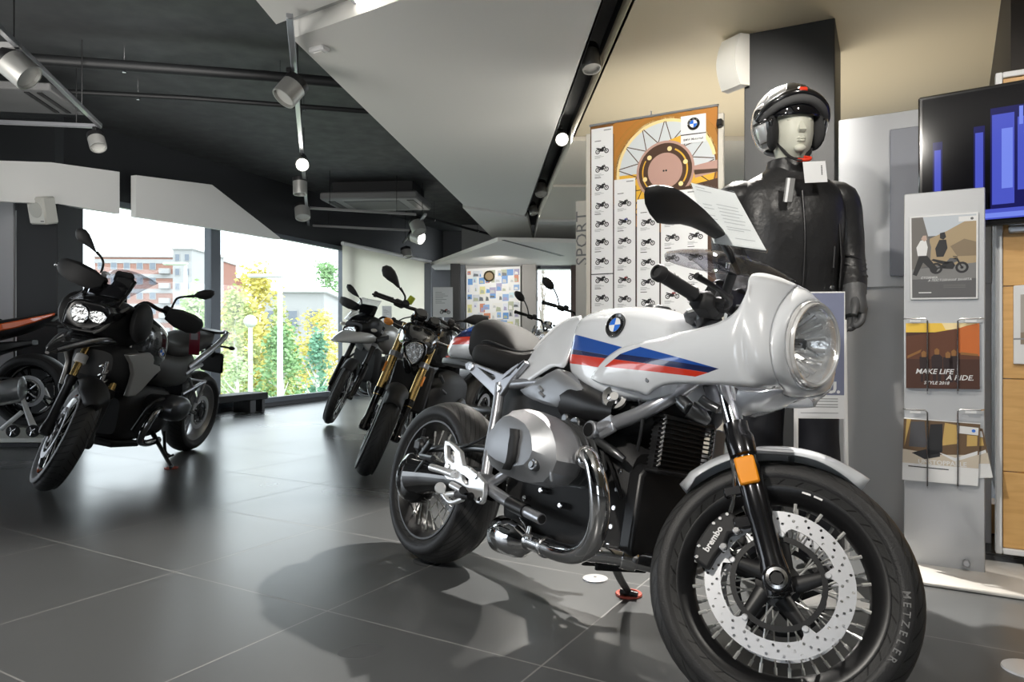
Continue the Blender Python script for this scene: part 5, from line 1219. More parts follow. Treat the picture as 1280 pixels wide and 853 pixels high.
g = G().loft(body([(-.15,.92,.85,.06),(.1,.87,.76,.11),(.4,.80,.62,.13),(.7,.76,.55,.12)], n=18, p=.6)); obj('tail_section', g, GREYP, R_)
g = G().tube([(.0,.11,.33),(.3,.12,.37),(.55,.10,.42)], .03, 10, 4).mirror(); g.tube([(0,-.13,.33),(0,.13,.33)], .016, 12); obj('swing_arm', g, SILV, R_)
g = G().tube([(.45,-.16,.42),(.2,-.19,.55),(-.1,-.2,.66)], [.04,.06,.055], 18, 4); obj('muffler', g, STEEL, R_)
obj('side_stand', G().tube([(.66,.12,.32),(.63,.26,.12),(.61,.34,.09)], [.015,.012,.012], 10, 3), BLK, R_)
mirror_px(A3, rg['hb-1'], [(433,359),(434,355.5),(438,355.5),(442,359),(445,363.5),(448,369),(450,373),(446,371),(440,368),(435,364)], A3.wb-.40, [(450,372.5,0),(452,377,0),(452,382,.01)])
bx, bz = A3.wb-.42, 1.17
for s in (-1,1):
    g = G().loft([[(bx+x+dx, s*y, bz+z_*k) for x, z_ in ((.035,-.05),(.055,0),(.04,.05),(.03,0))] for y, dx, k in ((.20,.045,.8),(.30,.05,1.1),(.38,.03,1),(.43,-.02,.6))]); obj('hand_guard', g, BLKM, rg['hb%d' % s], bevel=.004)
    obj('indicator', G().ell((1.42,s*.20,1.02), (.03,.035,.02)), mat('clear_indicator', (.7,.66,.6), .2, coat=.5), R_)
mo = [(A3.wb-.40, .40+.05*cos(t)*1.4, 1.30+.045*sin(t)) for t in (2*pi*k/14 for k in range(14))]
teardrop_mirror(rg['hb1'], mo, .035, (.95,0,.2), [(A3.wb-.40,.34,1.29),(A3.wb-.41,.27,1.24),(A3.wb-.42,.22,1.18)], .007, (BLKM, MGLASS, BLK))

# ---- two roadsters in the last row, mostly hidden
def roadster(label, X, Y, psi, paint, hh, white=True):
    r = Rig(label, X, Y, psi, .17, .5, 1.50, .30, .31, 26, .10); R_ = r.root
    rg = running_gear(r, .12, .17, .105, .34, .78, GOLD if not white else CHR, BLKG, (-.40,hh,.38,.04), BLKG, None, 'cast', 'cast', None, discs=False, calipers=False)
    g = G().lathe([(.0001,-.11),(.05,-.10),(.085,-.05),(.09,0),(.086,.006)], (1.42,0,hh-.16), (1,0,-.05), 28); hl = obj('headlight', g, CHR, R_, M=r.ST)
    obj('lens', G().lathe([(.085,.004),(.06,.016),(.0002,.022)], (1.42,0,hh-.16), (1,0,-.05), 28, cap=False), LAMP, hl)
    g = G().lathe([(.045,0),(.055,.01),(.055,.05),(.05,.055)], (1.30,.0,hh-.03), (-.5,0,1), 22); obj('instrument_cluster', g, CHR if white else BLK, R_, M=r.ST)
    g = G().loft(body([(.66,hh-.20,.72,.08),(.80,hh-.12,.70,.13),(.98,hh-.08,.70,.165),(1.12,hh-.10,.72,.16),(1.22,hh-.17,.78,.11)], n=22, p=.65)); obj('fuel_tank', g, paint, R_)
    g = G().loft(body([(.0,.85,.79,.08),(.2,.83,.77,.13),(.45,.81,.75,.14),(.62,.84,.77,.11),(.7,.9,.82,.07)], n=18, p=.6)); obj('seat', g, LEATH, R_)
    g = G().loft(body([(-.12,.84,.79,.04),(.1,.79,.72,.1),(.4,.75,.6,.12),(.8,.72,.55,.13),(1.1,.72,.6,.1)], n=16, p=.6)); obj('tail_section', g, BLK, R_)
    g = G().loft(body([(.55,.55,.28,.12),(.8,.62,.22,.14),(1.05,.58,.25,.13)], n=16, p=.45)); en = obj('engine', g, BLKM, R_)
    for s in (-1,1):
        ring = lambda k, y: [(.85+.14*k*cos(t), s*y, .48+.09*k*sin(t)) for t in (2*pi*j/16 for j in range(16))]
        obj('cylinder_head_cover', G().loft([ring(.8,.12), ring(1,.24), ring(1,.31), ring(.7,.35)]), ALU, en)
        mo = [(1.10+.0*t, s*(.40+.07*cos(t)), hh+.17+.045*sin(t)+.02*cos(t)) for t in (2*pi*k/14 for k in range(14))]
        teardrop_mirror(rg['hb%d' % s], mo, .03, (.95,0,.2), [(1.10,s*.34,hh+.15),(1.11,s*.27,hh+.08),(1.12,s*.22,hh)], .007, (BLKM, MGLASS, BLK))
    obj('swing_arm', G().tube([(0,-.1,.31),(.3,-.12,.36),(.5,-.1,.4)], .045, 12, 4), BLK, R_)
    obj('side_stand', G().tube([(.70,.12,.28),(.66,.27,.09),(.64,.32,.07)], [.015,.012,.012], 10, 3), BLK, R_)
    obj('exhaust_header', G().tube([(1.0,-.27,.48),(1.12,-.27,.42),(1.08,-.22,.27),(.8,-.15,.22),(.4,-.17,.28),(-.05,-.2,.36)], [.022,.022,.022,.03,.05,.05], 14, 5), CHR, R_)
    return r, rg
B1 = roadster('white roadster with chrome round lamp, farthest behind the front bike\'s seat', .62, 9.35, -1.95, A3W, 1.08)
B2 = roadster('dark roadster with wide black handlebar behind the front bike\'s tank', .86, 8.0, -1.95, A3W, 1.12, False)

# ---- orange sports motorcycle at the left edge, rear wheel on a paddock stand
A4 = Rig('orange and black sports motorcycle with a large silver silencer on a white plinth', -4.02, 6.12, pi+.12, 0., 0., 1.42, .30, .315, 24, .1, .125)
R_ = A4.root; rg = running_gear(A4, .12, .19, .105, .33, .68, GOLD, BLKG, (-.36,.86,.34,.0), BLKG, None, 'cast', 'cast', TREAD_R)
ORP = mat('orange_paint', (.85,.13,.02), .25, coat=1)
u4 = lambda u, v, y: tuple(A4.U(u, v, y))
g = G().loft(body([(-.29,.995,.985,.015),(-.22,.985,.945,.05),(-.10,.965,.87,.085),(.05,.935,.80,.11),(.25,.90,.74,.13),(.45,.86,.70,.14)], n=20, p=.6)); obj('tail_section', g, BLK, R_)
for s in (-1,1):
    g = G().loft([[(x, s*(y+.002), z), (x, s*(y+.012), z-.01), (x, s*(y+.012), z-h), (x, s*y, z-h-.008)] for x, y, z, h in ((-.20,.055,.965,.012),(-.08,.09,.935,.035),(.06,.115,.90,.05),(.25,.135,.86,.055),(.42,.145,.82,.05))]); obj('tail_stripe', g, ORP, R_, label='orange tail panel')
g = G().tube([(-.10,0,.88),(-.26,0,.86),(-.36,0,.80)], .022, 10, 4); g.box((-.40,0,.72), (.02,.17,.14), RY(.35).to_3x3(), .008); g.tube([(-.30,-.16,.85),(-.30,.16,.85)], .009, 8)
for s in (-1,1): g.ell((-.31,s*.17,.85), (.035,.03,.014))
obj('number_plate_holder', g, BLKM, R_)
g = G().loft(body([(.28,.92,.84,.10),(.42,.86,.79,.13),(.58,.83,.76,.14),(.70,.86,.78,.11)], n=18, p=.6)); obj('seat', g, LEATH, R_)
g = G().loft(body([(.62,.90,.74,.10),(.75,1.0,.72,.15),(.9,1.02,.70,.17),(1.05,.96,.72,.14),(1.12,.9,.78,.1)], n=22, p=.65)); obj('fuel_tank', g, ORP, R_)
g = G().loft(body([(.80,.62,.30,.16),(1.0,.85,.26,.19),(1.2,.92,.36,.20),(1.36,.98,.60,.16),(1.50,.92,.72,.08),(1.55,.85,.78,.03)], n=22, p=.6)); obj('front_fairing', g, ORP, R_)
g = G().loft(body([(.5,.6,.3,.13),(.7,.66,.24,.16),(.95,.64,.26,.16)], n=16, p=.45)); obj('engine', g, BLKM, R_)
for s in (-1,1): obj('swing_arm', G().tube([(-.02,s*.13,.315),(.2,s*.13,.36),(.48,s*.11,.40)], [.03,.045,.05], 12, 4), BLK, R_)
g = G().lathe([(.09,-.03),(.098,-.024),(.098,-.012),(.09,-.008)], (0,.10,.315), (0,1,0), 30, closed=True)
for k in range(5): g.tube([(.03*cos(k*1.257),.08,.315+.03*sin(k*1.257)), (.092*cos(k*1.257),.082,.315+.092*sin(k*1.257))], .009, 8)
g.cyl((0,.06,.315), (0,.15,.315), .028, n=18, b=.004); obj('sprocket', g, STEEL, R_)
g = G().tube([(.02,.085,.41),(.5,.085,.46)], .008, 8); g.tube([(.02,.085,.22),(.5,.085,.30)], .008, 8); obj('chain', g, GUN, R_)
g = G().loft([[(x, .215+w*cos(t), z+h*sin(t)) for t in (2*pi*k/24 for k in range(24))] for x, w, z, h in ((.46,.03,.25,.03),(.37,.05,.26,.055),(.32,.075,.27,.092),(.015,.080,.335,.105),(-.03,.074,.345,.098),(-.035,.06,.347,.08))]); obj('silencer', g, mat('brushed_silencer', (.52,.52,.52), .34, 1., bump=.15, bscale=60), R_, label='brushed steel silencer')
g = G().loft(body([(-.02,.74,.70,.05),(.12,.73,.66,.09),(.30,.72,.6,.1)], n=14, p=.5)); obj('rear_hugger', g, BLK, R_)
# paddock stand
PSW = mat('white_powder_coat', (.82,.82,.81), .35)
ps = thing('paddock_stand', 'white paddock stand with small black castors under the orange motorcycle', 'motorcycle stand', tuple(A4.HM @ V((0,0,-.045))), (0,0,pi+.12))
zc = .36; 
for s in (-1,1):
    g = G().tube([(0,s*.19,.365),(-.06,s*.20,.20),(-.115,s*.205,.06)], [.022,.03,.04], 12, 4, sq=(1,.6)); g.tube([(-.02,s*.20,.20),(.14,s*.2,.06)], .018, 10); g.tube([(0,s*.125,.362),(0,s*.20,.362)], .014, 12); g.tube([(-.10,s*.2,.05),(-.34,s*.2,.045)], .016, 10); obj('stand_arm', g, PSW, ps)
    for x in (-.125,.025):
        g = G().lathe([(.012,-.018),(.045,-.016),(.05,-.01),(.05,.01),(.045,.016),(.012,.018)], (x,s*.245,.05), (0,1,0), 24)
        w = obj('castor', g, RUB, ps); g = G().cyl((x,s*.262,.05), (x,s*.266,.05), .02, n=14, b=.003)
        for k in range(5): g.tube([(x,s*.264,.05),(x+.036*cos(k*1.257),s*.264,.05+.036*sin(k*1.257))], .004, 6)
        g.tube([(x,s*.20,.05),(x,s*.265,.05)], .008, 8); obj('castor_hub', g, STEEL, w)
obj('cross_bar', G().tube([(-.34,-.2,.045),(-.34,.2,.045)], .016, 12), PSW, ps)
# ------------------------------------------------------------------ displays
DV = V((.8615,-.5077,0)); DN = V((-.5077,-.8615,0))
class PL:
    """upright plane through O=(X,Y) with direction d; local x along it, y up, z towards the room"""
    def __init__(s, X, Y, d=DV):
        s.o = V((X,Y,0)); s.d = V(d).normalized(); s.n = s.d.cross(V((0,0,1))); s.M = basis(s.d, (0,0,1), s.n, s.o)
    def __call__(s, u, v):
        r = V(((u-CX)/F,1,-(v-CY)/F)); c = V((0,0,CH)); t = (s.o-c).dot(s.n)/r.dot(s.n); p = c+r*t-s.o; return (p.dot(s.d), p.z)
    def L(s, px): return [s(*p) for p in px]
def flat(g, pts, z, mi): return g.add([(a, b, z) for a, b in pts], [tuple(range(len(pts)))], mi, False)
def pm(n, c, r=.45, **k): return mat('print_'+n, c, r, **k)
PW, PK, PG_ = pm('white', (.80,.81,.82)), pm('black', (.02,.02,.022)), pm('grey', (.30,.31,.32))
def bike_icon(g, M, w, mi, acc=None):
    """little side view of a motorcycle, w wide"""
    r = w*.17
    for x in (-w*.33, w*.33):
        g.disc((x, r, .0004), r, M, 14, mi, r*.62); g.disc((x, r, .0004), r*.25, M, 8, mi)
    P = lambda L, m, z=.0005: g.add([(a*w, b*w, z) for a, b in L], [tuple(range(len(L)))], m, False, M)
    P([(-.16,.16),(.10,.13),(.16,.24),(.10,.36),(-.08,.36),(-.2,.26)], mi); P([(-.46,.42),(-.40,.46),(-.12,.38),(.02,.34),(-.04,.28),(-.2,.30)], mi)
    P([(-.06,.36),(.02,.46),(.16,.46),(.22,.36),(.10,.30)], acc if acc is not None else mi); P([(.16,.46),(.22,.46),(.35,.17),(.31,.17)], mi); P([(.10,.52),(.22,.50),(.21,.47),(.10,.50)], mi); P([(-.38,.18),(-.08,.24),(-.08,.19),(-.36,.14)], mi)
# --- model catalogue poster on its board
pp_ = PL(1.2076, 4.27)
PO = [PW, PK, pm('amber', (.46,.19,.035)), pm('dark_gold', (.20,.085,.02)), pm('sky', (.62,.66,.68)), pm('gold', (.78,.45,.05)), pm('hub_pink', (.50,.31,.26)), pm('umber', (.075,.04,.025)), PG_, pm('blue_bike', (.07,.09,.3)), pm('red_bike', (.25,.04,.04)), BADGE[2], BADGE[3], pm('pale_gold', (.9,.72,.35)), pm('rim_gold', (.42,.19,.035))]
tl, trr = pp_(737,156.5), pp_(897,131.5); zb = .55
st = thing('poster_board', 'tall cream display board standing behind the white motorcycle with a catalogue poster', 'display board', (pp_.o.x,pp_.o.y,0)); 
Mp = basis(pp_.d, (0,0,1), pp_.n)
CREAM = mat('board_cream', (.60,.57,.50), .5)
a, b = pp_(731,157), pp_(903.5,140)
g = G().box(((a[0]+b[0])/2, 1.12, -.03), (b[0]-a[0], 2.15, .03), None, .004); obj('panel', g, CREAM, st, M=Mp)
for x in (a[0]+.12, b[0]-.12): obj('foot', G().box((x, .02, -.03), (.06,.04,.45), None, .01), SILV, st, M=Mp)
po = thing('poster', 'catalogue poster of motorcycles with a golden wheel hub at its top, on cream board', 'poster', (pp_.o.x,pp_.o.y,0))
W0, W1 = tl[0], trr[0]; zt = (tl[1]+trr[1])/2
clampx = lambda p: (min(max(p[0], W0+.004), W1-.004), min(max(p[1], zb), zt-.004))
g = G(); z = -.011
g.box(((W0+W1)/2, (zb+zt)/2, -.0125), (W1-W0, zt-zb, .002), None, 0, 7)
q4 = lambda px, mi, dz: flat(g, [clampx(pp_(*p)) for p in px], z+dz, mi)
q4([(737,150),(900,125),(900,260),(737,262)], 3, .0002)
hc_ = pp_(830.5,213); px_ = abs(pp_(860,213)[0]-hc_[0])/29.5
def ringp(r0, r1, mi, dz, a0=0, a1=2*pi, n=40, c=hc_):
    for k in range(n):
        t0, t1 = a0+(a1-a0)*k/n, a0+(a1-a0)*(k+1)/n; L = [clampx((c[0]+r*cos(t), c[1]+r*sin(t))) for r, t in ((r0,t0),(r1,t0),(r1,t1),(r0,t1))] if r0 else [clampx((c[0]+r*cos(t), c[1]+r*sin(t))) for r, t in ((0,0),(r1,t0),(r1,t1))]
        flat(g, L, z+dz, mi)
R_p = lambda px: px*px_
ringp(0, R_p(62), 4, .0004, 0, pi); ringp(0, R_p(62), 5, .0004, pi, 2*pi); ringp(R_p(76), R_p(96), 2, .0004, .5, 3.3); ringp(R_p(60), R_p(66), 13, .0006, .2, 3.6); ringp(R_p(64), R_p(76), 14, .0006, 0, 2*pi); ringp(R_p(70), R_p(73), 2, .0007, 1.2, 3.4)
for k in range(26):
    a = 2*pi*k/26; e = a+(.35 if k % 2 else -.35); A_ = V((hc_[0]+R_p(30)*cos(a), hc_[1]+R_p(30)*sin(a))); B_ = V((hc_[0]+R_p(61)*cos(e), hc_[1]+R_p(61)*sin(e))); n = (B_-A_).orthogonal().normalized()*.0028
    flat(g, [clampx(p) for p in (A_-n, A_+n, B_+n, B_-n)], z+.0008, 7)
q4([(828,185),(835,175),(852,168),(850,188),(858,200),(846,204),(832,196)], 5, .0009); q4([(866,207),(897,199),(897,214),(868,222)], 6, .0009); q4([(866,212),(897,210),(897,214),(868,218)], 7, .001)
ringp(0, R_p(37), 6, .0010); ringp(R_p(22), R_p(34), 7, .0012); ringp(R_p(28), R_p(29.5), 5, .0014, 2.6, 4.0); ringp(R_p(27), R_p(29), 5, .0014, -.6, 1.1); ringp(0, R_p(21.5), 6, .0014)
for k in range(6): ringp(0, R_p(3), 13, .0016, 0, 2*pi, 10, (hc_[0]+R_p(27)*cos(k*1.05+.3), hc_[1]+R_p(27)*sin(k*1.05+.3)))
for dx in (-1.6,1.6): ringp(0, R_p(1.3), 1, .0018, 0, 2*pi, 8, (hc_[0]+R_p(dx), hc_[1]))
q4([(838,238),(897,222),(897,262),(838,262)], 7, .0011); q4([(845,243),(858,238),(866,248),(852,258)], 3, .0013)
colpx = [(738.5,765.5,161.5,[186,209,232,255,278,301,325]),(767,793.5,225,[252,275,299,324,348,372]),(795.5,823.5,249.5,[276,301,326,351,376]),(825.5,884,240,[270,294,320,344,367,390])]
acc = {(1,1):9,(1,4):10,(3,4):10}
TX0 = G()
for ci, (x0, x1, yt, ys) in enumerate(colpx):
    a = pp_(x0, yt); b = pp_(x1, yt); w = b[0]-a[0]; top = a[1]; q_ = [(a[0],top),(b[0],top),(b[0],zb+.02),(a[0],zb+.02)]
    flat(g, q_, z+.0022, 0); n = 2 if ci == 3 else 1; cw = w/n
    if ci < 3: flat(g, [(b[0]+.001,top-.05),(b[0]+.006,top-.05),(b[0]+.006,zb+.02),(b[0]+.001,zb+.02)], z+.0023, 1)
    xm = (x0+x1)/2
    flat(g, [(b[0]-w*.42,top-.014),(b[0]-.012,top-.014),(b[0]-.012,top-.021),(b[0]-w*.42,top-.021)], z+.0026, 8)
    zz = [pp_(xm, y_)[1] for y_ in ys]; step = (zz[0]-zz[-1])/(len(zz)-1); zz = zz+[zz[-1]-step*(k+1) for k in range(int((zz[-1]-zb)/step)-0)]
    for k, zc_ in enumerate(zz):
        if zc_ < zb+.06: break
        for j in range(n):
            xc = a[0]+cw*(j+.5); bike_icon(g, T(xc, zc_-.03, z+.0024), min(cw*.62,.105), 1, acc.get((ci,k)))
            for r, ll in ((-.040,.30),(-.047,.42),(-.054,.25)): flat(g, [(xc-cw*.34,zc_+r),(xc-cw*.34+cw*ll,zc_+r),(xc-cw*.34+cw*ll,zc_+r-.0025),(xc-cw*.34,zc_+r-.0025)], z+.0025, 8)
            if k % 2 == 0: flat(g, [(xc-cw*.34,zc_+.052),(xc-cw*.05,zc_+.052),(xc-cw*.05,zc_+.056),(xc-cw*.34,zc_+.056)], z+.0025, 1)
    if ci in (0, 2):
        s0 = pp_(xm, (342, 0, 391)[ci])[1]; flat(g, [(a[0],s0),(b[0],s0),(b[0],s0-.006),(a[0],s0-.006)], z+.0027, 1)
a = pp_(850.5,145.5); b = pp_(882,141); c = pp_(882,176); d = pp_(850.5,180); flat(g, [a,b,c,d], z+.0030, 0)
e = pp_(850.5,168.5); f_ = pp_(882,164.5); flat(g, [e,f_,(f_[0],f_[1]-.006),(e[0],e[1]-.006)], z+.0033, 1)
o = obj('printed_sheet', g, PO, po, M=Mp)
g = G(); rc = pp_(866.5,154.5); roundel(g, T(rc[0], rc[1], z+.0032), .037, 0); t_ = pp_(866,173.5); obj('badge', g, BADGE, po, M=Mp); o = obj('badge_lettering', G().text('BMW Motorrad', T(t_[0], t_[1], z+.0034), .018, 0, 0, bold=.015), PK, po, M=Mp)
g = G().box(((W0+W1)/2, zt, -.009), (W1-W0+.01,.014,.012), None, .003); g.tube([((W0+W1)/2, zt, -.009),((W0+W1)/2, zt+.03, -.009)], .005, 8); obj('hanging_rail', g, SILV, po, M=Mp)
g = G().box((W1+.015, zt-.11, .0), (.03,.04,.05), None, .004); obj('board_clip', g, BLK, st, M=Mp)
# --- SPORT banner behind
ps_ = PL(*at(728,400,5.4).xy); bn = thing('banner', 'pale upright banner lettered SPORT beside the catalogue poster', 'banner', (ps_.o.x,ps_.o.y,0)); Ms = basis(ps_.d, (0,0,1), ps_.n)
a = ps_(720,252)
obj('cloth', G().box((a[0]+.22, .93, 0), (.44,a[1]*2-1.86,.006)), mat('banner_cloth', (.66,.645,.61), .7), bn, M=Ms); p = ps_(728,298)
obj('lettering', G().text('SPORT', T(p[0]+.002, p[1], .0045) @ RZ(pi/2), .135, .0, 0), pm('banner_grey', (.20,.21,.22)), bn, M=Ms); obj('base', G().box((a[0]+.22,.03,0), (.5,.06,.2), None, .01), SILV, bn, M=Ms); obj('pole', G().tube([(a[0]+.22,.05,-.02),(a[0]+.22,a[1],-.02)], .01, 10), SILV, bn, M=Ms)

# --- grey partition behind the rack
pb_ = PL(1.664,3.3); Mb = basis(pb_.d, (0,0,1), pb_.n); a = pb_(1049,152); b = pb_(1240,360)
pt = thing('partition_panel', 'freestanding panel, pale above and darker grey below, behind the brochure rack', 'partition', (pb_.o.x,pb_.o.y,0)); zs_ = pb_(1090,360)[1]
obj('upper_panel', G().box(((a[0]+b[0])/2,(a[1]+zs_)/2,0), (b[0]-a[0],a[1]-zs_,.05), None, .004), mat('partition_pale', (.52,.535,.56), .5), pt, M=Mb); obj('lower_panel', G().box(((a[0]+b[0])/2,zs_/2+.005,-.008), (b[0]-a[0]-.004,zs_+.01,.03), None, .002), mat('partition_grey', (.48,.48,.485), .3), pt, M=Mb)
c = pb_(1113,165); d = pb_(1146,345); obj('screen_back', G().box(((c[0]+d[0])/2+.05,(c[1]+d[1])/2,.035), (d[0]-c[0]+.1,c[1]-d[1],.02), None, .004), mat('partition_shade_panel', (.27,.285,.33), .5), pt, M=Mb)
# --- brochure rack
pr = PL(1.706,2.66); Mr = basis(pr.d, (0,0,1), pr.n)
rk = thing('brochure_rack', 'tall grey metal brochure rack on a pale base plate beside the oak panels', 'brochure rack', (pr.o.x,pr.o.y,0)); RG = mat('rack_grey', (.50,.51,.525), .38, .25)
a = pr(1130,243); b = pr(1231.5,234.5); w = b[0]-a[0]; xm = (a[0]+b[0])/2
obj('upright', G().box((xm,a[1]/2+.006,-.012), (w,a[1]-.012,.024), None, .003), RG, rk, M=Mr); obj('base_plate', G().box((xm+.02,.008,.02), (w+.22,.014,.42), None, .004), mat('base_plate_pale', (.62,.60,.57), .45), rk, M=Mr)
p = pr(1208,703); g = G().cyl((p[0],p[1],0), (p[0],p[1],.03), .012, n=16, b=.003); g.tube([(p[0]-.012,p[1]-.008,.02),(p[0]+.012,p[1]-.008,.02)], .006, 8); obj('castor_lock', g, SILV, rk, M=Mr)
for y0, y1 in ((399,488),(511,606)):
    for xa, xb in ((1129.5,1159.5),(1197,1229.5)):
        A_ = pr(xa, y0); B_ = pr(xb, y0); C_ = pr(xb if xa < 1150 else xa, y1); k = .035; X0, X1 = A_[0], B_[0]
        if xa < 1150: pts = [(X0,A_[1],k*.2),(X0+.01,A_[1],k),(X1-.008,A_[1],k),(X1,A_[1]-.008,k),(X1,C_[1],k),(X1,C_[1]-.012,.002)]
        else: pts = [(X1,A_[1],k*.2),(X1-.01,A_[1],k),(X0+.008,A_[1],k),(X0,A_[1]-.008,k),(X0,C_[1],k),(X0,C_[1]-.012,.002)]
        obj('wire_pocket', G().tube(pts, .0028, 8), STEEL, rk, M=Mr)
        xm_ = (X0+X1)/2; obj('pocket_label', G().box((xm_,A_[1]-.008,k-.002), (.035,.010,.002)), PW, rk, M=Mr)
def sheet(name, label, cat, plane, px, mats, th=.004, z0=0., M=None):
    t = thing(name, label, cat, (plane.o.x,plane.o.y,0)); L = plane.L(px); Mx = basis(plane.d, (0,0,1), plane.n); return t, L, Mx
def bil(L, u, v):
    """u right, v up in a quad TL,TR,BR,BL"""
    tl, tr, br, bl = L; a = (tl[0]+(tr[0]-tl[0])*u, tl[1]+(tr[1]-tl[1])*u); b = (bl[0]+(br[0]-bl[0])*u, bl[1]+(br[1]-bl[1])*u); return (b[0]+(a[0]-b[0])*v, b[1]+(a[1]-b[1])*v)
# framed advert
t, L, Mx = sheet('framed_poster', 'white framed poster of two people with a motorcycle at the top of the brochure rack', 'poster', pr, [(1137,271.5),(1223,265.5),(1222.5,374),(1138,375)], None)
B = lambda u, v: bil(L, u, v)
g = G().prism([B(0,0),B(1,0),B(1,1),B(0,1)], .001, .012, 'z'); obj('frame', g, PW, t, M=Mx, bevel=.002)
g = G(); pz = .0125; AD = [pm('ad_grey', (.12,.12,.125)), pm('ad_hill', (.42,.32,.19)), pm('ad_sky', (.55,.60,.66)), pm('ad_rock', (.16,.15,.14)), pm('ad_skin', (.55,.40,.33)), PW, PK, pm('ad_road', (.22,.22,.22)), pm('ad_hill_dark', (.25,.19,.12)), BADGE[3]]
P = lambda pts, mi, dz=0: flat(g, [B(*p) for p in pts], pz+dz, mi)
P([(.03,.02),(.97,.02),(.97,.98),(.03,.98)], 0); P([(.25,.75),(.97,.75),(.97,.98),(.2,.98)], 2, .0002); P([(.3,.72),(.55,.80),(.75,.88),(.97,.96),(.97,.40),(.3,.40)], 1, .0003); P([(.03,.98),(.2,.98),(.32,.62),(.3,.4),(.03,.35)], 3, .0004); P([(.6,.62),(.8,.70),(.97,.66),(.97,.5),(.7,.5)], 8, .0005); P([(.03,.36),(.97,.42),(.97,.24),(.03,.24)], 7, .0005)
P([(.10,.62),(.16,.70),(.24,.72),(.27,.62),(.25,.52),(.12,.52)], 5, .0007); P([(.17,.72),(.20,.76),(.25,.76),(.26,.71),(.22,.69)], 4, .0008); P([(.04,.30),(.14,.52),(.26,.52),(.42,.36),(.38,.30),(.2,.44),(.10,.28)], 6, .0007)
P([(.38,.60),(.44,.70),(.54,.70),(.56,.60),(.50,.50),(.40,.50)], 6, .0007); P([(.45,.72),(.45,.78),(.52,.79),(.54,.73),(.5,.70)], 6, .0008)
w_ = B(.85,.3)[0]-B(.25,.3)[0]; c_b = B(.58,.30); bike_icon(g, T(c_b[0], c_b[1], pz+.0006), w_*.95, 6, 0); P([(.72,.90),(.97,.90),(.97,.96),(.72,.96)], 5, .0008); p = B(.91,.93); g.disc((p[0],p[1],pz+.001), .005, MX.Identity(4), 14, 0); 
p = B(.16,.255); g.text('СТОЯНКА', T(p[0],p[1],pz+.001), .0112, 0, 5, 'LEFT', .25, .012); p = B(.27,.222); g.text('А ПОСТОЯННАЯ ЗАНЯТА', T(p[0],p[1],pz+.001), .0112, 0, 5, 'LEFT', .25, .012); P([(.13,.075),(.32,.075),(.32,.087),(.13,.087)], 5, .0009)
for k in range(3): P([(.5,.17-k*.016),(.82,.17-k*.016),(.82,.166-k*.016),(.5,.166-k*.016)], 7, .0008)
obj('printed_sheet', g, AD, t, M=Mx)
# sunset brochure
t, L, Mx = sheet('brochure', 'sunset brochure reading MAKE LIFE A RIDE in the upper wire pocket of the rack', 'brochure', pr, [(1132.5,404.5),(1224,404),(1224.5,486.5),(1133,485)], None)
g = G().prism([B(0,0),B(1,0),B(1,1),B(0,1)], .004, .020, 'z'); obj('cover', g, PW, t, M=Mx); pz = .0205; g = G()
SU = [pm('dusk_brown', (.075,.028,.016)), pm('sun_yellow', (.95,.62,.08)), pm('sun_orange', (.62,.16,.03)), pm('dusk_hill', (.13,.045,.02)), PW, pm('dusk_dark', (.03,.016,.016)), pm('sun_pale', (1,.82,.45)), pm('dusk_gold', (.30,.14,.04))]
P([(0,0),(1,0),(1,1),(0,1)], 0); P([(0,.86),(1,.86),(1,1),(0,1)], 1, .0002); P([(.55,.9),(1,.9),(1,1),(.5,1)], 6, .0003); P([(0,.80),(.3,.84),(.68,.91),(.82,.92),(1,.96),(1,.45),(0,.45)], 3, .0004); P([(.70,.91),(.84,.96),(1,1),(1,.5),(.72,.55)], 2, .0005); P([(0,.30),(1,.33),(1,.0),(0,.0)], 0, .0006); P([(.02,.50),(.22,.60),(.2,.55),(.02,.46)], 7, .0006); P([(.75,.56),(.98,.53),(.98,.50),(.75,.52)], 7, .0006)
for u, h, w2 in ((.25,.56,.055),(.43,.60,.07),(.58,.55,.06),(.66,.58,.06)):
    P([(u-w2,.30),(u+w2,.30),(u+w2*1.1,.48),(u+.03,h-.07),(u-.03,h-.07),(u-w2*1.1,.48)], 5, .0008); P([(u-.03,h-.08),(u+.03,h-.08),(u+.035,h-.01),(u,h+.02),(u-.035,h-.01)], 7, .0009); P([(u-w2*.8,.10),(u-.01,.10),(u-.01,.32),(u-w2*.8,.32)], 5, .0008); P([(u+w2*.8,.10),(u+.01,.10),(u+.01,.32),(u+w2*.8,.32)], 5, .0008)
hh = B(.5,1)[1]-B(.5,0)[1]
p = B(.13,.26); g.text('MAKE LIFE', T(p[0],p[1],pz+.001), .0265, 0, 4, 'LEFT', .25, .014); p = B(.92,.165); g.text('A RIDE.', T(p[0],p[1],pz+.001), .0265, 0, 4, 'RIGHT', .25, .014); p = B(.42,.085); g.text('STYLE 2018', T(p[0],p[1],pz+.001), .0165, 0, 4, 'CENTER', .25, .014)
obj('printed_cover', g, SU, t, M=Mx)
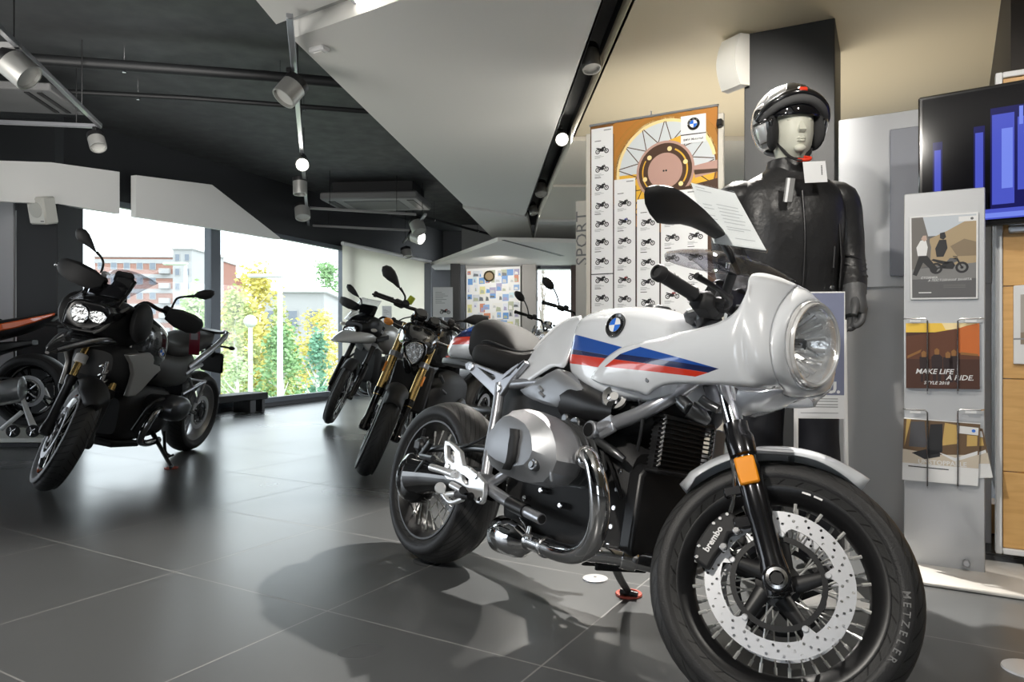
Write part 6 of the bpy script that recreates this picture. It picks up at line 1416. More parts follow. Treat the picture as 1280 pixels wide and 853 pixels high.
# luggage brochures (one leaning behind the other)
for kk, (lab, px, z0) in enumerate((('brochure of bags on a golden street, in front in the lower wire pocket', [(1130,522),(1225,529),(1222,606.5),(1128,598.5)], .014), ('brochure sticking out to the right behind the front one in the lower pocket', [(1142,527),(1228,535),(1241,597),(1150,600)], .004))):
    t, L, Mx = sheet('brochure', lab, 'brochure', pr, px, None); g = G().prism([B(0,0),B(1,0),B(1,1),B(0,1)], z0-.003, z0+.003 if kk else z0+.010, 'z'); obj('cover', g, PW, t, M=Mx); g = G(); pz = (z0+.003 if kk else z0+.010)+.0005
    LU = [pm('street_brown', (.16,.10,.055)), pm('street_gold', (.62,.42,.14)), pm('bag_black', (.025,.025,.028)), PW, pm('street_pale', (.62,.55,.45)), pm('bag_grey', (.09,.09,.1)), PK, BADGE[2]]
    P([(0,.28),(1,.28),(1,.99),(0,.99)], 0); P([(0,.28),(1,.28),(1,.50),(.5,.45),(0,.50)], 4, .0002); P([(.02,.55),(.10,.99),(.04,.99)], 1, .0003); P([(.52,.6),(.72,.65),(.70,.95),(.55,.97)], 1, .0003); P([(.84,.62),(.97,.64),(.97,.80),(.84,.80)], 1, .0003); P([(.45,.50),(.7,.42),(.98,.56),(.98,.50),(.7,.36)], 3, .0003)
    P([(.08,.55),(.10,.95),(.28,.97),(.32,.60),(.30,.55)], 5, .0005); P([(.33,.56),(.36,.93),(.52,.95),(.53,.50),(.36,.42)], 2, .0005); P([(.12,.45),(.3,.36),(.5,.42),(.5,.52),(.3,.52)], 2, .0005); P([(.74,.82),(.98,.81),(.98,.93),(.74,.94)], 3, .0006)
    if not kk:
        p = B(.92,.875); g.disc((p[0],p[1],pz+.001), .006, MX.Identity(4), 14, 7); p = B(.21,.315); g.text('UNSTOPPABLE', T(p[0],p[1],pz+.001), .0235, 0, 3, 'LEFT', 0, .015); P([(.08,.225),(.62,.215),(.62,.23),(.08,.24)], 6, .0008)
    obj('printed_cover', g, LU, t, M=Mx)
# --- television
pv = PL(1.761,2.70,(1,-.74,0)); Mv = basis(pv.d, (0,0,1), pv.n); a = pv(1147.5,123); b = pv(1310,95); zt_ = (a[1]+pv(1279,97.5)[1])/2; zb_ = (pv(1235,283)[1]+pv(1279,279)[1])/2; x1 = a[0]+.93
tv = thing('television', 'flat black television showing blue light bars, mounted at the upper right', 'television', (pv.o.x,pv.o.y,0))
obj('case', G().box(((a[0]+x1)/2,(zt_+zb_)/2,-.02), (x1-a[0],zt_-zb_,.035), None, .006), BLKG, tv, M=Mv)
SCN = [pm('screen_black', (.004,.004,.006), .08), mat('screen_blue', (0,0,0), .1, emit=(.10,.13,.75), estr=.75), mat('screen_deep_blue', (0,0,0), .1, emit=(.012,.012,.10), estr=1.), mat('screen_bright_blue', (0,0,0), .1, emit=(.22,.30,1), estr=.85), mat('screen_red', (0,0,0), .1, emit=(.12,.02,.03), estr=.6)]
for mm in SCN[1:]: mm.node_tree.nodes['Principled BSDF'].inputs['Roughness'].default_value = .08
g = G(); pz = .0; L = [(a[0]+.014,zt_-.014),(x1-.014,zt_-.014),(x1-.014,zb_+.02),(a[0]+.014,zb_+.02)]
P([(0,0),(1,0),(1,1),(0,1)], 0)
sx = lambda u: (pv(u,200)[0]-L[0][0])/(L[1][0]-L[0][0]); sy = lambda v, u=1235: (pv(u,v)[1]-L[3][1])/(L[0][1]-L[3][1])
cl_ = lambda a: max(.008, min(.992, a))
def R(u0, u1, v0, v1, mi, dz):
    m_ = lambda v: cl_(sy(v, min(1290, max(1150, (u0+u1)/2 if u1 < 1300 else 1245))))
    P([(cl_(sx(u0)),m_(v1)),(cl_(sx(u1)),m_(v1)),(cl_(sx(u1)),m_(v0)),(cl_(sx(u0)),m_(v0))], mi, dz)
R(1238,1400,135,262,2,.0003); R(1166,1178,178,262,2,.0003); R(1168,1176,188,262,1,.0004); R(1217,1231,158,262,2,.0003); R(1219,1229,166,262,1,.0004); R(1240,1268,142,255,1,.0005); R(1252,1266,160,235,3,.0006); R(1272,1310,150,240,1,.0005); R(1150,1700,261,277,1,.0007); R(1150,1700,266,272,3,.0008); R(1274,1279,132,155,3,.0007)
obj('screen', g, SCN, tv, M=Mv); obj('wall_arm', G().box(((a[0]+x1)/2,(zt_+zb_)/2-.02,-.07), (.2,.2,.09), None, .01), BLK, tv, M=Mv)
# --- oak display panels
po_ = PL(1.844,2.79); Mo = basis(po_.d, (0,0,1), po_.n); OAK = mat('oak', (.52,.30,.11), .42); q = NT(OAK); x, y, z_, v = q.xyz()
mp = q.new('ShaderNodeMapping'); mp.inputs['Scale'].default_value = (2.2,14,2.2); q.link(v, mp.inputs[0]); no = q.new('ShaderNodeTexNoise'); no.inputs['Scale'].default_value = 3; no.inputs['Detail'].default_value = 6; no.inputs['Distortion'].default_value = .8; q.link(mp.outputs[0], no.inputs['Vector'])
q.link(q.mix(no.outputs['Fac'], (.56,.29,.085), (.84,.53,.21)), q.b.inputs['Base Color'])
a = po_(1244,94); c = po_(1244,690); ow = .9
od = thing('oak_display_wall', 'white framed oak display wall carrying the television at the right edge', 'display wall', (po_.o.x,po_.o.y,0)); zo1, zo0 = a[1], c[1]; x0 = a[0]
g = G(); fw_ = .022
for xx in (x0+fw_/2, x0+ow-fw_/2): g.box((xx,(zo0+zo1)/2,0), (fw_,zo1-zo0,.05), None, .003)
obj('frame_post', g, PW, od, M=Mo)
for zz_ in (zo0+fw_/2, zo1-fw_/2): obj('frame_rail', G().box((x0+ow/2,zz_,0), (ow-2*fw_-.001,fw_,.05), None, .003), PW, od, M=Mo)
cuts = [zo0+fw_]+[po_(1250,v)[1] for v in (588.5,473.5,358.5,243)]+[po_(1250,140)[1], zo1-fw_]
for i in range(len(cuts)-1): obj('oak_board', G().box((x0+ow/2,(cuts[i]+cuts[i+1])/2,.0), (ow-2*fw_-.003,cuts[i+1]-cuts[i]-.003,.03), None, .002), OAK, od, M=Mo)
for xx in (x0+.14, x0+ow-.14): obj('foot', G().box((xx,.02,.0), (.07,.04,.34), None, .008), mat('foot_grey', (.25,.25,.25), .4, .6), od, M=Mo); obj('foot_post', G().box((xx,zo0/2+.02,0), (.05,zo0-.01,.03)), SILV, od, M=Mo)
g = G().box((po_(1266,288)[0]+.03,po_(1266,288)[1],.03), (.09,.03,.03), None, .005); obj('shelf_clip', g, SILV, od, M=Mo)
t, L, Mx = sheet('framed_picture', 'small white framed picture hung on the oak boards at the right edge', 'picture', po_, [(1266,358),(1340,352),(1340,456),(1266,455)], None); g = G().prism([B(0,0),B(1,0),B(1,1),B(0,1)], .018, .032, 'z'); obj('frame', g, PW, t, M=Mx, bevel=.003)
g = G(); pz = .0325; P([(.12,.25),(.9,.25),(.9,.88),(.12,.88)], 0); P([(.12,.25),(.9,.25),(.9,.45),(.12,.4)], 1, .0003); P([(.3,.4),(.5,.7),(.8,.6),(.8,.4)], 2, .0004); P([(.0,.31),(1,.31),(1,.33),(0,.33)], 2, .0005); obj('printed_sheet', g, [pm('pic_pale', (.45,.42,.38)), pm('pic_sand', (.30,.24,.18)), PG_], t, M=Mx)
p = onz(1236,668,0); p.x -= .03; ob = thing('oak_plinth', 'low oak plinth on the floor between the rack and the oak wall', 'plinth', (p.x+.02,p.y+.10,.0), (0,0,-.533)); obj('body', G().box((0,0,.068), (.24,.16,.13), None, .004), OAK, ob); obj('base_strip', G().box((0,0,.0015), (.22,.14,.003)), BLK, ob)
# --- mannequin
k_ = 2.75/F
def mx(u, v, dy=0.): return V(((u-CX)*k_, 2.75+dy, CH-(v-CY)*k_))
mq = thing('mannequin', 'mannequin in black leather jacket and open silver helmet standing before the dark column', 'mannequin', (mx(985,0).x,2.75,0))
O_ = V((mx(985,0).x,2.75,0)); ml = lambda u, v, dy=0.: mx(u, v, dy)-O_
SKIN = mat('mannequin_skin', (.62,.62,.53), .45); JK = mat('black_leather', (.024,.024,.025), .36, bump=.95, bscale=10); JK2 = mat('jacket_rib', (.014,.014,.015), .6); TR = mat('black_trousers', (.012,.013,.018), .6, bump=.2, bscale=30)
# one continuous figure: head, neck, trunk and legs
def ov(c, a, b, n=24, p=1.): return [(c[0]+a*cos(t), c[1]+b*sin(t), c[2]) for t in (2*pi*k/n for k in range(n))]
g = G(); hx = ml(988,160).x
g.loft([ov((hx+.0,.0,1.40),.075,.065), ov((hx,.0,1.46),.060,.058), ov((hx,.005,1.52),.054,.056), ov((hx,-.012,1.555),.056,.070), ov((hx,-.018,1.58),.064,.085), ov((hx,-.016,1.62),.071,.092), ov((hx,-.010,1.66),.075,.096), ov((hx,0,1.70),.076,.097), ov((hx,.004,1.75),.070,.092), ov((hx,.006,1.785),.045,.06), ov((hx,.006,1.80),.012,.016)])
fy = -.108
g.loft([[(hx+x, fy+y, z) for x, y, z in L] for L in ([(-.004,.012,1.672),(.004,.012,1.672),(.006,.022,1.672),(-.006,.022,1.672)],[(-.008,-.002,1.645),(.008,-.002,1.645),(.012,.022,1.645),(-.012,.022,1.645)],[(-.013,-.012,1.622),(.013,-.012,1.622),(.018,.022,1.622),(-.018,.022,1.622)],[(-.010,.0,1.612),(.010,.0,1.612),(.014,.022,1.612),(-.014,.022,1.612)])])
for dz, ww in ((1.592,.022),(1.583,.019)): g.tube([(hx-ww,fy+.014,dz),(hx-ww*.4,fy+.004,dz+.003),(hx,fy+.005,dz+.001),(hx+ww*.4,fy+.004,dz+.003),(hx+ww,fy+.014,dz)], [.002,.005,.0045,.005,.002], 8, 3)
for s in (-1,1):
    g.ell((hx+s*.030,fy+.022,1.665), (.016,.010,.008)); g.tube([(hx+s*.010,fy+.012,1.685),(hx+s*.030,fy+.010,1.690),(hx+s*.05,fy+.024,1.684)], .004, 6, 3); g.ell((hx+s*.077,.01,1.645), (.012,.022,.032))
g.ell((hx,fy+.018,1.56), (.022,.016,.014))
bx_ = 0.0
g.loft([ov((.0,.02,1.42),.16,.085), ov((.0,.02,1.30),.17,.10), ov((0,.01,1.10),.145,.095), ov((0,.01,.95),.16,.10), ov((0,.01,.86),.165,.105)])
for s in (-1,1): g.loft([ov((s*.085,.01,.90),.085,.09), ov((s*.092,.01,.70),.075,.08), ov((s*.10,.0,.50),.055,.06), ov((s*.105,.01,.33),.05,.055), ov((s*.11,.02,.08),.035,.04), ov((s*.11,-.05,.03),.04,.10), ov((s*.11,-.05,.012),.04,.10)])
obj('body', g, SKIN, mq)
# jacket
g = G(); tors = [(1.515,.070,.068,.015),(1.495,.085,.075,.015),(1.475,.125,.085,.015),(1.445,.180,.102,.012),(1.40,.208,.118,.01),(1.32,.208,.128,.0),(1.22,.198,.128,-.005),(1.14,.188,.122,0),(1.07,.180,.115,0),(1.045,.178,.114,0),(1.03,.182,.119,0),(1.02,.178,.112,0)]
rings = []
for z_, a, b, dy in tors:
    r = []
    for k in range(32):
        t = 2*pi*k/32; e = .82; cx_, sy_ = cos(t), sin(t); r.append((a*abs(cx_)**e*(1 if cx_ > 0 else -1)+.0, dy+b*abs(sy_)**e*(1 if sy_ > 0 else -1), z_))
    rings.append(r)
g.loft(rings, 0, True)
jk = obj('jacket', g, JK, mq, sub=1)
armR = [(.120,.012,1.40),(.195,.01,1.385),(.222,.01,1.28),(.226,.0,1.18),(.222,-.02,1.12),(.216,-.05,1.07),(.208,-.08,1.03)]; rr = [.055,.072,.062,.058,.058,.054,.046]
for s in (-1,1):
    P_ = [(x*s, y, z_) for x, y, z_ in armR]; g = G().tube(P_, rr, 18, 5)
    sl_ = obj('sleeve', g, JK, mq); g = G()
    for k in range(4):
        zz_ = 1.165-k*.026; g.tube([(s*(.222-k*.002)+.058*cos(t), -.004-k*.010+.060*sin(t)-.0, zz_+.010*sin(t*2+k)) for t in (2*pi*j/16 for j in range(17))], .005, 6)
    each('sleeve_fold', g, JK, sl_)
    # gloved hand, five fingers
    w0 = V((s*.206,-.085,1.025)); d = V((s*-.10,-.30,-.95)).normalized(); side = V((0,-1,0)).cross(d).normalized()*s
    g = G().tube([w0+d*-.03, w0+d*.02, w0+d*.06, w0+d*.085], [.054,.052,.058,.050], 14, 3, sq=(.95,.78))
    for j, (o_, l_) in enumerate(((-.034,.062),(-.012,.072),(.011,.068),(.033,.054))):
        b0 = w0+d*.075+V((o_*.45,o_*-.9,0)); g.tube([b0, b0+d*l_*.5+V((s*-.006,-.004,0)), b0+d*l_*.8+V((s*-.022,0,0)), b0+d*l_*.85+V((s*-.036,.002,.004))], [.0135,.013,.012,.009], 10, 3)
    t0 = w0+d*.02+V((s*-.01,-.034,0)); g.tube([t0, t0+d*.03+V((s*-.012,-.024,0)), t0+d*.06+V((s*-.02,-.028,0))], [.016,.014,.010], 10, 3)
    obj('glove', g, mat('grey_glove', (.09,.092,.095), .45, bump=.1, bscale=120), mq, label='dark grey riding glove')
g = G().lathe([(.082,1.475),(.080,1.51),(.074,1.535),(.070,1.537),(.070,1.49)], (.004,.012,0), (0,0,1), 28, cap=False); obj('collar', g, JK, jk)
g = G().tube([(.006,-.122,1.40),(.010,-.135,1.25),(.008,-.130,1.1),(.004,-.120,1.01)], .003, 6, 4); g.tube([(.13,-.105,1.20),(.122,-.112,1.12)], .005, 8); obj('zip', g, BLK, jk)
p = V((.115,-.112,1.05)); obj('snap_button', G().cyl(p, p+V((0,-.008,0)), .008, n=14, b=.002), STEEL, jk)
g = G()
for k in range(9): g.tube([(.15+.004*k,-.10+k*.006,1.28-.005*k),(.155+.004*k,-.104+k*.006,1.15),(.15+.004*k,-.098+k*.006,1.05)], .003, 6)
obj('rib_panel', g, JK2, jk)
g = G().loft([ov((0,0,1.02),.165,.105,28), ov((0,0,.95),.172,.108,28), ov((0,0,.85),.175,.112,28), ov((0,0,.80),.172,.11,28)]); trs = obj('trousers', g, TR, mq)
for s in (-1,1): obj('trouser_leg', G().loft([ov((s*.088,0,.86),.092,.105,24), ov((s*.097,0,.70),.086,.094,24), ov((s*.103,-.006,.52),.078,.082,24), ov((s*.106,-.002,.44),.082,.085,24), ov((s*.112,.0,.25),.085,.09,24), ov((s*.115,-.005,.10),.088,.095,24), ov((s*.115,-.005,.06),.088,.095,24)]), TR, trs)
for s in (-1,1): obj('boot', G().loft([ov((s*.115,-.01,.075),.05,.06), ov((s*.115,-.03,.05),.052,.10), ov((s*.115,-.05,.02),.052,.135), ov((s*.115,-.05,.0),.052,.135)]), BLK, mq)
# helmet, flipped open
hc3 = V((hx-.003,.02,1.685)); HS = mat('helmet_silver', (.60,.60,.61), .25, .4, coat=1); HB = mat('helmet_black', (.012,.012,.013), .2, coat=.8)
def shell(a0, a1, e0, e1, r, n=26, m=18, sc=(.130,.150,.140)):
    rows = []
    for i in range(m+1):
        e = e0+(e1-e0)*i/m; rows.append([(hc3.x+r*sc[0]*cos(e)*sin(a), hc3.y-r*sc[1]*cos(e)*cos(a), hc3.z+r*sc[2]*sin(e)) for a in (a0+(a1-a0)*k/n for k in range(n+1))])
    return rows
def shell2(f0, f1, e0, e1, r, n=30, m=20, back=True):
    """shell whose front edge angle runs from f0 (bottom) to f1 (top)"""
    rows = []
    for i in range(m+1):
        e = e0+(e1-e0)*i/m; f = f0+(f1-f0)*max(0, min(1, i/m*1.0)); rows.append([(hc3.x+r*.131*cos(e)*sin(a), hc3.y-r*.150*cos(e)*cos(a), hc3.z+r*.138*sin(e)) for a in (f+(2*pi-2*f)*k/n for k in range(n+1))])
    return rows
he = obj('helmet', G().grid(shell2(radians(48), radians(66), radians(-50), radians(24), 1.0)), HS, mq, solid=.014, off=-1)
obj('helmet_crown', G().grid(shell(radians(60), radians(300), radians(24), radians(90), 1.0)), HS, he, solid=.012, off=-1)
obj('helmet_front', G().grid(shell(radians(-61), radians(61), radians(25), radians(90), 1.0)), HS, he, solid=.012, off=-1)
obj('helmet_brow', G().grid(shell(radians(-27), radians(27), radians(26), radians(90), 1.014)), HB, he, solid=.008, off=-1)
def arch(r, e0, e1, w): return [(hc3.x+r*.131*cos(radians(e0+e1*cos(a*1.25)))*sin(a), hc3.y-r*.150*cos(radians(e0+e1*cos(a*1.25)))*cos(a), hc3.z+r*.138*sin(radians(e0+e1*cos(a*1.25)))) for a in (radians(-w)+radians(2*w)*j/24 for j in range(25))]
obj('chin_bar', G().tube(arch(1.0, 0, 31, 74), .017, 12), HB, he); obj('peak_lining', G().tube(arch(.95, -3, 25, 70), .017, 12), mat('helmet_lining_grey', (.09,.09,.092), .7), he)
obj('sun_visor', G().grid(shell(radians(-56), radians(56), radians(-4), radians(22), .88, 20, 6)), mat('dark_visor', (.006,.006,.008), .04, coat=1), he, solid=.004)
for s in (-1,1):
    obj('cheek_pad', G().ell((hc3.x+s*.078,hc3.y-.055,1.635), (.024,.055,.07), R=RZ(s*.35).to_3x3()), mat('helmet_padding', (.02,.02,.021), .8), he)
    obj('chin_bar_end', G().grid(shell(s*radians(46), s*radians(86), radians(-38), radians(-6), 1.03, 8, 8)), HB, he, solid=.012); obj('cheek_stripe', G().grid(shell(s*radians(56), s*radians(80), radians(-36), radians(-10), 1.06, 6, 6)), HS, he, solid=.006); obj('visor_pivot', G().cyl(V((hc3.x+s*.122,hc3.y-.045,1.70)), V((hc3.x+s*.136,hc3.y-.048,1.70)), .022, n=18, b=.004), HB, he)
obj('release_button', G().box((hc3.x+.004,hc3.y-.133,hc3.z+.078), (.036,.022,.024), RX(-.5).to_3x3(), .006), mat('release_red', (.75,.05,.02), .35), he, label='red release tab')
obj('chin_strap', G().tube([(hx-.065,-.03,1.60),(hx-.035,-.085,1.530),(hx+.012,-.098,1.518),(hx+.06,-.04,1.57)], .010, 8, 4, sq=(1,.5)), BLK, he); obj('strap_loop', G().tube([(hx-.012,-.100,1.515),(hx+.02,-.106,1.513),(hx+.036,-.100,1.521),(hx+.01,-.104,1.524)], .006, 8, 3), mat('release_red', (.75,.05,.02), .35), he, label='red strap pull')
# swing tags
p0 = mx(997.5,227,-.155); t = thing('price_tag', 'white square price tag hanging on the jacket under the helmet', 'tag', p0, (-.1,0,.06), 'tags on the mannequin'); s_ = 2.60/F
g = G().box((0,0,0), (29*s_,.002,27*s_), RY(-.06).to_3x3()); obj('card', g, PW, t); g = G()
for k in range(6): g.box((.024,-.0016,.022-k*.006), (.004,.0008,.004))
obj('tag_print', g, PK, t); obj('string', G().tube([(-.005,0,.034),(-.005,.01,.09)], .001, 6), PK, t)
p0 = mx(967.5,248,-.15); t = thing('price_tag', 'grey swing tag hanging askew from the left side of the jacket', 'tag', p0, (0,0,-.25), 'tags on the mannequin'); g = G().box((0,0,0), (11*s_,.004,30*s_), RY(.13).to_3x3(), .001); obj('card', g, mat('tag_grey', (.20,.20,.20), .5), t); g = G().box((-.006,-.001,-.0), (3*s_,.006,30*s_), RY(.13).to_3x3()); obj('card_edge', g, PW, t); obj('string', G().tube([(-.004,0,.04),(.01,.02,.10)], .001, 6), PK, t)
# --- info stand in front of the mannequin
pi_ = PL(*at(1025,480,2.42).xy, d=(1,-.12,0)); Mi = basis(pi_.d, (0,0,1), pi_.n); si = thing('information_stand', 'slim white framed information stand behind the round headlamp', 'sign stand', (pi_.o.x,pi_.o.y,0))
a = pi_(994,523); b = pi_(1056,425); 
for (u0, v0, u1, v1) in ((995.5,700,995.5,430),(1060,592,1056,400)):
    p = pi_(u0, v0); q_ = pi_(u1, v1); g = G().tube([(p[0],max(.02,p[1]) if u0 < 1000 else .02,-.004),(q_[0],q_[1],-.004)], .0075, 10); obj('stand_leg', g, PSW, si, M=Mi)
obj('stand_base', G().box(((a[0]+b[0])/2,.008,.0), (.28,.014,.2), None, .004), PSW, si, M=Mi)
L = [(a[0],1.02),(b[0],1.02),(b[0],a[1]),(a[0],a[1])]; g = G().prism([B(0,0),B(1,0),B(1,1),B(0,1)], -.002, .002, 'z'); obj('board', g, PSW, si, M=Mi)
is_ = thing('information_sheet', 'white sheet with slate blue heading in the slim stand behind the headlamp', 'notice', (pi_.o.x,pi_.o.y,0)); g = G(); pz = .0035; hz = (pi_(1025,494)[1]-a[1])/(1.02-a[1]); g.prism([B(.02,.01),B(.98,.01),B(.98,.99),B(.02,.99)], .002, .003, 'z', 0); P([(.02,hz),(.98,hz),(.98,.99),(.02,.99)], 1, 0)
p = pi_(1052,487); g.text('U.', T(p[0]-.006,p[1]+.004,pz+.0005), .05, 0, 0, 'RIGHT', 0, .05)
for v in (498,501,505,508): p = pi_(1000 if v > 500 else 1010, v); q_ = pi_(1047, v); flat(g, [(p[0],p[1]),(q_[0],p[1]),(q_[0],p[1]-.003),(p[0],p[1]-.003)], pz, 2)
p = pi_(1024,516); flat(g, [(p[0]-.06,p[1]),(p[0]+.06,p[1]),(p[0]+.06,p[1]-.002),(p[0]-.06,p[1]-.002)], pz, 2)
obj('printed_sheet', g, [PW, pm('slate_blue', (.20,.22,.32)), PG_], is_, M=Mi)
# --- price sheet on the front motorcycle's screen
cr = [at(863.5,228.5,2.00), at(918.5,241.5,1.90), at(957.8,313,1.80), at(892,304,1.90)]; c = sum(cr, V((0,0,0)))/4; pc = thing('price_sheet', 'white printed price sheet in a clear holder above the front motorcycle\'s screen', 'price sheet', c)
Q = [p-c for p in cr]; n = (Q[1]-Q[0]).cross(Q[3]-Q[0]).normalized(); n = -n if n.y > 0 else n
g = G(); g.add([tuple(p) for p in Q]+[tuple(p-n*.0015) for p in Q], [(0,1,2,3),(7,6,5,4),(0,4,5,1),(1,5,6,2),(2,6,7,3),(3,7,4,0)], 0, False)
q3 = lambda u, v: (Q[0]+(Q[1]-Q[0])*u)*(1-v)+(Q[3]+(Q[2]-Q[3])*u)*v
for (u0, u1, v) in ((.08,.30,.05),(.08,.42,.10),(.42,.88,.30),(.42,.86,.36),(.42,.9,.42),(.42,.8,.48),(.42,.88,.54),(.42,.84,.60),(.42,.9,.68),(.42,.75,.72),(.10,.3,.34),(.10,.32,.40),(.10,.28,.52),(.10,.3,.58),(.10,.28,.66),(.5,.88,.86)):
    g.add([tuple(q3(a_, b_)+n*.0006) for a_, b_ in ((u0,v),(u1,v),(u1,v+.012),(u0,v+.012))], [(0,1,2,3)], 1, False)
obj('paper', g, [pm('paper', (.92,.92,.93), .4), pm('faint_ink', (.55,.56,.58))], pc)
g = G(); e = n*.003; g.add([tuple(p*1.03+e) for p in Q]+[tuple(p*1.03+e+n*.002) for p in Q], [(0,1,2,3),(7,6,5,4),(0,4,5,1),(1,5,6,2),(2,6,7,3),(3,7,4,0)], 0, False)
b0 = (Q[2]+Q[3])/2; base = HM @ V((1.33,-.03,1.075))-c; g.tube([b0, b0.lerp(base,.6)+V((0,0,-.01)), base], .006, 8, 4); g.tube([Q[3]*1.02, Q[2]*1.02], .005, 8); obj('clear_holder', g, GLASS, pc)
# --- floor plates, stand pads
for i, (u, v, r, lab) in enumerate(((744,724.5,.046,'round white metal floor plate behind the side stand of the front motorcycle'),(1285,838,.06,'round metal floor plate at the lower right edge'))):
    p = onz(u, v, 0); t = thing('floor_plate', lab, 'floor plate', p); obj('disc', G().lathe([(r,0),(r*.97,.005),(r*.6,.008),(.0001,.008)], (0,0,0), (0,0,1), 36), mat('plate_metal', (.62,.62,.63), .3, .3), t); obj('screw', G().cyl((0,0,.008), (0,0,.010), .006, n=10), STEEL, t)
for u, v, lab in ((786,744.5,'round red rubber pad under the side stand of the front white motorcycle'),(214,586,'round red rubber pad under the side stand of the black adventure motorcycle')):
    p = onz(u, v, 0); t = thing('stand_pad', lab, 'stand pad', p); obj('pad', G().lathe([(.042,0),(.045,.004),(.043,.009),(.034,.010),(.032,.006),(.0001,.006)], (0,0,0), (0,0,1), 32), mat('pad_red', (.48,.09,.06), .55), t)
# --- red tag on the black adventure motorcycle
p = A1.HM @ A1.U(243,429,.255); rt = thing('hanging_tag', 'dark red label hanging from the black adventure motorcycle\'s hand guard', 'tag', p, (0,.05,-.35)); obj('card', G().box((0,0,0), (.092,.004,.165), None, .002), mat('tag_red', (.22,.012,.028), .45), rt); obj('tag_print', G().box((0,-.003,.045), (.06,.002,.045)), mat('tag_grey_print', (.30,.27,.28), .5), rt); obj('string', G().tube([(0,0,.08),(.01,.02,.17)], .002, 6), PK, rt)
# --- plinth, bench
p = onz(0,560,0); pl_ = thing('display_plinth', 'low white plinth under the orange sports motorcycle at the left edge', 'plinth', (-4.3,p.y,0)); obj('top_panel', G().box((-1.3,.48,.06), (3.7,.96,.04), None, .004), mat('plinth_white', (.74,.74,.68), .4), pl_); obj('base', G().box((-1.3,.49,.02), (3.55,.9,.04), None, .002), WDK, pl_)
p = onz(318,514,0)-wd*.55; bn_ = thing('bench', 'low black bench beside the windows behind the black adventure motorcycle', 'bench', p, (0,0,atan2(wd.y, wd.x))); obj('seat', G().box((0,0,.19), (1.25,.30,.08), None, .008), BLKM, bn_)
for x in (-.5,.38,.56): obj('leg', G().box((x,0,.074), (.10 if x != .56 else .05,.26,.148), None, .004), BLK, bn_)
# --- speakers
p = at(53,263,6.45); sp_ = thing('wall_speaker', 'pale box loudspeaker tilted on the dark column at the left', 'loudspeaker', p, (.25,.06,-.25)); obj('cabinet', G().box((0,0,0), (.19,.14,.24), None, .015), mat('speaker_cream', (.50,.50,.46), .5), sp_); obj('cone_grille', G().lathe([(.07,0),(.066,.004),(.03,.006),(.0001,.004)], (0,-.070,.01), (0,-1,0), 28), mat('speaker_grille', (.40,.40,.37), .7), sp_); obj('nameplate', G().box((.055,-.071,-.09), (.035,.003,.008)), BLK, sp_); obj('bracket', G().box((0,.09,.0), (.05,.08,.05)), BLK, sp_)
p = at(920,80,4.05); sp_ = thing('wall_speaker', 'white curved loudspeaker high on the side of the charcoal column', 'loudspeaker', p, (0,0,.5)); P_ = [(-.075+.0*k, 0) for k in range(1)]
g = G().loft([[(-.03-.05*sin(pi*t*.9+.15), y, .14-.28*t) for y in (-.07,-.03,.03,.07)]+[(.02, y, .14-.28*t) for y in (.08,-.08)] for t in (k/10 for k in range(11))]); obj('cabinet', g, mat('speaker_white', (.66,.65,.61), .5), sp_); obj('bracket', G().box((.04,.0,.02), (.06,.06,.10), None, .005), SILV, sp_)
# --- photo collage board and notices at the back
Y0 = Yb-.13; cb = thing('photo_board', 'white framed board crowded with photographs on the back wall', 'photo board', (bxx(616.5,Y0),Y0,0)); tp = lambda u, v: ((u-616.5)/F*Y0, CH-(v-CY)/F*Y0)
L = [tp(583,336.5),tp(650.5,333),tp(650.5,485),tp(583,485)]; Mc = basis((1,0,0),(0,0,1),(0,-1,0)); g = G().prism([B(0,0),B(1,0),B(1,1),B(0,1)], -.02, .0, 'z'); obj('board', g, PW, cb, M=Mc)
g = G(); pz = .001; random.seed(11); CM = [pm('c%d' % i, c) for i, c in enumerate(((.62,.66,.72),(.25,.42,.72),(.12,.30,.65),(.72,.70,.32),(.52,.54,.56),(.70,.74,.82),(.62,.25,.14),(.12,.14,.16),(.78,.78,.76),(.42,.46,.34),(.55,.72,.80),(.36,.34,.52)))]
for i in range(9):
    for j in range(14):
        u = (i+.5)/9+random.uniform(-.03,.03); v = (j+.5)/14+random.uniform(-.015,.015); a_, b_ = random.uniform(.03,.065), random.uniform(.018,.038); ci = random.choice((0,0,1,2,3,4,5,5,8,8,9,10,11,6)); u0, u1, v0, v1 = max(.02,u-a_), min(.98,u+a_), max(.02,v-b_), min(.98,v+b_); dz = random.uniform(.0005,.002)
        P([(u0,v0),(u1,v0),(u1,v1),(u0,v1)], ci, dz); P([(u0+.01,v0+.006),(u1-.02,v0+.006),(u1-.03,v0+(v1-v0)*.5),(u0+.02,v0+(v1-v0)*.6)], random.choice((7,4,9,8,2,11)), dz+.0004)
obj('photographs', g, CM, cb, M=Mc)
q_ = tp(611.5,345.5); ck = thing('wall_badge', 'round dark framed emblem at the top of the photo board', 'plaque', (bxx(616.5,Y0)+q_[0],Y0-.006,q_[1])); obj('ring', G().lathe([(.072,0),(.10,0),(.10,.03),(.085,.035),(.072,.02)], (0,0,0), (0,-1,0), 30, closed=True), mat('dark_bronze', (.09,.075,.045), .4, .5), ck); obj('disc', G().lathe([(.074,.008),(.0001,.01)], (0,0,0), (0,-1,0), 30, cap=False), mat('ochre_disc', (.30,.21,.10), .5), ck)
